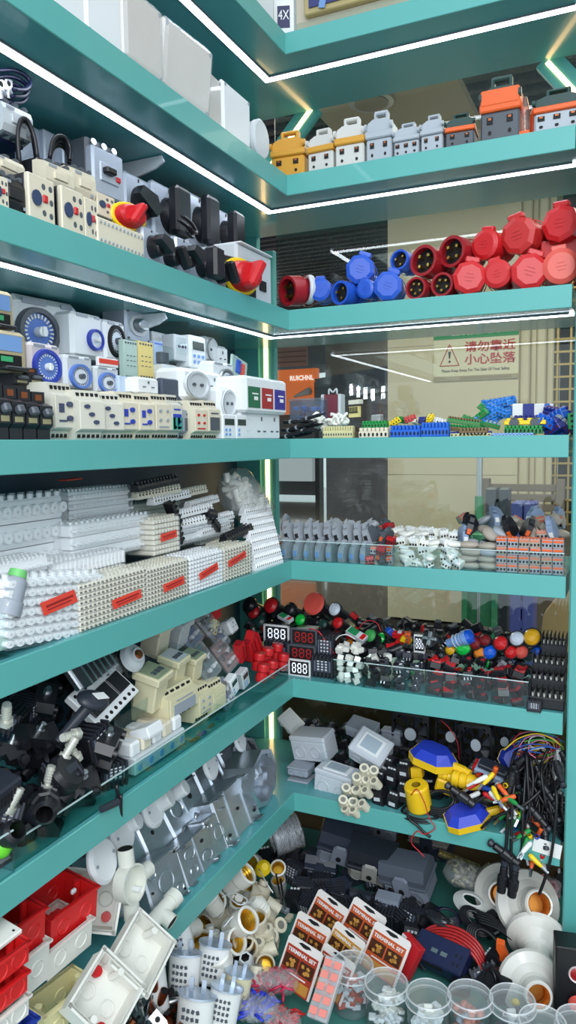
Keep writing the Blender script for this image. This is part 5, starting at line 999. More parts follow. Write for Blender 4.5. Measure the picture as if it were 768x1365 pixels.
fit(meter, (.05,.03,.03), 'R', (384,421), (881,860), .05, 'lower dark meter with dull red digits', 'meter', 'digital panel meters', frame=DGREY, seg=SEGR)
fit(meter, (.05,.03,.03), 'R', (385,414), (902,879), .025, 'lower white framed meter at the shelf corner showing 888', 'meter', 'digital panel meters', frame=WF, seg=SEGW)
fit(meter, (.05,.03,.03), 'R', (552,567), (870,846), .11, 'small white framed meter standing in the middle clutter', 'meter', 'digital panel meters', frame=WF, seg=SEGW)
fit(trafo, (.05,.04,.036), 'R', (414,446), (904,878), .03, 'black block right of the lower white meter', 'relay', ds=.05); fit(trafo, (.05,.04,.036), 'R', (420,446), (882,850), .06, 'black block stacked right of the dark meters', 'relay', ds=.04)
fit(trafo, (.05,.04,.036), 'R', (352,386), (893,858), .05, 'black block between the two white framed meters', 'relay', ds=.04)
def chip(c=None, top=None):
    r = E('micro_switch'); MB().box((0,.007,.006),(.022,.012,.012),b=.001).build('case', c, r); MB().box((.004,.007,.013),(.008,.008,.004),b=.001).build('actuator', top, r); m = MB(); [m.box((x,.007,-.003),(.002,.004,.006)) for x in (-.007,0,.007)]; m.build('pins', STEEL, r); return r
def rocker(c=None):
    r = E('rocker_switch'); MB().box((0,.008,.004),(.024,.018,.014),b=.001).build('housing', BLACK, r); MB().prism([(-.010,.011),(.010,.011),(.010,.018),(0,.013),(-.010,.015)],.002,.014,'y').build('rocker', c, r); return r
kb = (chip, dict(c=BLACK,top=DGREY), 'black micro switch in the clutter behind the clear bins', 'switch', 'black micro switches', 5); kr = (rocker, dict(c=RED), 'red rocker switch in the clutter behind the clear bins', 'switch', 'red rocker switches', 2); kk = (button, dict(c=BLACK), 'black push button in the clutter behind the clear bins', 'push button', 'black push buttons', 2); kk2 = (button, dict(c=CG), 'green push button half buried in the dark clutter', 'push button', 'half buried green buttons', .5); kk3 = (button, dict(c=CR), 'red push button half buried in the dark clutter', 'push button', 'half buried red buttons', .9)
heap('R', 425, 700, 'E', [kb,kr,kk,kk2,kk3,(rocker,dict(c=DGREY),'dark rocker switch in the clutter behind the clear bins','switch','dark rocker switches',3)], (.025,.026,.022), .09, .22, .055, .10, 31, rjit=80, sc=1.1)
heap('R', 330, 430, 'E', [kb,kk,kk3,(selector,{},'black selector switch in the clutter behind the meters','switch','black selector switches',1)], (.028,.028,.024), .10, .2, .10, .12, 32, rjit=80, sc=1.15)
def cube(c=None):
    r = E('relay_cube'); MB().box((0,.007,.006),(.014,.014,.012),b=.001).build('case', c, r); m = MB(); [m.cyl((x,.007,-.003),(x,.007,0),.0007,n=5) for x in (-.004,.004)]; m.build('pins', STEEL, r); return r
BN = [((445,484),(cube,dict(c=ROUGHW),'small white relay cube in the leftmost clear bin','relay','white relay cubes',1),(.017,.02,.013)),((485,522),(chip,dict(c=BLACK,top=BLK2),'black micro switch in the second clear bin','switch','black switches, second bin',1),(.024,.02,.015)),((523,567),(chip,dict(c=BLK2,top=STEEL),'slate micro switch in the third clear bin','switch','slate switches, third bin',1),(.026,.02,.015)),
 ((568,610),(rocker,dict(c=RED),'red rocker switch in the fourth clear bin','switch','red rockers, fourth bin',1),(.028,.02,.017)),((611,655),(chip,dict(c=BLACK,top=REDD),'black switch with red tip in the fifth clear bin','switch','red tipped switches, fifth bin',1),(.026,.02,.015)),((656,704),(rocker,dict(c=REDD),'dark red rocker switch in the sixth clear bin','switch','dark red rockers, sixth bin',1),(.03,.02,.017))]
for i, ((a, b), k, pt) in enumerate(BN):
    heap('R', a+3, b-3, 'E', [k], pt, .014, .06, .058 if i else .07, .075, 40+i, rjit=40)
    bin_front('R', a, b, 'E', .055, d=.006, divs=(a+.5,b-.5), lab='clear bin for small switches, number %s from the left' % ('one','two','three','four','five','six')[i], deep=.085)
for i in range(5): put(cube, pos('R',(452,470,497,515,503)[i],(872,868,882,878,888)[i],.04), (20,30*i,20*i), 'white relay cube spilled on top of the left clear bins', 'relay', 'spilled white relay cubes', 1.2, c=ROUGHW)
def barrier(n=6):                              # .06 x .03 x .025
    r = E('barrier_terminal'); MB().box((0,.015,.006),(.06,.03,.012),b=.001).build('base', BLACK, r); m = MB(); [m.box((-.03+i*.01,.015,.014),(.0018,.028,.014)) for i in range(n+1)]; m.build('barriers', BLACK, r)
    m = MB(); [m.cyl((-.025+i*.01,y,.012),(-.025+i*.01,y,.015),.0032,n=8) for i in range(n) for y in (.006,.024)]; m.build('screws', mat('screw_bright',(220,222,214),.3,.6), r); return r
for xs, ys, d, lab in [((706,752),(946,918),.012,'lowest black barrier terminal beside the post'),((708,753),(920,896),.04,'second black barrier terminal in the stack by the post'),((710,754),(899,874),.07,'third black barrier terminal in the stack by the post'),((722,754),(876,846),.10,'topmost black block with white edge by the post')]:
    fit(barrier, (.06,.03,.022), 'R', xs, ys, d, lab, 'terminal block', 'black barrier terminals by the post', ds=.05)
fit(trafo, (.05,.04,.036), 'R', (702,722), (950,936), -.004, 'small black cube hanging on the shelf edge near the post', 'relay', ds=.02)
def boxg():
    r = E('small_carton'); MB().box((0,.01,.006),(.05,.022,.012),b=.0005).build('carton', PALE, r); m = MB(); m.box((-.01,-.0003,.006),(.024,.001,.011)); m.box((.017,-.0003,.006),(.010,.001,.011),m=1); m.box((-.01,.01,.0123),(.024,.02,.0006)); m.box((.017,.01,.0123),(.010,.018,.0006),m=1); m.build('print', [mat('carton_green',(30,130,80),.5), RED], r); return r
put(boxg, pos('R',472,852,.09), (25,22,-10), 'white carton with green and red print lying tilted in the middle', 'box', None, 1.0); put(boxg, pos('R',378,828,.10), (20,12,-20), 'white carton with green and red print above the first meter', 'box', None, .8)
def wire(pts, r, c, name, lab, cat='wire', group=None):
    m = MB(); m.tube(pts, r, 6); return tag(m.build(name, c), lab, cat, group)
WR = mat('wire_red', (190,30,40), .4); WB = mat('wire_black', (20,20,24), .4); WY = mat('wire_yellow', (230,200,40), .4); WW = mat('wire_white', (225,228,230), .4); WP = mat('wire_pink', (220,120,160), .4)
PX = lambda l, d, run='R': [pos(run, x, y, dd if isinstance(dd, float) else d) for x, y, dd in [(q+(None,))[:3] for q in l]]
wire(PX([(412,838),(425,842),(436,858),(446,872)],.06), .0016, WR, 'lead_wire', 'thick red lead arching right of the meters'); wire(PX([(440,868),(450,850),(462,846),(474,852)],.07), .0014, WW, 'lead_wire', 'white lead in the middle clutter'); wire(PX([(476,840),(488,828),(502,830),(508,842)],.10), .0010, WR, 'lead_wire', 'thin dark red lead looping behind the small meter')
for i, (x, y, c) in enumerate([(530,852,RED),(540,858,YEL),(521,848,BLUE),(534,864,RED),(548,852,ORG)]): put(chip, pos('R',x,y,.14), (20,20*i,30*i), 'bright little switch in the middle back, %s one' % ('upper red','yellow','blue','lower red','orange')[i], 'switch', 'bright little switches', 1.2, c=c, top=PALE)
# ================================================================ shelf F left: metal and plastic back boxes
def ko(m, x, z, r, y=-.0008, mi=0): m.lathe([(r,y),(r*1.14,y-.0012),(r*1.28,y)],(x,0,z),(0,1,0),18,m=mi)
def metal_box(w=.08, h=.08, k=0):
    r = E('metal_back_box'); MB().box((0,.02,h/2),(w,.04,h),b=.003).build('box', GALV, r)
    m = MB()
    if k == 0: m.box((w*.3,-.0012,h/2),(.003,.003,h*.98)); [m.cyl((x,-.001,z),(x,.001,z),.003,n=8,m=1) for x,z in ((-w*.2,h*.3),(-w*.2,h*.7))]
    elif k == 1: ko(m,-w*.2,h*.7,.010); ko(m,w*.22,h*.3,.010); ko(m,-w*.22,h*.28,.007); m.box((0,-.001,h/2),(.002,.002,h)); m.cyl((w*.2,-.001,h*.72),(w*.2,.001,h*.72),.004,n=8,m=1)
    elif k == 2: ko(m,0,h*.5,.014); ko(m,-w*.3,h*.8,.006); ko(m,w*.3,h*.2,.006); [m.cyl((x,-.0015,z),(x,.001,z),.0022,n=8,m=1) for x,z in ((-w*.4,h*.1),(w*.4,h*.9),(w*.4,h*.1),(-w*.4,h*.5))]
    elif k == 3: m.box((-w*.18,-.001,h/2),(.0025,.002,h)); m.box((w*.2,-.001,h/2),(.0025,.002,h)); [m.cyl((x,-.0015,z),(x,.001,z),.0025,n=8,m=1) for x,z in ((-w*.35,h*.2),(w*.35,h*.8),(0,h*.5),(w*.35,h*.2))]
    m.build('knockouts', [GALV, DARKIN], r); m = MB(); [m.box((s*w*.36,-.004,h*q),(.012,.008,.0015)) for s in (-1,1) for q in (.03,.97)]; m.build('screw_tabs', STEEL, r); return r
MBX = [((164,214),(1200,1108),.075,3,'upper row metal back box, leftmost beside the white caps'),((214,256),(1158,1078),.07,0,'upper row metal back box, second, with a wide seam'),((246,290),(1120,1045),.07,1,'upper row metal back box, third, with two holes'),((290,330),(1085,1010),.075,3,'upper row metal back box, fourth, with three panels'),((318,352),(1045,985),.08,0,'upper row metal back box at the corner end'),
 ((208,252),('F',1145),.02,2,'lower row metal back box, leftmost with ring knockouts'),((251,292),('F',1115),.022,1,'lower row metal back box, second with large knockouts'),((285,312),('F',1085),.024,2,'lower row metal back box, third, narrow and ringed'),((303,349),('F',1046),.022,3,'lower row metal back box, fourth with bright seams')]
for i, (xs, ys, d, k, lab) in enumerate(MBX): fit(metal_box, (.08,.04,.08), 'L', xs, ys, d, lab, 'back box', 'galvanised metal back boxes', rot=(-20 if i > 4 else -30,(-3,2,-2,3,0,2,-2,3,-2)[i],0), k=k)
def octagon():
    r = E('metal_back_box'); k = 8; m = MB(); m.lathe([(.034,0),(.040,0),(.040,0),(.040,.035),(.040,.035),(0,.035)],(0,0,.04),(0,1,0),k,smooth=False); m.lathe([(.034,0),(.034,.032),(.034,.032),(0,.032)],(0,0,.04),(0,1,0),k,smooth=False,m=0); m.build('box', GALV, r)
    m = MB(); ko(m,0,.04,.012,.030); ko(m,.018,.055,.006,.030); m.build('knockouts', GALV, r); m = MB(); [m.box((x,.002,z),(.012,.002,.010),ry=45) for x,z in ((-.024,.016),(.024,.064))]; m.build('screw_tabs', STEEL, r); return r
fit(octagon, (.08,.035,.08), 'L', (330,382), ('F',1003), .03, 'large eight sided metal box open to the front at the shelf corner', 'back box', rot=(-8,6,10))
fit(octagon, (.08,.035,.08), 'L', (312,350), (1035,985), .10, 'smaller eight sided metal box behind, under the shelf above', 'back box', rot=(-14,10,0))
def cap(c=None):
    r = E('round_cover'); MB().lathe([(0,-.006),(.030,-.005),(.036,0),(.036,.004),(.030,.004)],(0,0,0),(0,1,0),30).build('disc', c or WHITE, r); m = MB(); [m.cyl((x,-.0068,0),(x,-.004,0),.0028,n=8) for x in (-.024,.024)]; m.build('screw_holes', GREY, r); return r
for x, y, s, d, lab in [(137,1146,29,.06,'white round cover left of the metal boxes, lowest'),(163,1110,26,.09,'white round cover above the lowest one'),(204,1076,25,.10,'white round cover above the metal boxes, third'),(281,1020,18,.10,'white round cover above the third metal box'),(320,986,15,.10,'white round cover close under the shelf, at the corner end')]:
    P = pos('L',x,y,d); dep = (P-CAM).dot(_fw); put(cap, P, (-20,0,8), lab, 'cover', 'white round covers', s*dep/FPX/.034, 'L', c=WHITE)
def cup(c=None):
    r = E('white_cup'); MB().lathe([(0,-.0),(.016,0),(.018,.004),(.019,.03),(.015,.03)],(0,0,0),(0,1,0),20).build('cup', c or WHITE, r); return r
for x, y, s in [(228,1062,.95),(248,1048,.9),(185,1092,.9)]: put(cup, pos('L',x,y,.08), (-30,0,20), 'small white cup fitting tucked above the metal boxes', 'fitting', 'small white cup fittings', s, 'L', c=WHITE)
def tbox():
    r = E('conduit_box'); MB().lathe([(.031,0),(.034,0),(.034,0),(.034,.024),(.034,.024),(0,.024)],(0,0,.05),(0,1,0),28).build('box', mat('conduit_white',(216,218,208),.4), r); m = MB(); m.lathe([(.031,0),(.030,.020),(.030,.020),(0,.020)],(0,0,.05),(0,1,0),28); m.build('inside', mat('conduit_white',(216,218,208)), r)
    for a, b in (((0,.014,.082),(0,.014,.112)),((.032,.014,.05),(.060,.014,.05)),((0,.014,.018),(0,.014,-.012))):
        m = MB(); m.cyl(a, b, .0145, n=18, cap=1); m.cyl(b, Vector(b)-(Vector(b)-Vector(a))*.1, .0125, n=16, m=1); m.build('spout', [mat('conduit_white',(216,218,208)), DARKIN], r)
    m = MB(); [m.cyl((x,.004,z),(x,.02,z),.005,n=10) for x,z in ((-.019,.069),(.019,.031))]; m.build('screw_posts', WHITE, r); return r
P = pos('L',183,1178,.015); dep = (P-CAM).dot(_fw); put(tbox, P+Vector((0,0,-.05)), (-8,4,0), 'off-white round conduit box with three spouts in front of the metal boxes', 'conduit box', None, 25*dep/FPX/.033, 'L')
def tee():
    r = E('conduit_tee'); c = mat('conduit_white',(216,218,208)); m = MB(); m.cyl((-.045,0,0),(.045,0,0),.014,n=20,cap=0); m.lathe([(.014,-.045),(.0165,-.045),(.0165,-.045),(.0165,-.028),(.014,-.028)],(0,0,0),(1,0,0),20); m.lathe([(.014,.028),(.0165,.028),(.0165,.045),(.0165,.045),(.014,.045)],(0,0,0),(1,0,0),20); m.build('pipe', c, r)
    m = MB(); m.cyl((-.0435,0,0),(-.044,0,0),.0135,n=16); m.cyl((.0435,0,0),(.044,0,0),.0135,n=16); m.build('bore', DARKIN, r); m = MB(); m.cyl((0,0,0),(0,-.028,0),.014,n=18,cap=0); m.build('branch', c, r); m = MB(); m.cyl((0,-.024,0),(0,-.0275,0),.012,n=14); m.build('branch_bore', DARKIN, r); return r
put(tee, pos('L',214,1217,.012), (25,-14,-8), 'off-white conduit tee lying at the shelf edge with its dark bore towards the front', 'conduit tee', None, .95, 'L')
def back_box(c=None, w=.08, l=.08, h=.045, ins=0, kn=None):   # open on +Z
    r = E('plastic_back_box'); m = MB(); m.open_box((0,0,0),(w,l,h),.003)
    for s in (-1,1): m.box((s*w/2,0,h-.0015),(.007,l+.006,.003)); m.box((0,s*l/2,h-.0015),(w+.006,.007,.003))
    m.build('box', c, r); m = MB()
    for s in (-1,1): m.cyl((s*(w/2-.008),0,.0),(s*(w/2-.008),0,h),.0055,n=10)
    m.build('screw_posts', c, r); m = MB()
    for s in (-1,1):
        m.lathe([(.010,0),(.0112,.0012),(.0124,0)],(s*w*.24,-l/2,h*.5),(0,-1,0),16); m.lathe([(.010,0),(.0112,.0012),(.0124,0)],(0,s*l*.24,.0035),(0,0,1),16); m.lathe([(.009,0),(.0102,.0012),(.0114,0)],(w/2,s*l*.22,h*.5),(1,0,0),16); m.lathe([(.009,0),(.0102,.0012),(.0114,0)],(s*w*.22,l/2-.003,h*.5),(0,-1,0),16)
    m.build('knockouts', kn or c, r)
    if ins: m = MB(); [m.cyl((s*w*.3,l*.3*s,.003),(s*w*.3,l*.3*s,.010),.008,n=12) for s in (-1,1)]; m.build('red_plugs', RED, r)
    return r
RBX = mat('box_red', (208, 30, 32), .35); WBX = mat('box_white', (222, 222, 214), .38); YBX = mat('box_cream_yellow', (222, 212, 160), .4)
BX = [ # px, py (centre of base), d, rot, w, l, h, colour, insert, label
 (122,1196,.10,(20,-62,10),.085,.10,.045,WBX,1,'ribbed white back box on its side behind the larger red one'),
 (76,1232,.065,(6,0,-5),.092,.07,.052,RBX,0,'larger red back box with a white clip inside'),
 (6,1262,.065,(6,0,-5),.078,.07,.052,RBX,0,'smaller red back box left of the larger one'),
 (70,1270,.06,(6,0,-3),.088,.07,.045,WBX,0,'white box whose knocked front shows under the larger red box'),
 (12,1318,.055,(6,0,-3),.085,.06,.06,WBX,0,'white box whose long front shows under the smaller red box'),
 (176,1276,-.022,(50,-20,4),.088,.075,.034,WBX,0,'flat white back box leaning at the shelf edge, the right one'),
 (128,1334,-.02,(50,-18,4),.088,.08,.034,WBX,1,'flat white back box with two red plugs at the shelf edge'),
 (78,1372,.028,(4,0,-8),.088,.045,.062,YBX,0,'cream yellow back box nearest the viewer'),
 (112,1385,.004,(4,0,-8),.06,.03,.04,WBX,0,'white box whose rim shows below the cream yellow one')]
for x, y, d, rot, w_, l_, h_, c, ins, lab in BX:
    o = put(back_box, pos('L',x,y,d), rot, lab, 'back box', 'plastic back boxes' , 1.0, 'L', c=c, w=w_, l=l_, h=h_, ins=ins)
def clip(): return MB().box((0,0,0),(.010,.006,.008),b=.002).build('clip', WHITE)
put(clip, pos('L',98,1188,.05), (10,0,0), 'small white clip inside the larger red box', 'clip', None, 1.0, 'L')
def lidplate(c=None):
    r = E('box_lid'); MB().box((0,.03,.004),(.08,.06,.008),b=.002).build('lid', c, r); m = MB(); m.cyl((.03,.008,.008),(.03,.008,.0085),.002,n=8); m.build('screw_hole', DARKIN, r); return r
for x, y, c, k, lab in [(0,1268,WBX,0,'white lid topmost in the stack at the left frame edge'),(-6,1290,RBX,1,'upper red box in the stack at the left edge'),(-2,1305,WBX,0,'thin white lid between the two red boxes at the left edge'),(-8,1330,RBX,1,'lower red box in the stack at the left edge'),(-6,1362,WBX,1,'white open box low in the stack at the left edge'),(6,1392,mat('box_blue',(30,60,160),.4),1,'blue box at the bottom of the left edge stack')]:
    if k: put(back_box, pos('L',x,y,.0), (5,0,-4), lab, 'back box', None, 1.0, 'L', c=c, w=.06, l=.05, h=.028)
    else: put(lidplate, pos('L',x,y,-.01), (8,-2,-4), lab, 'lid', None, .9, 'L', c=c)
# ================================================================ shelf F right: junction boxes, fans, float switches, cables
JG = mat('junction_grey', (196, 202, 210), .4); JD = mat('junction_mid_grey', (150, 158, 170), .42)
def jbox(c=None, win=0, w=.1, l=.06, h=.05):    # window on top
    r = E('junction_box'); MB().box((0,l/2,h*.42),(w,l,h*.84),b=.004).build('body', c, r); MB().box((0,l/2,h*.9),(w*1.03,l*1.03,h*.22),b=.004).build('lid', c, r)
    if win: m = MB(); m.box((0,l/2,h*1.02),(w*.66,l*.66,.004),b=.001); m.build('window_frame', WHITE, r); MB().box((0,l/2,h*1.05),(w*.5,l*.5,.002)).build('window', mat('window_pale',(170,184,196),.12,coat=.8), r)
    m = MB(); [ko(m, s*w*.22, h*.40, min(h*.22,.012)) for s in (-1,1)]; m.build('knockouts', c, r); return r
JX = [(380,972,.20,(38,34,-12),.06,.045,.02,WHITE,1,'small white window plate tilted under the shelf corner'),(414,1016,.10,(8,-8,-8),.10,.06,.065,JG,0,'pale grey junction box with notched lid, tilted, upper left'),(396,1036,.06,(0,0,0),.055,.05,.022,JD,0,'mid grey flat box, upper of the pair at the corner'),(396,1057,.05,(0,0,0),.055,.05,.030,JD,0,'mid grey flat box, lower of the pair at the corner'),
 (441,1066,.035,(2,6,-4),.096,.06,.065,JG,1,'pale grey junction box with round window at the shelf edge'),(478,986,.17,(20,6,-8),.075,.05,.03,JD,0,'blue grey box lying at the back between two pale boxes'),(484,1022,.08,(34,20,-6),.085,.07,.05,JG,1,'pale grey box with rectangular window leaning right'),(520,1000,.20,(0,0,0),.05,.03,.05,JD,0,'grey box end showing left of the dark fans')]
for x, y, d, rot, w_, l_, h_, c, win, lab in JX: put(jbox, pos('R',x,y,d), rot, lab, 'junction box', 'grey junction boxes', 1.0, c=c, win=win, w=w_, l=l_, h=h_)
m = MB(); [m.lathe([(.0,.0),(.014,.0),(.016,.004),(.020,.004)],(0,0,0),(0,-.3,1),18)]; o = m.build('clear_round_lid', CLEAR); o.location = pos('R',436,1010,.06); tag(o, 'clear round window dome on the pale junction box at the edge', 'lid')
def ceramic():
    r = E('ceramic_terminal'); m = MB(); m.cyl((-.010,.008,0),(-.010,.008,.022),.009,.010,14); m.cyl((.010,.008,0),(.010,.008,.022),.009,.010,14); m.box((0,.008,.008),(.03,.014,.016),b=.003); m.build('ceramic_body', mat('ceramic_cream',(214,208,186),.35), r)
    m = MB(); [m.cyl((s*.010,.008,.022),(s*.010,.008,.0225),.0055,n=10) for s in (-1,1)]; m.build('wells', mat('well_grey',(120,120,110),.5), r); return r
for i, (x, y) in enumerate([(462,1078),(482,1082),(466,1062),(486,1064),(480,1048),(498,1052),(490,1036),(470,1090)]):
    put(ceramic, pos('R',x,y,.0 if i in (1,0,7) else .02), (40,10*(-1)**i,15*(-1)**i), 'cream ceramic twin terminal in the cluster hanging over the shelf edge', 'terminal block', 'cream ceramic terminals', 1.1)
def dinblk():
    r = E('black_terminal_unit'); MB().prism([(0,0),(.03,0),(.03,.04),(.012,.044),(0,.03)],-.014,.014,'x').build('body', BLACK, r); m = MB(); m.box((0,-.0006,.018),(.016,.001,.008)); [m.box((-.007+i*.007,.006,.040),(.004,.004,.004),rx=-30) for i in range(3)]; m.build('label', PALE, r); return r
for i, (x, y) in enumerate([(504,1076),(522,1082),(538,1070),(500,1052),(520,1048),(538,1042),(512,1034)]): put(dinblk, pos('R',x,y,.02+.03*(i//3)), (0,(i*13)%20-10,-15), 'black terminal unit with pale label between the ceramics and the yellow float', 'terminal block', 'black terminal units', 1.0)
def fan():                                      # .08 sq
    r = E('cooling_fan'); m = MB(); 
    for s in (-1,1): m.box((s*.0375,.012,.04),(.005,.024,.08)); m.box((0,.012,.04+s*.0375),(.08,.024,.005))
    for x in (-.032,.032):
        for z in (.008,.072): m.box((x,.012,z),(.012,.024,.012))
    m.lathe([(.037,.0),(.039,.0),(.039,.024)],(0,0,.04),(0,1,0),28); m.build('frame', BLACK, r); m = MB()
    for i in range(7):
        a = i*2*math.pi/7; c, s_ = math.cos(a), math.sin(a); c2, s2 = math.cos(a+.55), math.sin(a+.55)
        m.add([(c*.014,.004,.04+s_*.014),(c2*.014,.014,.04+s2*.014),(c2*.035,.016,.04+s2*.035),(c*.035,.004,.04+s_*.035),(c*.014,.0055,.04+s_*.014),(c2*.014,.0155,.04+s2*.014),(c2*.035,.0175,.04+s2*.035),(c*.035,.0055,.04+s_*.035)],[(0,1,2,3),(7,6,5,4),(0,3,7,4),(1,5,6,2),(2,6,7,3),(0,4,5,1)])
    m.build('blades', BLK2, r); m = MB(); m.cyl((0,.001,.04),(0,.02,.04),.0155,n=20); m.build('hub', BLACK, r); MB().cyl((0,.0004,.04),(0,.0010,.04),.0125,n=20).build('round_label', mat('fan_label',(190,200,210),.5), r); return r
for xs, ys, d, rot, lab in [((522,572),(1006,952),.20,(0,0,0),'dark fan without visible label at the left of the fan row'),((578,620),(1006,958),.19,(0,4,6),'cooling fan with white round hub label, middle of the row'),((614,658),(1020,968),.15,(0,-4,-4),'cooling fan with pale grey hub label, right and nearest'),((520,560),(1040,1000),.14,(-20,0,0),'dark fan lying lower left below the others'),((655,690),(1010,968),.20,(0,0,10),'fan half hidden behind the coloured wires')]:
    fit(fan, (.08,.024,.08), 'R', xs, ys, d, lab, 'fan', 'black cooling fans', rot=rot)
FB = mat('float_blue', (38, 62, 186), .35); FY = mat('float_yellow', (240, 196, 30), .38)
def floatsw():                                  # .1 long x, z up
    r = E('float_switch'); m = MB(); pl = [(-.05,-.02),(-.03,-.036),(.025,-.036),(.05,-.012),(.05,.012),(.025,.036),(-.03,.036),(-.05,.02)]
    m.prism(pl, 0, .016, 'z'); m.build('yellow_shell', FY, r); m = MB(); n = 8; lo = [(x*.97,y*.97,.016) for x,y in pl]; hi = [(x*.68,y*.62,.034) for x,y in pl]
    m.add(lo+hi, [(i,(i+1)%n,n+(i+1)%n,n+i) for i in range(n)]+[tuple(range(n,2*n))]); m.build('blue_shell', FB, r)
    m = MB(); m.cyl((.04,0,.010),(.085,0,.010),.010,.008,12); m.box((.06,0,.010),(.03,.014,.018),b=.003); m.build('cable_neck', FY, r); return r
put(floatsw, pos('R',578,1016,.07), (6,8,-14), 'blue and yellow float switch lying on top behind the yellow weight', 'float switch', None, 1.05)
put(floatsw, pos('R',624,1094,.02), (14,-14,24), 'blue and yellow float switch hanging at the shelf edge, lower right', 'float switch', None, .95)
put(floatsw, pos('R',690,1010,.13), (60,-30,20), 'blue float switch half hidden behind the coloured wires', 'float switch', None, .8)
put(floatsw, pos('R',612,1052,.12), (20,30,30), 'float switch mostly buried under the black coil', 'float switch', None, .7)
def weight():
    r = E('cable_weight'); MB().lathe([(.010,.060),(.024,.060),(.027,.056),(.027,.004),(.025,0),(0,0)],n=26).build('yellow_body', FY, r); m = MB(); m.lathe([(.010,.060),(.010,.03),(0,.03)],n=16); m.build('bore', mat('weight_bore',(150,120,20),.6), r); return r
P = pos('R',560,1077,.03); put(weight, P, (12,-6,0), 'yellow cylinder cable weight with a hole on top', 'weight', None, 1.0)
def yblock(): return MB().box((0,.01,.012),(.036,.024,.026),b=.003).build('yellow_block', FY)
put(yblock, pos('R',553,1038,.06), (0,-8,0), 'yellow square block behind the yellow cable weight', 'weight'); put(yblock, pos('R',592,1058,.05), (10,14,0), 'yellow wedge inside the black cable coil', 'weight', None, 1.3)
def neck():
    m = MB(); m.lathe([(.008,0),(.011,.002),(.011,.008),(.009,.010),(.011,.012),(.011,.018),(.009,.020),(.011,.022),(.010,.030),(.006,.04)],(0,0,0),(1,0,0),14); return m.build('ribbed_neck', FY)
put(neck, pos('R',585,1030,.05), (0,10,0), 'yellow ribbed cable neck under the upper float switch', 'fitting')
def coil(rx=.05, rz=.022, n=5, r0=.004, c=None, tilt=0):
    r = E('cable_coil')
    for k in range(n):
        m = MB(); pts = [(math.cos(a)*(rx-.0035*k), math.sin(a)*(rz+.008-.0025*k), .004*k+math.sin(a)*tilt) for a in [i*2*math.pi/14 for i in range(15)]]; m.tube(pts, r0, 7, sub=2, closed=True, cap=False); m.build('cable_turn', c, r)
    return r
put(coil, pos('R',590,1074,.04), (28,-14,0), 'black cable coil around the yellow parts', 'cable', None, .95, c=BLACK, n=6, tilt=.01); put(coil, pos('R',560,1086,.02), (10,0,0), 'thin black lead coil in front of the yellow weight', 'cable', None, .9, c=BLACK, n=3, r0=.0022)
wire(PX([(541,1076),(546,1092),(556,1100),(566,1110),(574,1116)],-.006), .0032, WB, 'black_lead', 'black lead ending below the shelf edge near the yellow weight', 'cable')
wire(PX([(548,1060),(556,1052),(566,1070),(572,1090),(580,1104),(566,1112),(556,1108),(548,1122),(560,1136),(566,1142)],-.008), .0012, WR, 'red_lead', 'thin red lead dangling in a zigzag below the yellow weight')
wire(PX([(588,960),(600,972),(610,990),(612,1012)],.14), .0011, WR, 'red_lead', 'thin red lead looping over the fan labels')
def relblk():
    r = E('relay_unit'); MB().box((0,.02,.008),(.08,.04,.016),b=.002).build('base', mat('pale_blue_case',(150,170,196),.4), r); MB().box((0,.022,.021),(.07,.03,.012),b=.002).build('cover', BLK2, r); MB().box((-.042,.02,.008),(.006,.03,.014)).build('red_end', RED, r); return r
put(relblk, pos('R',654,1042,.06), (16,14,-4), 'pale blue and black unit with red end between fan and cable bundle', 'relay', None, 1.0)
put(neck, pos('R',603,1036,.04), (0,4,-4), 'second yellow neck reaching the red ended unit', 'fitting', None, 1.6)
# hanging black solar cables and the coloured bundle
def mc4():
    r = E('cable_connector'); m = MB(); m.lathe([(.004,0),(.0075,.002),(.0075,.012),(.009,.014),(.009,.03),(.0065,.032),(.0065,.046),(.004,.048)],n=10); m.box((0,-.008,.022),(.006,.003,.02)); m.build('body', BLACK, r); MB().lathe([(.004,.048),(.0068,.05),(.0068,.056),(.003,.058)],n=8).build('nut', BLK2, r); return r
CBN = [([(700,985,.10),(684,1010,.05),(678,1060,.0),(676,1110,-.01),(672,1160,-.012),(668,1188,-.012)],'black cable hanging with a connector, left of the two long ones'),([(712,990,.10),(694,1015,.05),(684,1060,-.005),(682,1110,-.015),(681,1160,-.015),(682,1192,-.015)],'black cable hanging with a connector, right of the two long ones'),
 ([(735,1030,.05),(742,1060,.0),(740,1100,-.01),(735,1140,-.012),(727,1170,-.012),(719,1192,-.012)],'thin stiff black cable hanging farthest right near the post'),([(704,1000,.06),(700,1040,.02),(697,1090,-.005),(696,1130,-.008),(692,1150,-.01)],'short black cable hanging among the coloured tips'),
 ([(722,1000,.08),(690,1030,.03),(660,1052,.01),(640,1066,.0),(628,1072,.0)],'black cable sweeping left over the lower float switch'),([(725,1050,.02),(700,1072,.0),(676,1082,-.005),(655,1092,-.006),(642,1104,-.004)],'black cable curving to the blue float at the shelf edge')]
for pts, lab in CBN: wire([pos('R',x,y,d) for x,y,d in pts], .0034, WB, 'hanging_cable', lab, 'cable', 'hanging black cables')
rg = random.Random(12)
for i in range(26):
    x0 = rg.uniform(700,748); y0 = rg.uniform(990,1030); x1 = rg.uniform(686,750); y1 = rg.uniform(1070,1120); d = rg.uniform(.01,.10)
    wire([pos('R',x0,y0,d+.03),pos('R',(x0+x1)/2+rg.uniform(-14,14),(y0+y1)/2-10,d),pos('R',x1,y1,max(d-.03,.0))], .0032, WB, 'bundled_cable', 'black cable in the tangled bundle beside the post', 'cable', 'black cables in the bundle')
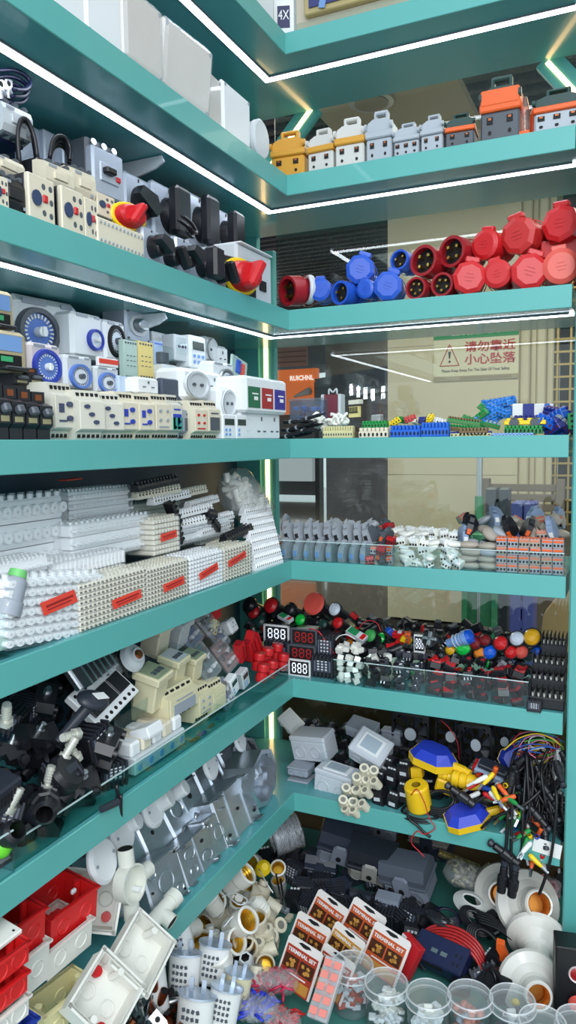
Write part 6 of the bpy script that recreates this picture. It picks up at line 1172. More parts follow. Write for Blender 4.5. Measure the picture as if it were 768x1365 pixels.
for i in range(34):
    x, y = rg.uniform(684,752), rg.uniform(1000,1110); put(mc4, pos('R',x,y,rg.uniform(0,.08)), (rg.uniform(120,220),rg.uniform(-30,30),rg.uniform(0,90)), 'black cable connector in the bundle beside the post', 'connector', 'black cable connectors in the bundle', 1.0)
for x, y, d, lab in [(668,1190,-.014,'black connector at the end of the left hanging cable'),(682,1196,-.016,'black connector at the end of the right hanging cable'),(633,1074,.0,'black connector lying on the lower float switch'),(692,1152,-.01,'small black connector above the white lampholders')]: put(mc4, pos('R',x,y,d) + Vector((0,0,-.0)), (0,6,0) if 'end of' in lab else (0,-60,0), lab, 'connector', None, 1.25)
cols = [(WW,'white'),(WY,'yellow'),(WP,'pink'),(mat('wire_green',(60,170,80),.4),'green'),(WR,'red'),(mat('wire_blue',(40,100,200),.4),'light blue')]
for i in range(20):
    c, nm = cols[i%6]; cx, cy = rg.uniform(708,732), rg.uniform(988,1012); rx, ry = rg.uniform(12,34), rg.uniform(7,20); d = rg.uniform(.04,.10); a0 = rg.uniform(0,6)
    cx = min(cx, 752-rx)
    wire([pos('R',cx+rx*math.cos(a0+k*.9),cy+ry*math.sin(a0+k*.9),d+.004*k) for k in range(6)], .0012, c, 'coloured_lead', '%s thin lead looping at the top of the cable bundle' % nm, 'wire', '%s leads in the bundle' % nm)
for a, c, lab in [([(750,1005),(742,1030),(738,1060),(736,1070)],WW,'long white lead falling to a pale tip beside the post'),([(672,1000),(690,985),(715,978),(735,984),(748,994)],WY,'yellow lead arching across the top of the bundle')]: wire(PX(a,.03), .0013, c, 'coloured_lead', lab)
def croc():
    r = E('crocodile_clip'); m = MB(); m.lathe([(.003,0),(.0045,.004),(.0042,.018),(.0028,.026)],n=8); m.build('sleeve', None, r); return r
def croc(c=None):
    r = E('crocodile_clip'); MB().lathe([(.003,0),(.0048,.004),(.0044,.020),(.0028,.028)],n=8).build('sleeve', c, r); m = MB(); m.box((-.0015,0,.035),(.0015,.004,.014),ry=6); m.box((.0015,0,.035),(.0015,.004,.014),ry=-6); m.build('jaws', STEEL, r); return r
cc = [(RED,'red'),(GREEN,'green'),(YEL,'yellow'),(BLUE,'blue'),(ORG,'orange'),(PAPER,'white')]
for i in range(54):
    c, nm = cc[i%6]; t = rg.random(); x = 645+t*75+rg.uniform(-14,14); y = 1035+t*95+rg.uniform(-24,24); 
    put(croc, pos('R',min(max(x,640),738),y,rg.uniform(-.01,.03)), (rg.uniform(90,250),rg.uniform(-50,50),rg.uniform(0,180)), '%s sleeved clip in the coloured cluster below the cables' % nm, 'clip', '%s sleeved clips' % nm, 1.15, c=c)
def paper(): return MB().box((0,.001,.012),(.055,.001,.03)).build('white_card', PAPER)
put(paper, pos('R',728,1138,-.004), (0,8,0), 'white card stuck on the shelf edge beneath the bundle', 'card')
def palebag():
    r = E('plastic_bag'); m = MB(); m.sph((0,.01,.05),(.012,.012,.05),10,k=8); m.build('clear_bag', BAG, r); m = MB(); [m.tube([(-.006+.003*i,.01,.01),(.0,.008,.05),(-.004+.002*i,.01,.095)],.0012,5) for i in range(5)]; o = m.build('pale_leads', PALE, r); o['kind'] = 'stuff'; return r
put(palebag, pos('R',743,1062,.03), (0,0,0), 'slim pale bag hanging between the bundle and the post', 'bag', None, 1.0)
kx = (fan, {}, 'x','x',None,1)
heap('R', 528, 640, 'F', [(dinblk, {}, 'black terminal unit in the dark pile under the fans', 'terminal block', 'black units under the fans', 1)], (.04,.035,.04), .09, .12, .04, .05, 61, rjit=80, sc=1.1)
heap('R', 640, 742, 'F', [(dinblk, {}, 'black unit in the dark pile behind the cable bundle', 'terminal block', 'black units behind the bundle', 1)], (.04,.035,.04), .06, .16, .06, .10, 62, rjit=80, sc=1.1)
heap('R', 400, 520, 'F', [(chip, dict(c=BLACK,top=DGREY), 'black micro switch scattered behind the junction boxes', 'switch', 'black switches behind the boxes', 1)], (.035,.03,.02), .16, .24, .05, .09, 63, rjit=80, sc=1.5)
# ================================================================ the low base: junction boxes, lamp holders, cards, jars
G = lambda x, y, z: pos('G', x, y, z)
def foil():
    r = E('foil_duct'); m = MB(); rg = random.Random(2); prof = []
    for i in range(34): prof.append((.050+(.004 if i % 2 else 0)+rg.uniform(-.001,.001), i*.0026))
    m.lathe(prof, n=36); m.v = [v*(1+rg.uniform(-.012,.012)) for v in m.v]; m.build('ribbed_foil', mat('crinkled_foil',(226,229,234),.3,.6,bump=.4,bscale=140), r)
    m = MB(); m.lathe([(.050,.088),(.044,.089),(.030,.086),(.012,.089),(0,.086)], n=30); m.v = [v+Vector((0,0,rg.uniform(-.002,.002))) for v in m.v]; m.build('foil_end', mat('crinkled_foil',(205,208,214)), r); return r
put(foil, G(362,1118,.52), (0,78,42), 'silver crinkled foil duct coil under the shelf corner', 'duct', None, .88)
LIDK = mat('clasp_lid_dark', (46, 52, 66), .3); BODG = mat('clasp_body_grey', (126, 134, 148), .4)
def cbox(lid=None, body=None):                  # .1 x .08 x .07
    r = E('clasp_box'); MB().box((0,.04,.018),(.098,.08,.036),b=.008).build('body', body, r); m = MB(); m.prism([(0,.036),(.08,.036),(.08,.052),(.066,.066),(.014,.066),(0,.050)],-.05,.05,'x'); m.box((0,.04,.036),(.106,.088,.006),b=.002); m.build('lid', lid, r)
    m = MB(); m.prism([(-.016,.020),(.016,.020),(.016,.050),(.010,.056),(-.010,.056),(-.016,.050)],-.010,-.002,'y'); m.build('clasp', body, r); MB().cyl((0,-.0105,.030),(0,-.008,.030),.006,n=14).build('clasp_hole', DARKIN, r)
    m = MB(); ko(m,-.03,.018,.010,y=-.001); ko(m,.03,.018,.010,y=-.001); m.build('knockouts', body, r); return r
CX = [(448,1156,.50,(24,14,14),1.0,LIDK,BODG,'black lidded clasp box nearest the foil coil, tilted'),(492,1180,.48,(26,8,8),1.0,mat('film_black',(40,44,52),.15,coat=.8),mat('clasp_body_pale',(160,160,154),.4),'film wrapped black clasp box in the middle'),(542,1204,.47,(20,-4,-6),1.0,mat('clasp_lid_grey',(84,92,104),.3),BODG,'dark grey clasp box, rightmost and nearest of three'),
 (505,1122,.50,(10,4,6),.8,BODG,BODG,'grey ribbed box lid behind the film wrapped box'),(572,1148,.47,(6,-4,-6),.9,mat('clasp_lid_taupe',(120,116,112),.35),LIDK,'taupe lidded dark box behind the rightmost clasp box'),(425,1180,.455,(0,4,10),.7,LIDK,LIDK,'small dark clasp box low beside the foil coil'),(516,1226,.455,(10,0,0),.5,BODG,BODG,'small grey clasp box corner between the cards and the large boxes')]
for x, y, z, rot, s, lid, body, lab in CX: put(cbox, G(x,y,z), rot, lab, 'junction box', 'clasp lidded junction boxes', (s*1.12,s*1.0,s*1.5), lid=lid, body=body)
# lamp holders
def holder(c=None, th=None):                    # axis z, mouth up
    r = E('lamp_holder'); MB().lathe([(.014,0),(.017,.004),(.0175,.03),(.021,.034),(.021,.056),(.0175,.058),(.0165,.056),(.0165,.05)],n=24).build('shell', c or ROUGHW, r)
    m = MB(); 
    for i in range(5): m.lathe([(.0165,.052-.006*i),(.0145,.049-.006*i),(.0165,.046-.006*i)],n=22)
    m.lathe([(.0155,.024),(0,.024)],n=16); m.build('gold_thread', th or GOLD, r); m = MB(); m.cyl((0,0,-.008),(0,0,0),.008,n=12); [m.box((s*.012,0,.006),(.005,.008,.016),b=.001) for s in (-1,1)]; m.build('terminal_foot', c or ROUGHW, r); return r
HB = mat('holder_beige', (206,198,176), .4)
HX = [(302,1185,.56,(0,48,10),1.0,ROUGHW,'white lamp holder with gold mouth facing right, highest in the pile'),(262,1236,.56,(60,-30,10),.9,ROUGHW,'white lamp holder half under the shelf edge with gold mouth facing down'),(305,1240,.54,(10,50,0),1.05,ROUGHW,'white lamp holder with gold mouth to the right, middle of the pile'),
 (288,1262,.52,(10,58,0),1.0,ROUGHW,'large white lamp holder with gold mouth to the right, below the middle one'),(302,1300,.50,(24,-4,0),1.0,ROUGHW,'white lamp holder standing with its gold mouth up'),(372,1165,.50,(40,20,0),.75,ROUGHW,'small white lamp holder by the foil coil'),(350,1180,.52,(150,10,0),1.1,HB,'beige lamp holder lying against the white pile'),
 (344,1252,.49,(14,4,0),.9,HB,'beige lamp holder standing mouth up, right side of the pile'),(324,1268,.49,(30,20,0),.85,HB,'beige lamp holder with dark opening beside the standing one'),(330,1214,.53,(150,-30,0),1.0,HB,'beige lamp holder upside down beneath the wires'),(290,1215,.55,(20,-20,0),.95,ROUGHW,'white lamp holder crossed by thin white wires'),(318,1200,.55,(200,20,0),.95,ROUGHW,'white lamp holder lying base up under the thin wires'),
 (280,1240,.54,(170,-12,0),1.0,ROUGHW,'white lamp holder base next to the shelf fascia'),(375,1192,.47,(20,0,0),.7,mat('holder_grey',(140,144,140),.4),'small grey lamp holder left of the terminal cards'),(352,1290,.46,(40,30,0),.8,HB,'beige lamp holder low beside the red bag')]
for x, y, z, rot, s, c, lab in HX: put(holder, G(x,y,z), rot, lab, 'lamp holder', 'lamp holders in the pile', s*1.22, c=c, th=None)
def spool(c=None):
    r = E('ribbed_insulator'); m = MB(); m.lathe([(0,.044),(.010,.044),(.014,.040)]+[((.022 if i%2 else .018),.036-.004*i) for i in range(9)]+[(0,.002)],n=22); m.build('ribs', c or ROUGHW, r); return r
put(spool, G(352,1218,.52), (20,-30,0), 'white ribbed insulator right of the lamp holder pile', 'insulator', c=ROUGHW)
put(spool, G(348,1160,.53), (30,40,0), 'yellow ribbed insulator near the shelf corner', 'insulator', None, .8, c=YEL)
def hexn():
    r = E('hexagonal_lamp_socket'); MB().lathe([(.012,0),(.015,.004),(.015,.03),(.013,.036),(.009,.036)],n=6,smooth=False).build('hex_body', PALE, r); MB().lathe([(.009,.036),(.009,.02),(0,.02)],n=12).build('dark_bore', DARKIN, r); return r
put(hexn, G(330,1290,.50), (24,6,0), 'grey white base with a dark hexagonal hole below the gold mouthed holder', 'lamp holder')
for i, (x, y, s) in enumerate([(345,1226,1.1),(352,1262,1.0),(338,1282,1.0),(320,1318,.9),(346,1310,.9)]): put(ceramic, G(x,y,.48), (10,15*i-30,30*i), 'beige twin ceramic block between the holders and the cards', 'terminal block', 'beige twin blocks by the cards', s*1.5)
wire([G(x,y,z) for x,y,z in [(296,1196,.59),(312,1190,.60),(330,1200,.60),(318,1206,.60),(300,1190,.60)]], .0013, WW, 'white_lead', 'thin white wire looping over the lamp holders, upper'); wire([G(x,y,z) for x,y,z in [(298,1236,.58),(310,1222,.59),(328,1206,.59),(336,1200,.58)]], .0013, WW, 'white_lead', 'thin white wire crossing the lamp holders, lower')
wire([G(x,y,z) for x,y,z in [(345,1158,.56),(356,1178,.56),(364,1190,.55)]], .0013, WW, 'white_lead', 'thin white wire beside the beige holder near the foil coil')
for i, (a, b) in enumerate([((368,1165),(376,1205)),((374,1172),(380,1212))]): wire([G(a[0],a[1],.53), G(b[0],b[1],.50)], .0022, WB, 'black_stick', 'black cable end lying beside the beige holder, %s of two' % ('left','right')[i], 'cable')
CAN = mat('can_white', (222, 224, 222), .35); ZNC = mat('zinc_top', (200, 212, 228), .25, .6)
def can(c=None):                                # capacitor can with printed marks
    r = E('capacitor'); m = MB(); m.lathe([(0,0),(.016,0),(.019,.004),(.020,.045)],n=18); m.v = [Vector((v.x,v.y*.62,v.z)) for v in m.v]; m.build('can', c, r)
    m = MB(); m.lathe([(.0215,.045),(.0215,.047),(0,.048)],n=18); m.v = [Vector((v.x,v.y*.7,v.z)) for v in m.v]; m.build('metal_top', ZNC, r)
    m = MB(); [m.box((s*.007,0,.054),(.005,.0012,.013)) for s in (-1,1)]; m.build('terminal_blade', ZNC, r); m = MB()
    for j in range(4):
        for i in range(4): m.box((-.008+i*.0052,-.0128+abs(i-1.5)*.0006,.034-j*.007),(.0032,.001,.0035),ry=20*((i+j)%3-1))
    m.build('printed_characters', DGREY, r); return r
for x, y, z, rot, s, c, lab in [(206,1350,.49,(-14,-16,6),1.15,CAN,'white capacitor can with printed characters, leftmost'),(244,1328,.50,(-18,-4,6),1.1,CAN,'white capacitor can with blue grey metal top, centre'),(280,1310,.51,(-14,6,14),1.05,CAN,'white capacitor can right of the centre one'),(256,1392,.46,(-18,0,6),1.2,CAN,'white capacitor can nearest the viewer'),(294,1368,.475,(-14,8,14),1.0,CAN,'white capacitor can partly behind the nearest one'),(312,1340,.48,(-10,8,10),.9,YEL_W,'small cream capacitor can beside the purple red bag'),(245,1268,.56,(-10,-20,10),.9,CAN,'capacitor can half hidden under the shelf edge')]:
    put(can, G(x,y,z), rot, lab, 'capacitor', 'capacitor cans', s*1.5, c=c)
def tubelug(c=None):
    r = E('cable_lug'); m = MB(); m.cyl((0,0,0),(0,0,.035),.008,n=14,cap=1); m.cyl((0,0,.035),(0,0,.034),.0065,n=12,m=1); m.build('barrel', [c, DARKIN], r); m = MB(); m.prism([(-.009,-.03),(.009,-.03),(.009,-.006),(.006,0),(-.006,0),(-.009,-.006)],-.002,.002,'y'); m.cyl((0,-.0022,-.018),(0,.0022,-.018),.0045,n=10,m=1); m.build('palm', [c, DARKIN], r); return r
for i, (x, y, z, rot, s, c) in enumerate([(196,1330,.53,(10,0,0),1.3,STEEL),(212,1340,.51,(10,20,30),1.0,COPPER),(206,1318,.54,(20,10,0),1.0,COPPER),(182,1345,.51,(0,-10,50),.9,STEEL),(226,1352,.48,(40,20,0),.9,COPPER),(176,1362,.48,(60,20,0),1.0,STEEL),(232,1335,.48,(100,60,0),1.0,STEEL),(216,1362,.47,(80,-20,0),1.0,COPPER),(165,1350,.49,(20,40,10),.8,STEEL),(192,1358,.47,(120,10,0),1.1,DGREY),(238,1362,.465,(90,70,0),1.0,COPPER),(205,1300,.55,(60,40,0),.9,STEEL)]):
    put(tubelug, G(x,y,z), rot, '%s cable lug in the metal heap at the lower left' % ('copper' if c is COPPER else ('dark grey' if c is DGREY else 'silver')), 'lug', '%s cable lugs in the lower left heap' % ('copper' if c is COPPER else ('dark' if c is DGREY else 'silver')), s, c=c)
# terminal set cards
CO_ = mat('card_orange', (196, 84, 40), .5); CG_ = mat('card_gold', (196, 140, 60), .5); CDK = mat('card_photo_dark', (70, 34, 16), .4); CRD = mat('card_rust', (170, 56, 34), .5)
def tcard(c=None):
    r = E('terminal_set_card'); m = MB(); m.prism([(-.035,0),(.035,0),(.035,.083),(.031,.088),(-.031,.088),(-.035,.083)],0,.002,'y'); m.build('card', mat('card_white',(232,226,222),.5), r); MB().prism([(-.013,.081),(-.008,.0845),(.008,.0845),(.013,.081),(.008,.0795),(.003,.0775),(-.003,.0775),(-.008,.0795)],-.0005,.0,'y').build('hanger_slot', DARKIN, r)
    m = MB(); m.box((0,-.0006,.036),(.062,.001,.072)); m.build('printed_field', c, r); m = MB(); m.text('TERMINAL SET', (0,-.0016,.064), .0094, sx=.92, bold=.02); m.build('lettering', PAPER, r)
    m = MB(); [m.box((s*.0155,-.0014,.044),(.028,.0006,.024)) for s in (-1,1)]; rg = random.Random(6); [m.box((s*.0155+rg.uniform(-.009,.009),-.0020,.044+rg.uniform(-.007,.007)),(.006,.0006,.005),m=1,ry=rg.uniform(0,90)) for s in (-1,1) for _ in range(6)]; m.build('photographs', [CDK, CG_], r)
    m = MB(); m.box((0,-.0014,.026),(.04,.0005,.0025),m=0); m.box((0,-.0014,.012),(.058,.0006,.018),m=1); m.build('print_bands', [PAPER, CG_], r); return r
g = 'terminal set cards standing in rows'
for x, y, z, rot, s, c, lab in [(421,1250,.47,(-34,9,-20),1.05,CO_,'terminal set card in the back row, left'),(470,1262,.475,(-34,9,-20),1.05,CO_,'terminal set card in the back row, right'),(399,1284,.475,(-32,3,-18),1.05,CO_,'terminal set card in the middle row, left'),(445,1292,.475,(-32,10,-20),.95,CG_,'narrow golden terminal set card in the middle row'),(502,1300,.475,(-34,6,-18),1.05,CO_,'terminal set card at the right of the middle row'),(388,1320,.48,(-30,2,-18),1.05,CRD,'rust red terminal set card in the front row'),(432,1325,.475,(-30,8,-18),.95,CRD,'terminal set card mostly hidden by the pink pill case')]:
    put(tcard, G(x,y,z), rot, lab, 'card', g, (s*1.22,s,s*.95), c=c)
def redcarton():
    r = E('red_carton'); MB().box((0,.01,.04),(.05,.02,.08),b=.001).build('carton', mat('carton_red',(196,36,44),.4), r); m = MB(); m.box((-.018,-.0006,.04),(.012,.001,.078)); [m.box((-.018,-.0012,.02+i*.012),(.005,.0005,.006),m=1) for i in range(4)]; m.build('white_side_print', [PAPER, SKY], r); return r
put(redcarton, G(527,1300,.46), (-20,14,-30), 'red carton with white strip standing right of the cards', 'box')
# pill case
def pillcase():
    r = E('compartment_case'); MB().box((0,.06,.008),(.045,.12,.016),b=.002).build('clear_case', clear('case_clear',(252,252,255),1,.06,.35), r); m = MB()
    for i in range(2):
        for j in range(5): m.box((-.011+i*.022,.014+j*.023,.0175),(.017,.014,.0012))
    m.build('pink_labels', mat('pill_pink',(236,140,128),.5), r); m = MB(); rg = random.Random(9); [m.box((rg.uniform(-.018,.018),rg.uniform(.006,.114),.008),(.006,.008,.008),m=k%2) for k in range(26)]; o = m.build('contents', [RED, DGREY], r); o['kind'] = 'stuff'; return r
put(pillcase, G(424,1362,.50), (38,0,-4), 'clear compartment case with ten pink labels leaning on the cards', 'case', None, .88)
# bags
def lumpbag(c=None, n=5, seed=1, sx=.05):
    r = E('plastic_bag'); rg = random.Random(seed); m = MB()
    for i in range(n*10): a = [rg.uniform(-sx,sx),rg.uniform(-.022,.022),rg.uniform(.006,.030)]; m.tube([a,[a[0]+rg.uniform(-.012,.012),a[1]+rg.uniform(-.012,.012),a[2]+.005],[a[0]+rg.uniform(-.02,.02),a[1]+rg.uniform(-.02,.02),a[2]]],.003,5,sub=2)
    o = m.build('contents', c, r); o['kind'] = 'stuff'; m = MB(); [m.sph((sx*.9*(i/(n-1)*2-1),rg.uniform(-.006,.006),.018),(sx*.55,.03,.022),12,k=7) for i in range(n)]; m.v = [v+Vector((rg.uniform(-.003,.003),rg.uniform(-.003,.003),rg.uniform(-.003,.003))) for v in m.v]; m.build('clear_bag', BAG, r); return r
put(lumpbag, G(362,1318,.48), (10,-8,10), 'clear bag of raspberry red sleeves left of the cards', 'bag', None, .9, c=mat('sleeve_raspberry',(196,40,80),.4), n=5, seed=1, sx=.045); put(lumpbag, G(345,1352,.48), (14,-20,-10), 'clear bag of royal blue sleeves at the bottom', 'bag', None, .9, c=mat('sleeve_blue',(40,60,200),.4), n=5, seed=2, sx=.04)
put(lumpbag, G(325,1352,.465), (0,0,0), 'pale clear bag beside the blue one', 'bag', None, .8, c=mat('sleeve_pale',(190,200,205),.4), n=4, seed=3, sx=.03); put(lumpbag, G(378,1368,.47), (0,0,0), 'clear bag of red sleeves at the bottom edge', 'bag', None, .8, c=RED, n=4, seed=4, sx=.03)
# jars
def jar(c1=None, c2=None, kind=0):
    r = E('clear_jar'); MB().lathe([(.0,0),(.033,0),(.036,.004),(.036,.07),(.034,.074)],n=30).build('jar_body', JAR, r); m = MB(); m.lathe([(.034,.072),(.039,.072),(.0395,.076),(.0395,.086),(.0375,.089),(.034,.089),(.033,.086),(0,.086)],n=32); m.build('lid', clear('lid_milky',(250,252,252),1.2,.1,.18), r)
    m = MB(); m.lathe([(.0385,.0735),(.0405,.0745),(.0385,.0755)],n=32); m.lathe([(.0355,.0885),(.0372,.0900),(.0388,.0885)],n=32); m.build('lid_rim', clear('rim_milky',(250,252,252),1.2,.1,.5), r)
    m = MB(); rg = random.Random(kind+3)
    for i in range(60):
        a, q, z = rg.uniform(0,6.3), rg.uniform(0,.026)**1, rg.uniform(.006,.058); 
        if kind % 3 == 0: m.box((math.cos(a)*q,math.sin(a)*q,z),(.015,.010,.009),m=rg.randint(0,1),rz=rg.uniform(0,180),rx=rg.uniform(0,90),b=.001)
        elif kind % 3 == 1: m.box((math.cos(a)*q,math.sin(a)*q,z),(.013,.013,.007),m=rg.randint(0,1),rz=rg.uniform(0,180),rx=rg.uniform(0,90),b=.0015)
        else: m.sph((math.cos(a)*q,math.sin(a)*q,z),(.008,.010,.006),8,k=5,m=rg.randint(0,1))
    o = m.build('contents', [c1, c2], r); o['kind'] = 'stuff'; return r
JC = [(470,1342,PALE,mat('jar_rust',(170,70,50),.5),0,'lidded clear jar of grey and rust blocks, leftmost, behind the others'),(515,1368,ROUGHW,WHITE,1,'lidded clear jar of white pieces, second from left'),(571,1385,WHITE,ROUGHW,0,'lidded clear jar of white connectors, third from left'),(626,1386,GREY,mat('jar_pinkish',(190,120,100),.5),2,'lidded clear jar of grey stones-like pieces and orange ends, fourth'),(682,1392,DGREY,mat('jar_white2',(205,208,206),.4),0,'lidded clear jar with a yellow piece on top, fifth'),(722,1424,PALE,WHITE,1,'lidded clear jar at the bottom edge near the black panel'),(772,1424,PALE,SKY,1,'lidded clear jar cut by the right bottom corner')]
for x, y, a, b, k, lab in JC: o = put(jar, G(x,y,.457), (0,0,0), lab, 'jar', 'clear lidded jars in the front row', (1.06,1.06,1.0), c1=a, c2=b, kind=k)
def chunk(c=None): return MB().sph((0,0,.006),(.009,.007,.007),9,k=6).build('plastic_piece', c)
put(chunk, G(687,1340,.50), (0,0,0), 'yellow piece inside the fifth jar', 'piece', c=YEL)
# right part of the base: brass strips, cables, power block, porcelain sockets, panel
def brassrow():
    r = E('brass_terminal_bar'); MB().box((0,.01,.006),(.12,.018,.012),b=.001).build('bar', mat('bar_khaki',(150,140,96),.4,.4), r); m = MB(); [m.cyl((-.055+i*.0122,.01,.012),(-.055+i*.0122,.01,.017),.0048,n=10) for i in range(10)]; m.build('screws', mat('screw_brass',(225,210,150),.25,.9), r); return r
for i, (x, y, a) in enumerate([(622,1164,-8),(640,1178,-10),(650,1192,-12),(704,1178,-4),(610,1152,-6)]): put(brassrow, G(x,y,.50), (24,6,a), 'brass screw terminal bar in the clear tray under the float switches', 'terminal bar', 'brass screw terminal bars', .85)
o = put(lumpbag, G(640,1182,.51), (10,0,0), 'clear bag over the brass terminal bars', 'bag', None, 1.2, c=mat('bag_bits',(160,160,130),.4), n=5, seed=8, sx=.05)
put(coil, G(630,1206,.51), (34,10,-8), 'pale grey cable coil in a clear bag behind the black coils', 'cable', None, .85, c=mat('cable_pale',(205,208,205),.35), n=8, r0=.003); put(coil, G(597,1222,.49), (30,6,0), 'dark navy cable coil left of the black ones', 'cable', None, .62, c=mat('cable_navy',(24,26,50),.4), n=7, r0=.0035)
put(coil, G(634,1228,.50), (36,24,-16), 'black flat cable coil in the middle of the base', 'cable', None, .75, c=BLACK, n=7, r0=.0035); put(coil, G(648,1262,.48), (30,40,-10), 'black cable coil reaching to the orange clip', 'cable', None, 1.0, c=BLACK, n=5, r0=.0038)
for i in range(5): wire([G(x+i*2,y+i*4,z) for x,y,z in [(628,1212,.52),(655,1222,.52),(680,1240,.51),(700,1256,.50),(704,1270,.49)]], .0034, WB, 'black_cable', 'black cable strand running down towards the porcelain sockets', 'cable', 'black strands to the sockets')
RCB = mat('cable_red', (176, 40, 42), .35)
for i in range(5): wire([G(x+i*1.5,y-i*4,z) for x,y,z in [(552,1262,.49),(575,1250,.51),(605,1254,.52),(630,1272,.51),(645,1298,.48)]], .0034, RCB, 'red_cable', 'dark red cable strand arching over the navy power block', 'cable', 'dark red cable strands')
def film():
    r = E('film_packet'); m = MB(); rg = random.Random(3); m.sph((0,0,.01),(.07,.022,.014),22,k=12); m.v = [v+Vector((rg.uniform(-.003,.003),rg.uniform(-.003,.003),rg.uniform(-.003,.003))) for v in m.v]; m.build('film', mat('film_dark',(52,54,60),.12,.3,coat=1,bump=.8,bscale=60), r); return r
put(film, G(597,1240,.50), (8,10,-22), 'shiny black film packet lying above the red cables', 'packaging', None, .85)
def powerblk():
    r = E('power_block'); MB().box((0,.035,.02),(.13,.07,.04),b=.003).build('case', NAVY, r); m = MB(); m.box((-.005,-.001,.028),(.05,.001,.012)); m.build('front_recess', DARKIN, r); m = MB(); [m.box((-.012+i*.024,.030,.0405),(.016,.010,.002)) for i in range(2)]; m.build('usb_ports', STEEL, r)
    m = MB(); [m.box((.04+dx,.02+dy,.0405),(.003,.008,.002)) for dx in (0,.012) for dy in (0,.02)]; m.box((-.045,.02,.0405),(.02,.012,.001)); m.build('socket_slots', DARKIN, r); return r
put(powerblk, G(582,1298,.47), (26,2,-12), 'dark navy power block with two steel ports behind the jars', 'power strip', None, .85)
def oclip():
    r = E('cable_clip'); m = MB(); m.prism([(-.010,0),(.008,-.002),(.012,.012),(.010,.030),(.012,.046),(-.004,.052),(-.008,.036),(-.005,.02)],0,.016,'y'); m.build('orange_clip', ORG, r); return r
put(oclip, G(672,1284,.50), (10,-14,0), 'bright orange clip on the black cables', 'clip', None, .9)
def usb(): 
    m = MB(); m.box((0,0,.008),(.012,.005,.016)); m.box((0,-.0027,.011),(.003,.0006,.004),m=1); return m.build('steel_plug', [STEEL, DARKIN])
put(usb, G(687,1282,.50), (10,-30,0), 'small steel plug right of the orange clip', 'plug')
def batten():
    r = E('batten_lampholder'); POR = mat('porcelain', (222,220,212), .18, coat=.6); MB().lathe([(0,0),(.046,0),(.049,.003),(.047,.010),(.034,.018),(.024,.028),(.021,.034),(.021,.054),(.019,.057),(.0165,.056)],n=34).build('flared_body', POR, r); m = MB(); [m.lathe([(.0165,.055-.005*i),(.0145,.0525-.005*i),(.0165,.050-.005*i)],n=24) for i in range(5)]; m.lathe([(.0150,.03),(0,.03)],n=16); m.build('copper_thread', mat('thread_copper',(214,140,60),.3,.8), r)
    m = MB(); m.cyl((.034,0,.016),(.034,0,.0195),.0035,n=10); m.build('screw_hole', DARKIN, r); return r
for x, y, z, rot, s, lab in [(672,1192,.53,(58,20,-10),.9,'porcelain batten lampholder behind the others, seen as a white disc'),(702,1205,.55,(48,38,0),.95,'largest porcelain batten lampholder with copper mouth at lower right'),(716,1248,.52,(100,-30,0),.85,'middle porcelain batten lampholder with mouth pointing down'),(706,1310,.49,(62,46,0),.85,'lowest porcelain batten lampholder beside the black panel')]:
    put(batten, G(x,y,z), rot, lab, 'lamp holder', 'porcelain batten lampholders', s*1.5)
put(lumpbag, G(726,1190,.47), (0,0,0), 'clear bag with pink bits between the porcelain and the post', 'bag', None, .9, c=mat('bits_pink',(190,110,120),.4), n=4, seed=11, sx=.03)
def panel():
    r = E('control_box'); MB().box((0,.03,.08),(.10,.06,.16),b=.002).build('case', mat('panel_black',(14,14,18),.45), r); m = MB(); m.lathe([(.013,-.001),(.0155,-.003),(.0165,0)],(-.010,0,.110),(0,1,0),24); m.build('lamp_bezel', mat('bezel_pale',(214,196,196),.3), r); MB().lathe([(0,-.003),(.009,-.002),(.0135,0)],(-.010,0,.110),(0,1,0),24).build('red_lamp', mat('dark_red_lamp',(150,20,26),.25,coat=.6), r)
    MB().lathe([(0,-.016),(.014,-.015),(.017,-.010),(.010,-.006),(.010,0)],(-.010,0,.058),(0,1,0),24).build('red_mushroom_button', RED2, r); m = MB(); m.lathe([(.0,-.010),(.018,-.009),(.018,0)],(.026,0,.06),(0,1,0),24); m.build('yellow_disc', YEL, r); return r
P = pos('R', 776, 1362, -.14); P.z = .455; o = put(panel, P, (-4,0,10), 'black control box with red lamp and red mushroom button at the lower right', 'control panel', None, .95)
# more of the same things filling the heap
for i, (x, y, z, rot, s_) in enumerate([(262,1275,.49,(20,30,0),1.1),(276,1288,.47,(150,10,0),1.1),(298,1222,.50,(60,-60,20),1.15),(318,1300,.47,(60,50,0),1.0),(322,1244,.51,(80,-20,40),1.1),(334,1196,.50,(100,30,0),1.1),(362,1240,.46,(70,70,0),1.0),(300,1265,.48,(100,60,0),1.1),(356,1206,.48,(30,-40,0),1.0),(282,1215,.52,(30,30,0),1.1),(318,1175,.52,(120,0,0),1.1),(342,1150,.50,(60,20,0),1.0)]):
    put(holder, G(x,y,z), rot, 'off-white lamp holder buried deeper in the pile under the shelf fascia', 'lamp holder', 'buried lamp holders', s_*1.1, c=ROUGHW if i%2 else HB, th=None)
for i, (x, y, z) in enumerate([(366,1226,.47),(356,1236,.49),(362,1252,.47),(350,1276,.47),(334,1262,.49),(342,1298,.46),(326,1330,.46),(366,1268,.46)]): put(ceramic, G(x,y,z), (10+20*i,25*i-60,40*i), 'beige twin ceramic block between the holders and the cards', 'terminal block', 'beige twin blocks by the cards', 1.6)
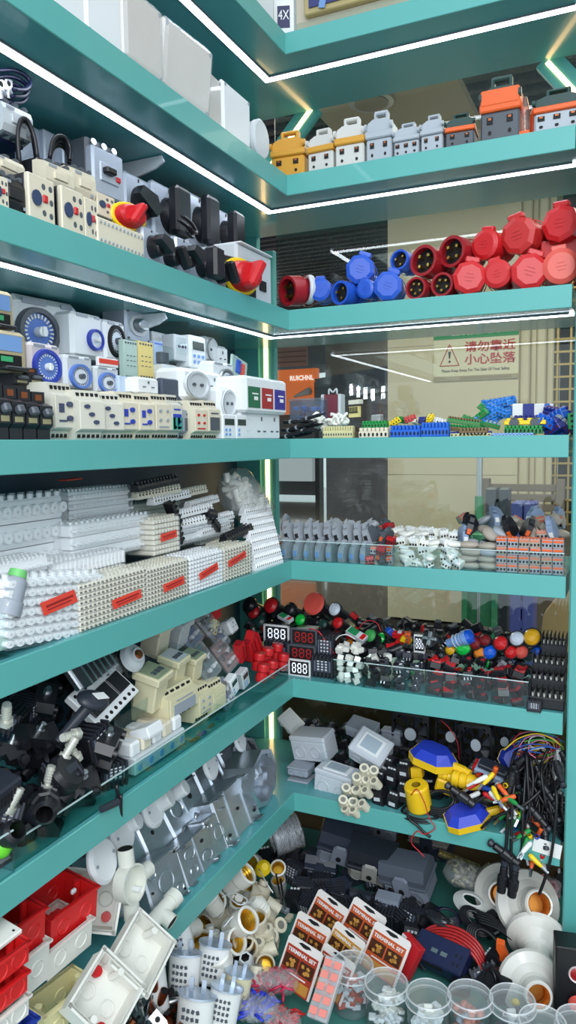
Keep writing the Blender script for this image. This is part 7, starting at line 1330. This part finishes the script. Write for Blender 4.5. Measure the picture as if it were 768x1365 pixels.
for i in range(34):
    x, y = rnd.uniform(160,246), rnd.uniform(1318,1400)
    if y < 1500-x*.75: continue
    put(tubelug, G(x,y,.47+rnd.uniform(0,.05)), (rnd.uniform(0,160),rnd.uniform(-60,60),rnd.uniform(0,180)), '%s cable lug in the metal heap at the lower left' % ('copper','silver')[i%2], 'lug', '%s cable lugs in the lower left heap' % ('copper','silver')[i%2], rnd.uniform(.9,1.2), c=(COPPER,STEEL)[i%2])
# dark clutter filling the gaps
for i in range(30):
    x, y = rnd.uniform(385,560), rnd.uniform(1165,1232); put((trafo, cbox)[i%3 == 0], G(x,y,.457), (rnd.uniform(-15,15),rnd.uniform(-15,15),rnd.uniform(0,360)), ('small dark clasp box in the shadow behind the terminal set cards' if i%3 == 0 else 'black finned block in the shadow behind the terminal set cards'), ('junction box' if i%3 == 0 else 'relay'), ('small clasp boxes behind the cards' if i%3 == 0 else 'finned blocks behind the cards'), (1.0,.5)[i%3 == 0], **({'lid':LIDK,'body':LIDK} if i%3 == 0 else {}))
for i in range(26):
    x, y = [(400,1205),(430,1215),(465,1225),(520,1225),(540,1240),(556,1228),(660,1300),(640,1310),(690,1310),(540,1270),(560,1290),(610,1310),(660,1250),(690,1230),(520,1190),(735,1185),(560,1185),(390,1150),(360,1140),(385,1178),(310,1320),(325,1330),(240,1330),(560,1215),(680,1330),(655,1320)][i]
    put((dinblk, trafo, elbow)[i%3], G(x,y,.457), (rnd.uniform(-30,30),rnd.uniform(-30,30),rnd.uniform(0,360)), 'dark fitting lying low in the gaps of the base heap', 'fitting', 'dark fittings in the base heap', 1.2, **({'c':BLACK} if i%3 == 2 else {}))
def mini(c=None): return MB().box((0,0,.004),(.018,.012,.008),b=.001).build('small_part', c)
for i in range(40):
    x, y = rnd.uniform(300,470), rnd.uniform(1200,1330); put(mini, G(x,y,.458), (0,0,rnd.uniform(0,180)), 'tiny %s part lying on the base between the larger things' % ('beige','grey')[i%2], 'part', 'tiny %s parts on the base' % ('beige','grey')[i%2], 1.2, c=(HB,GREY)[i%2])
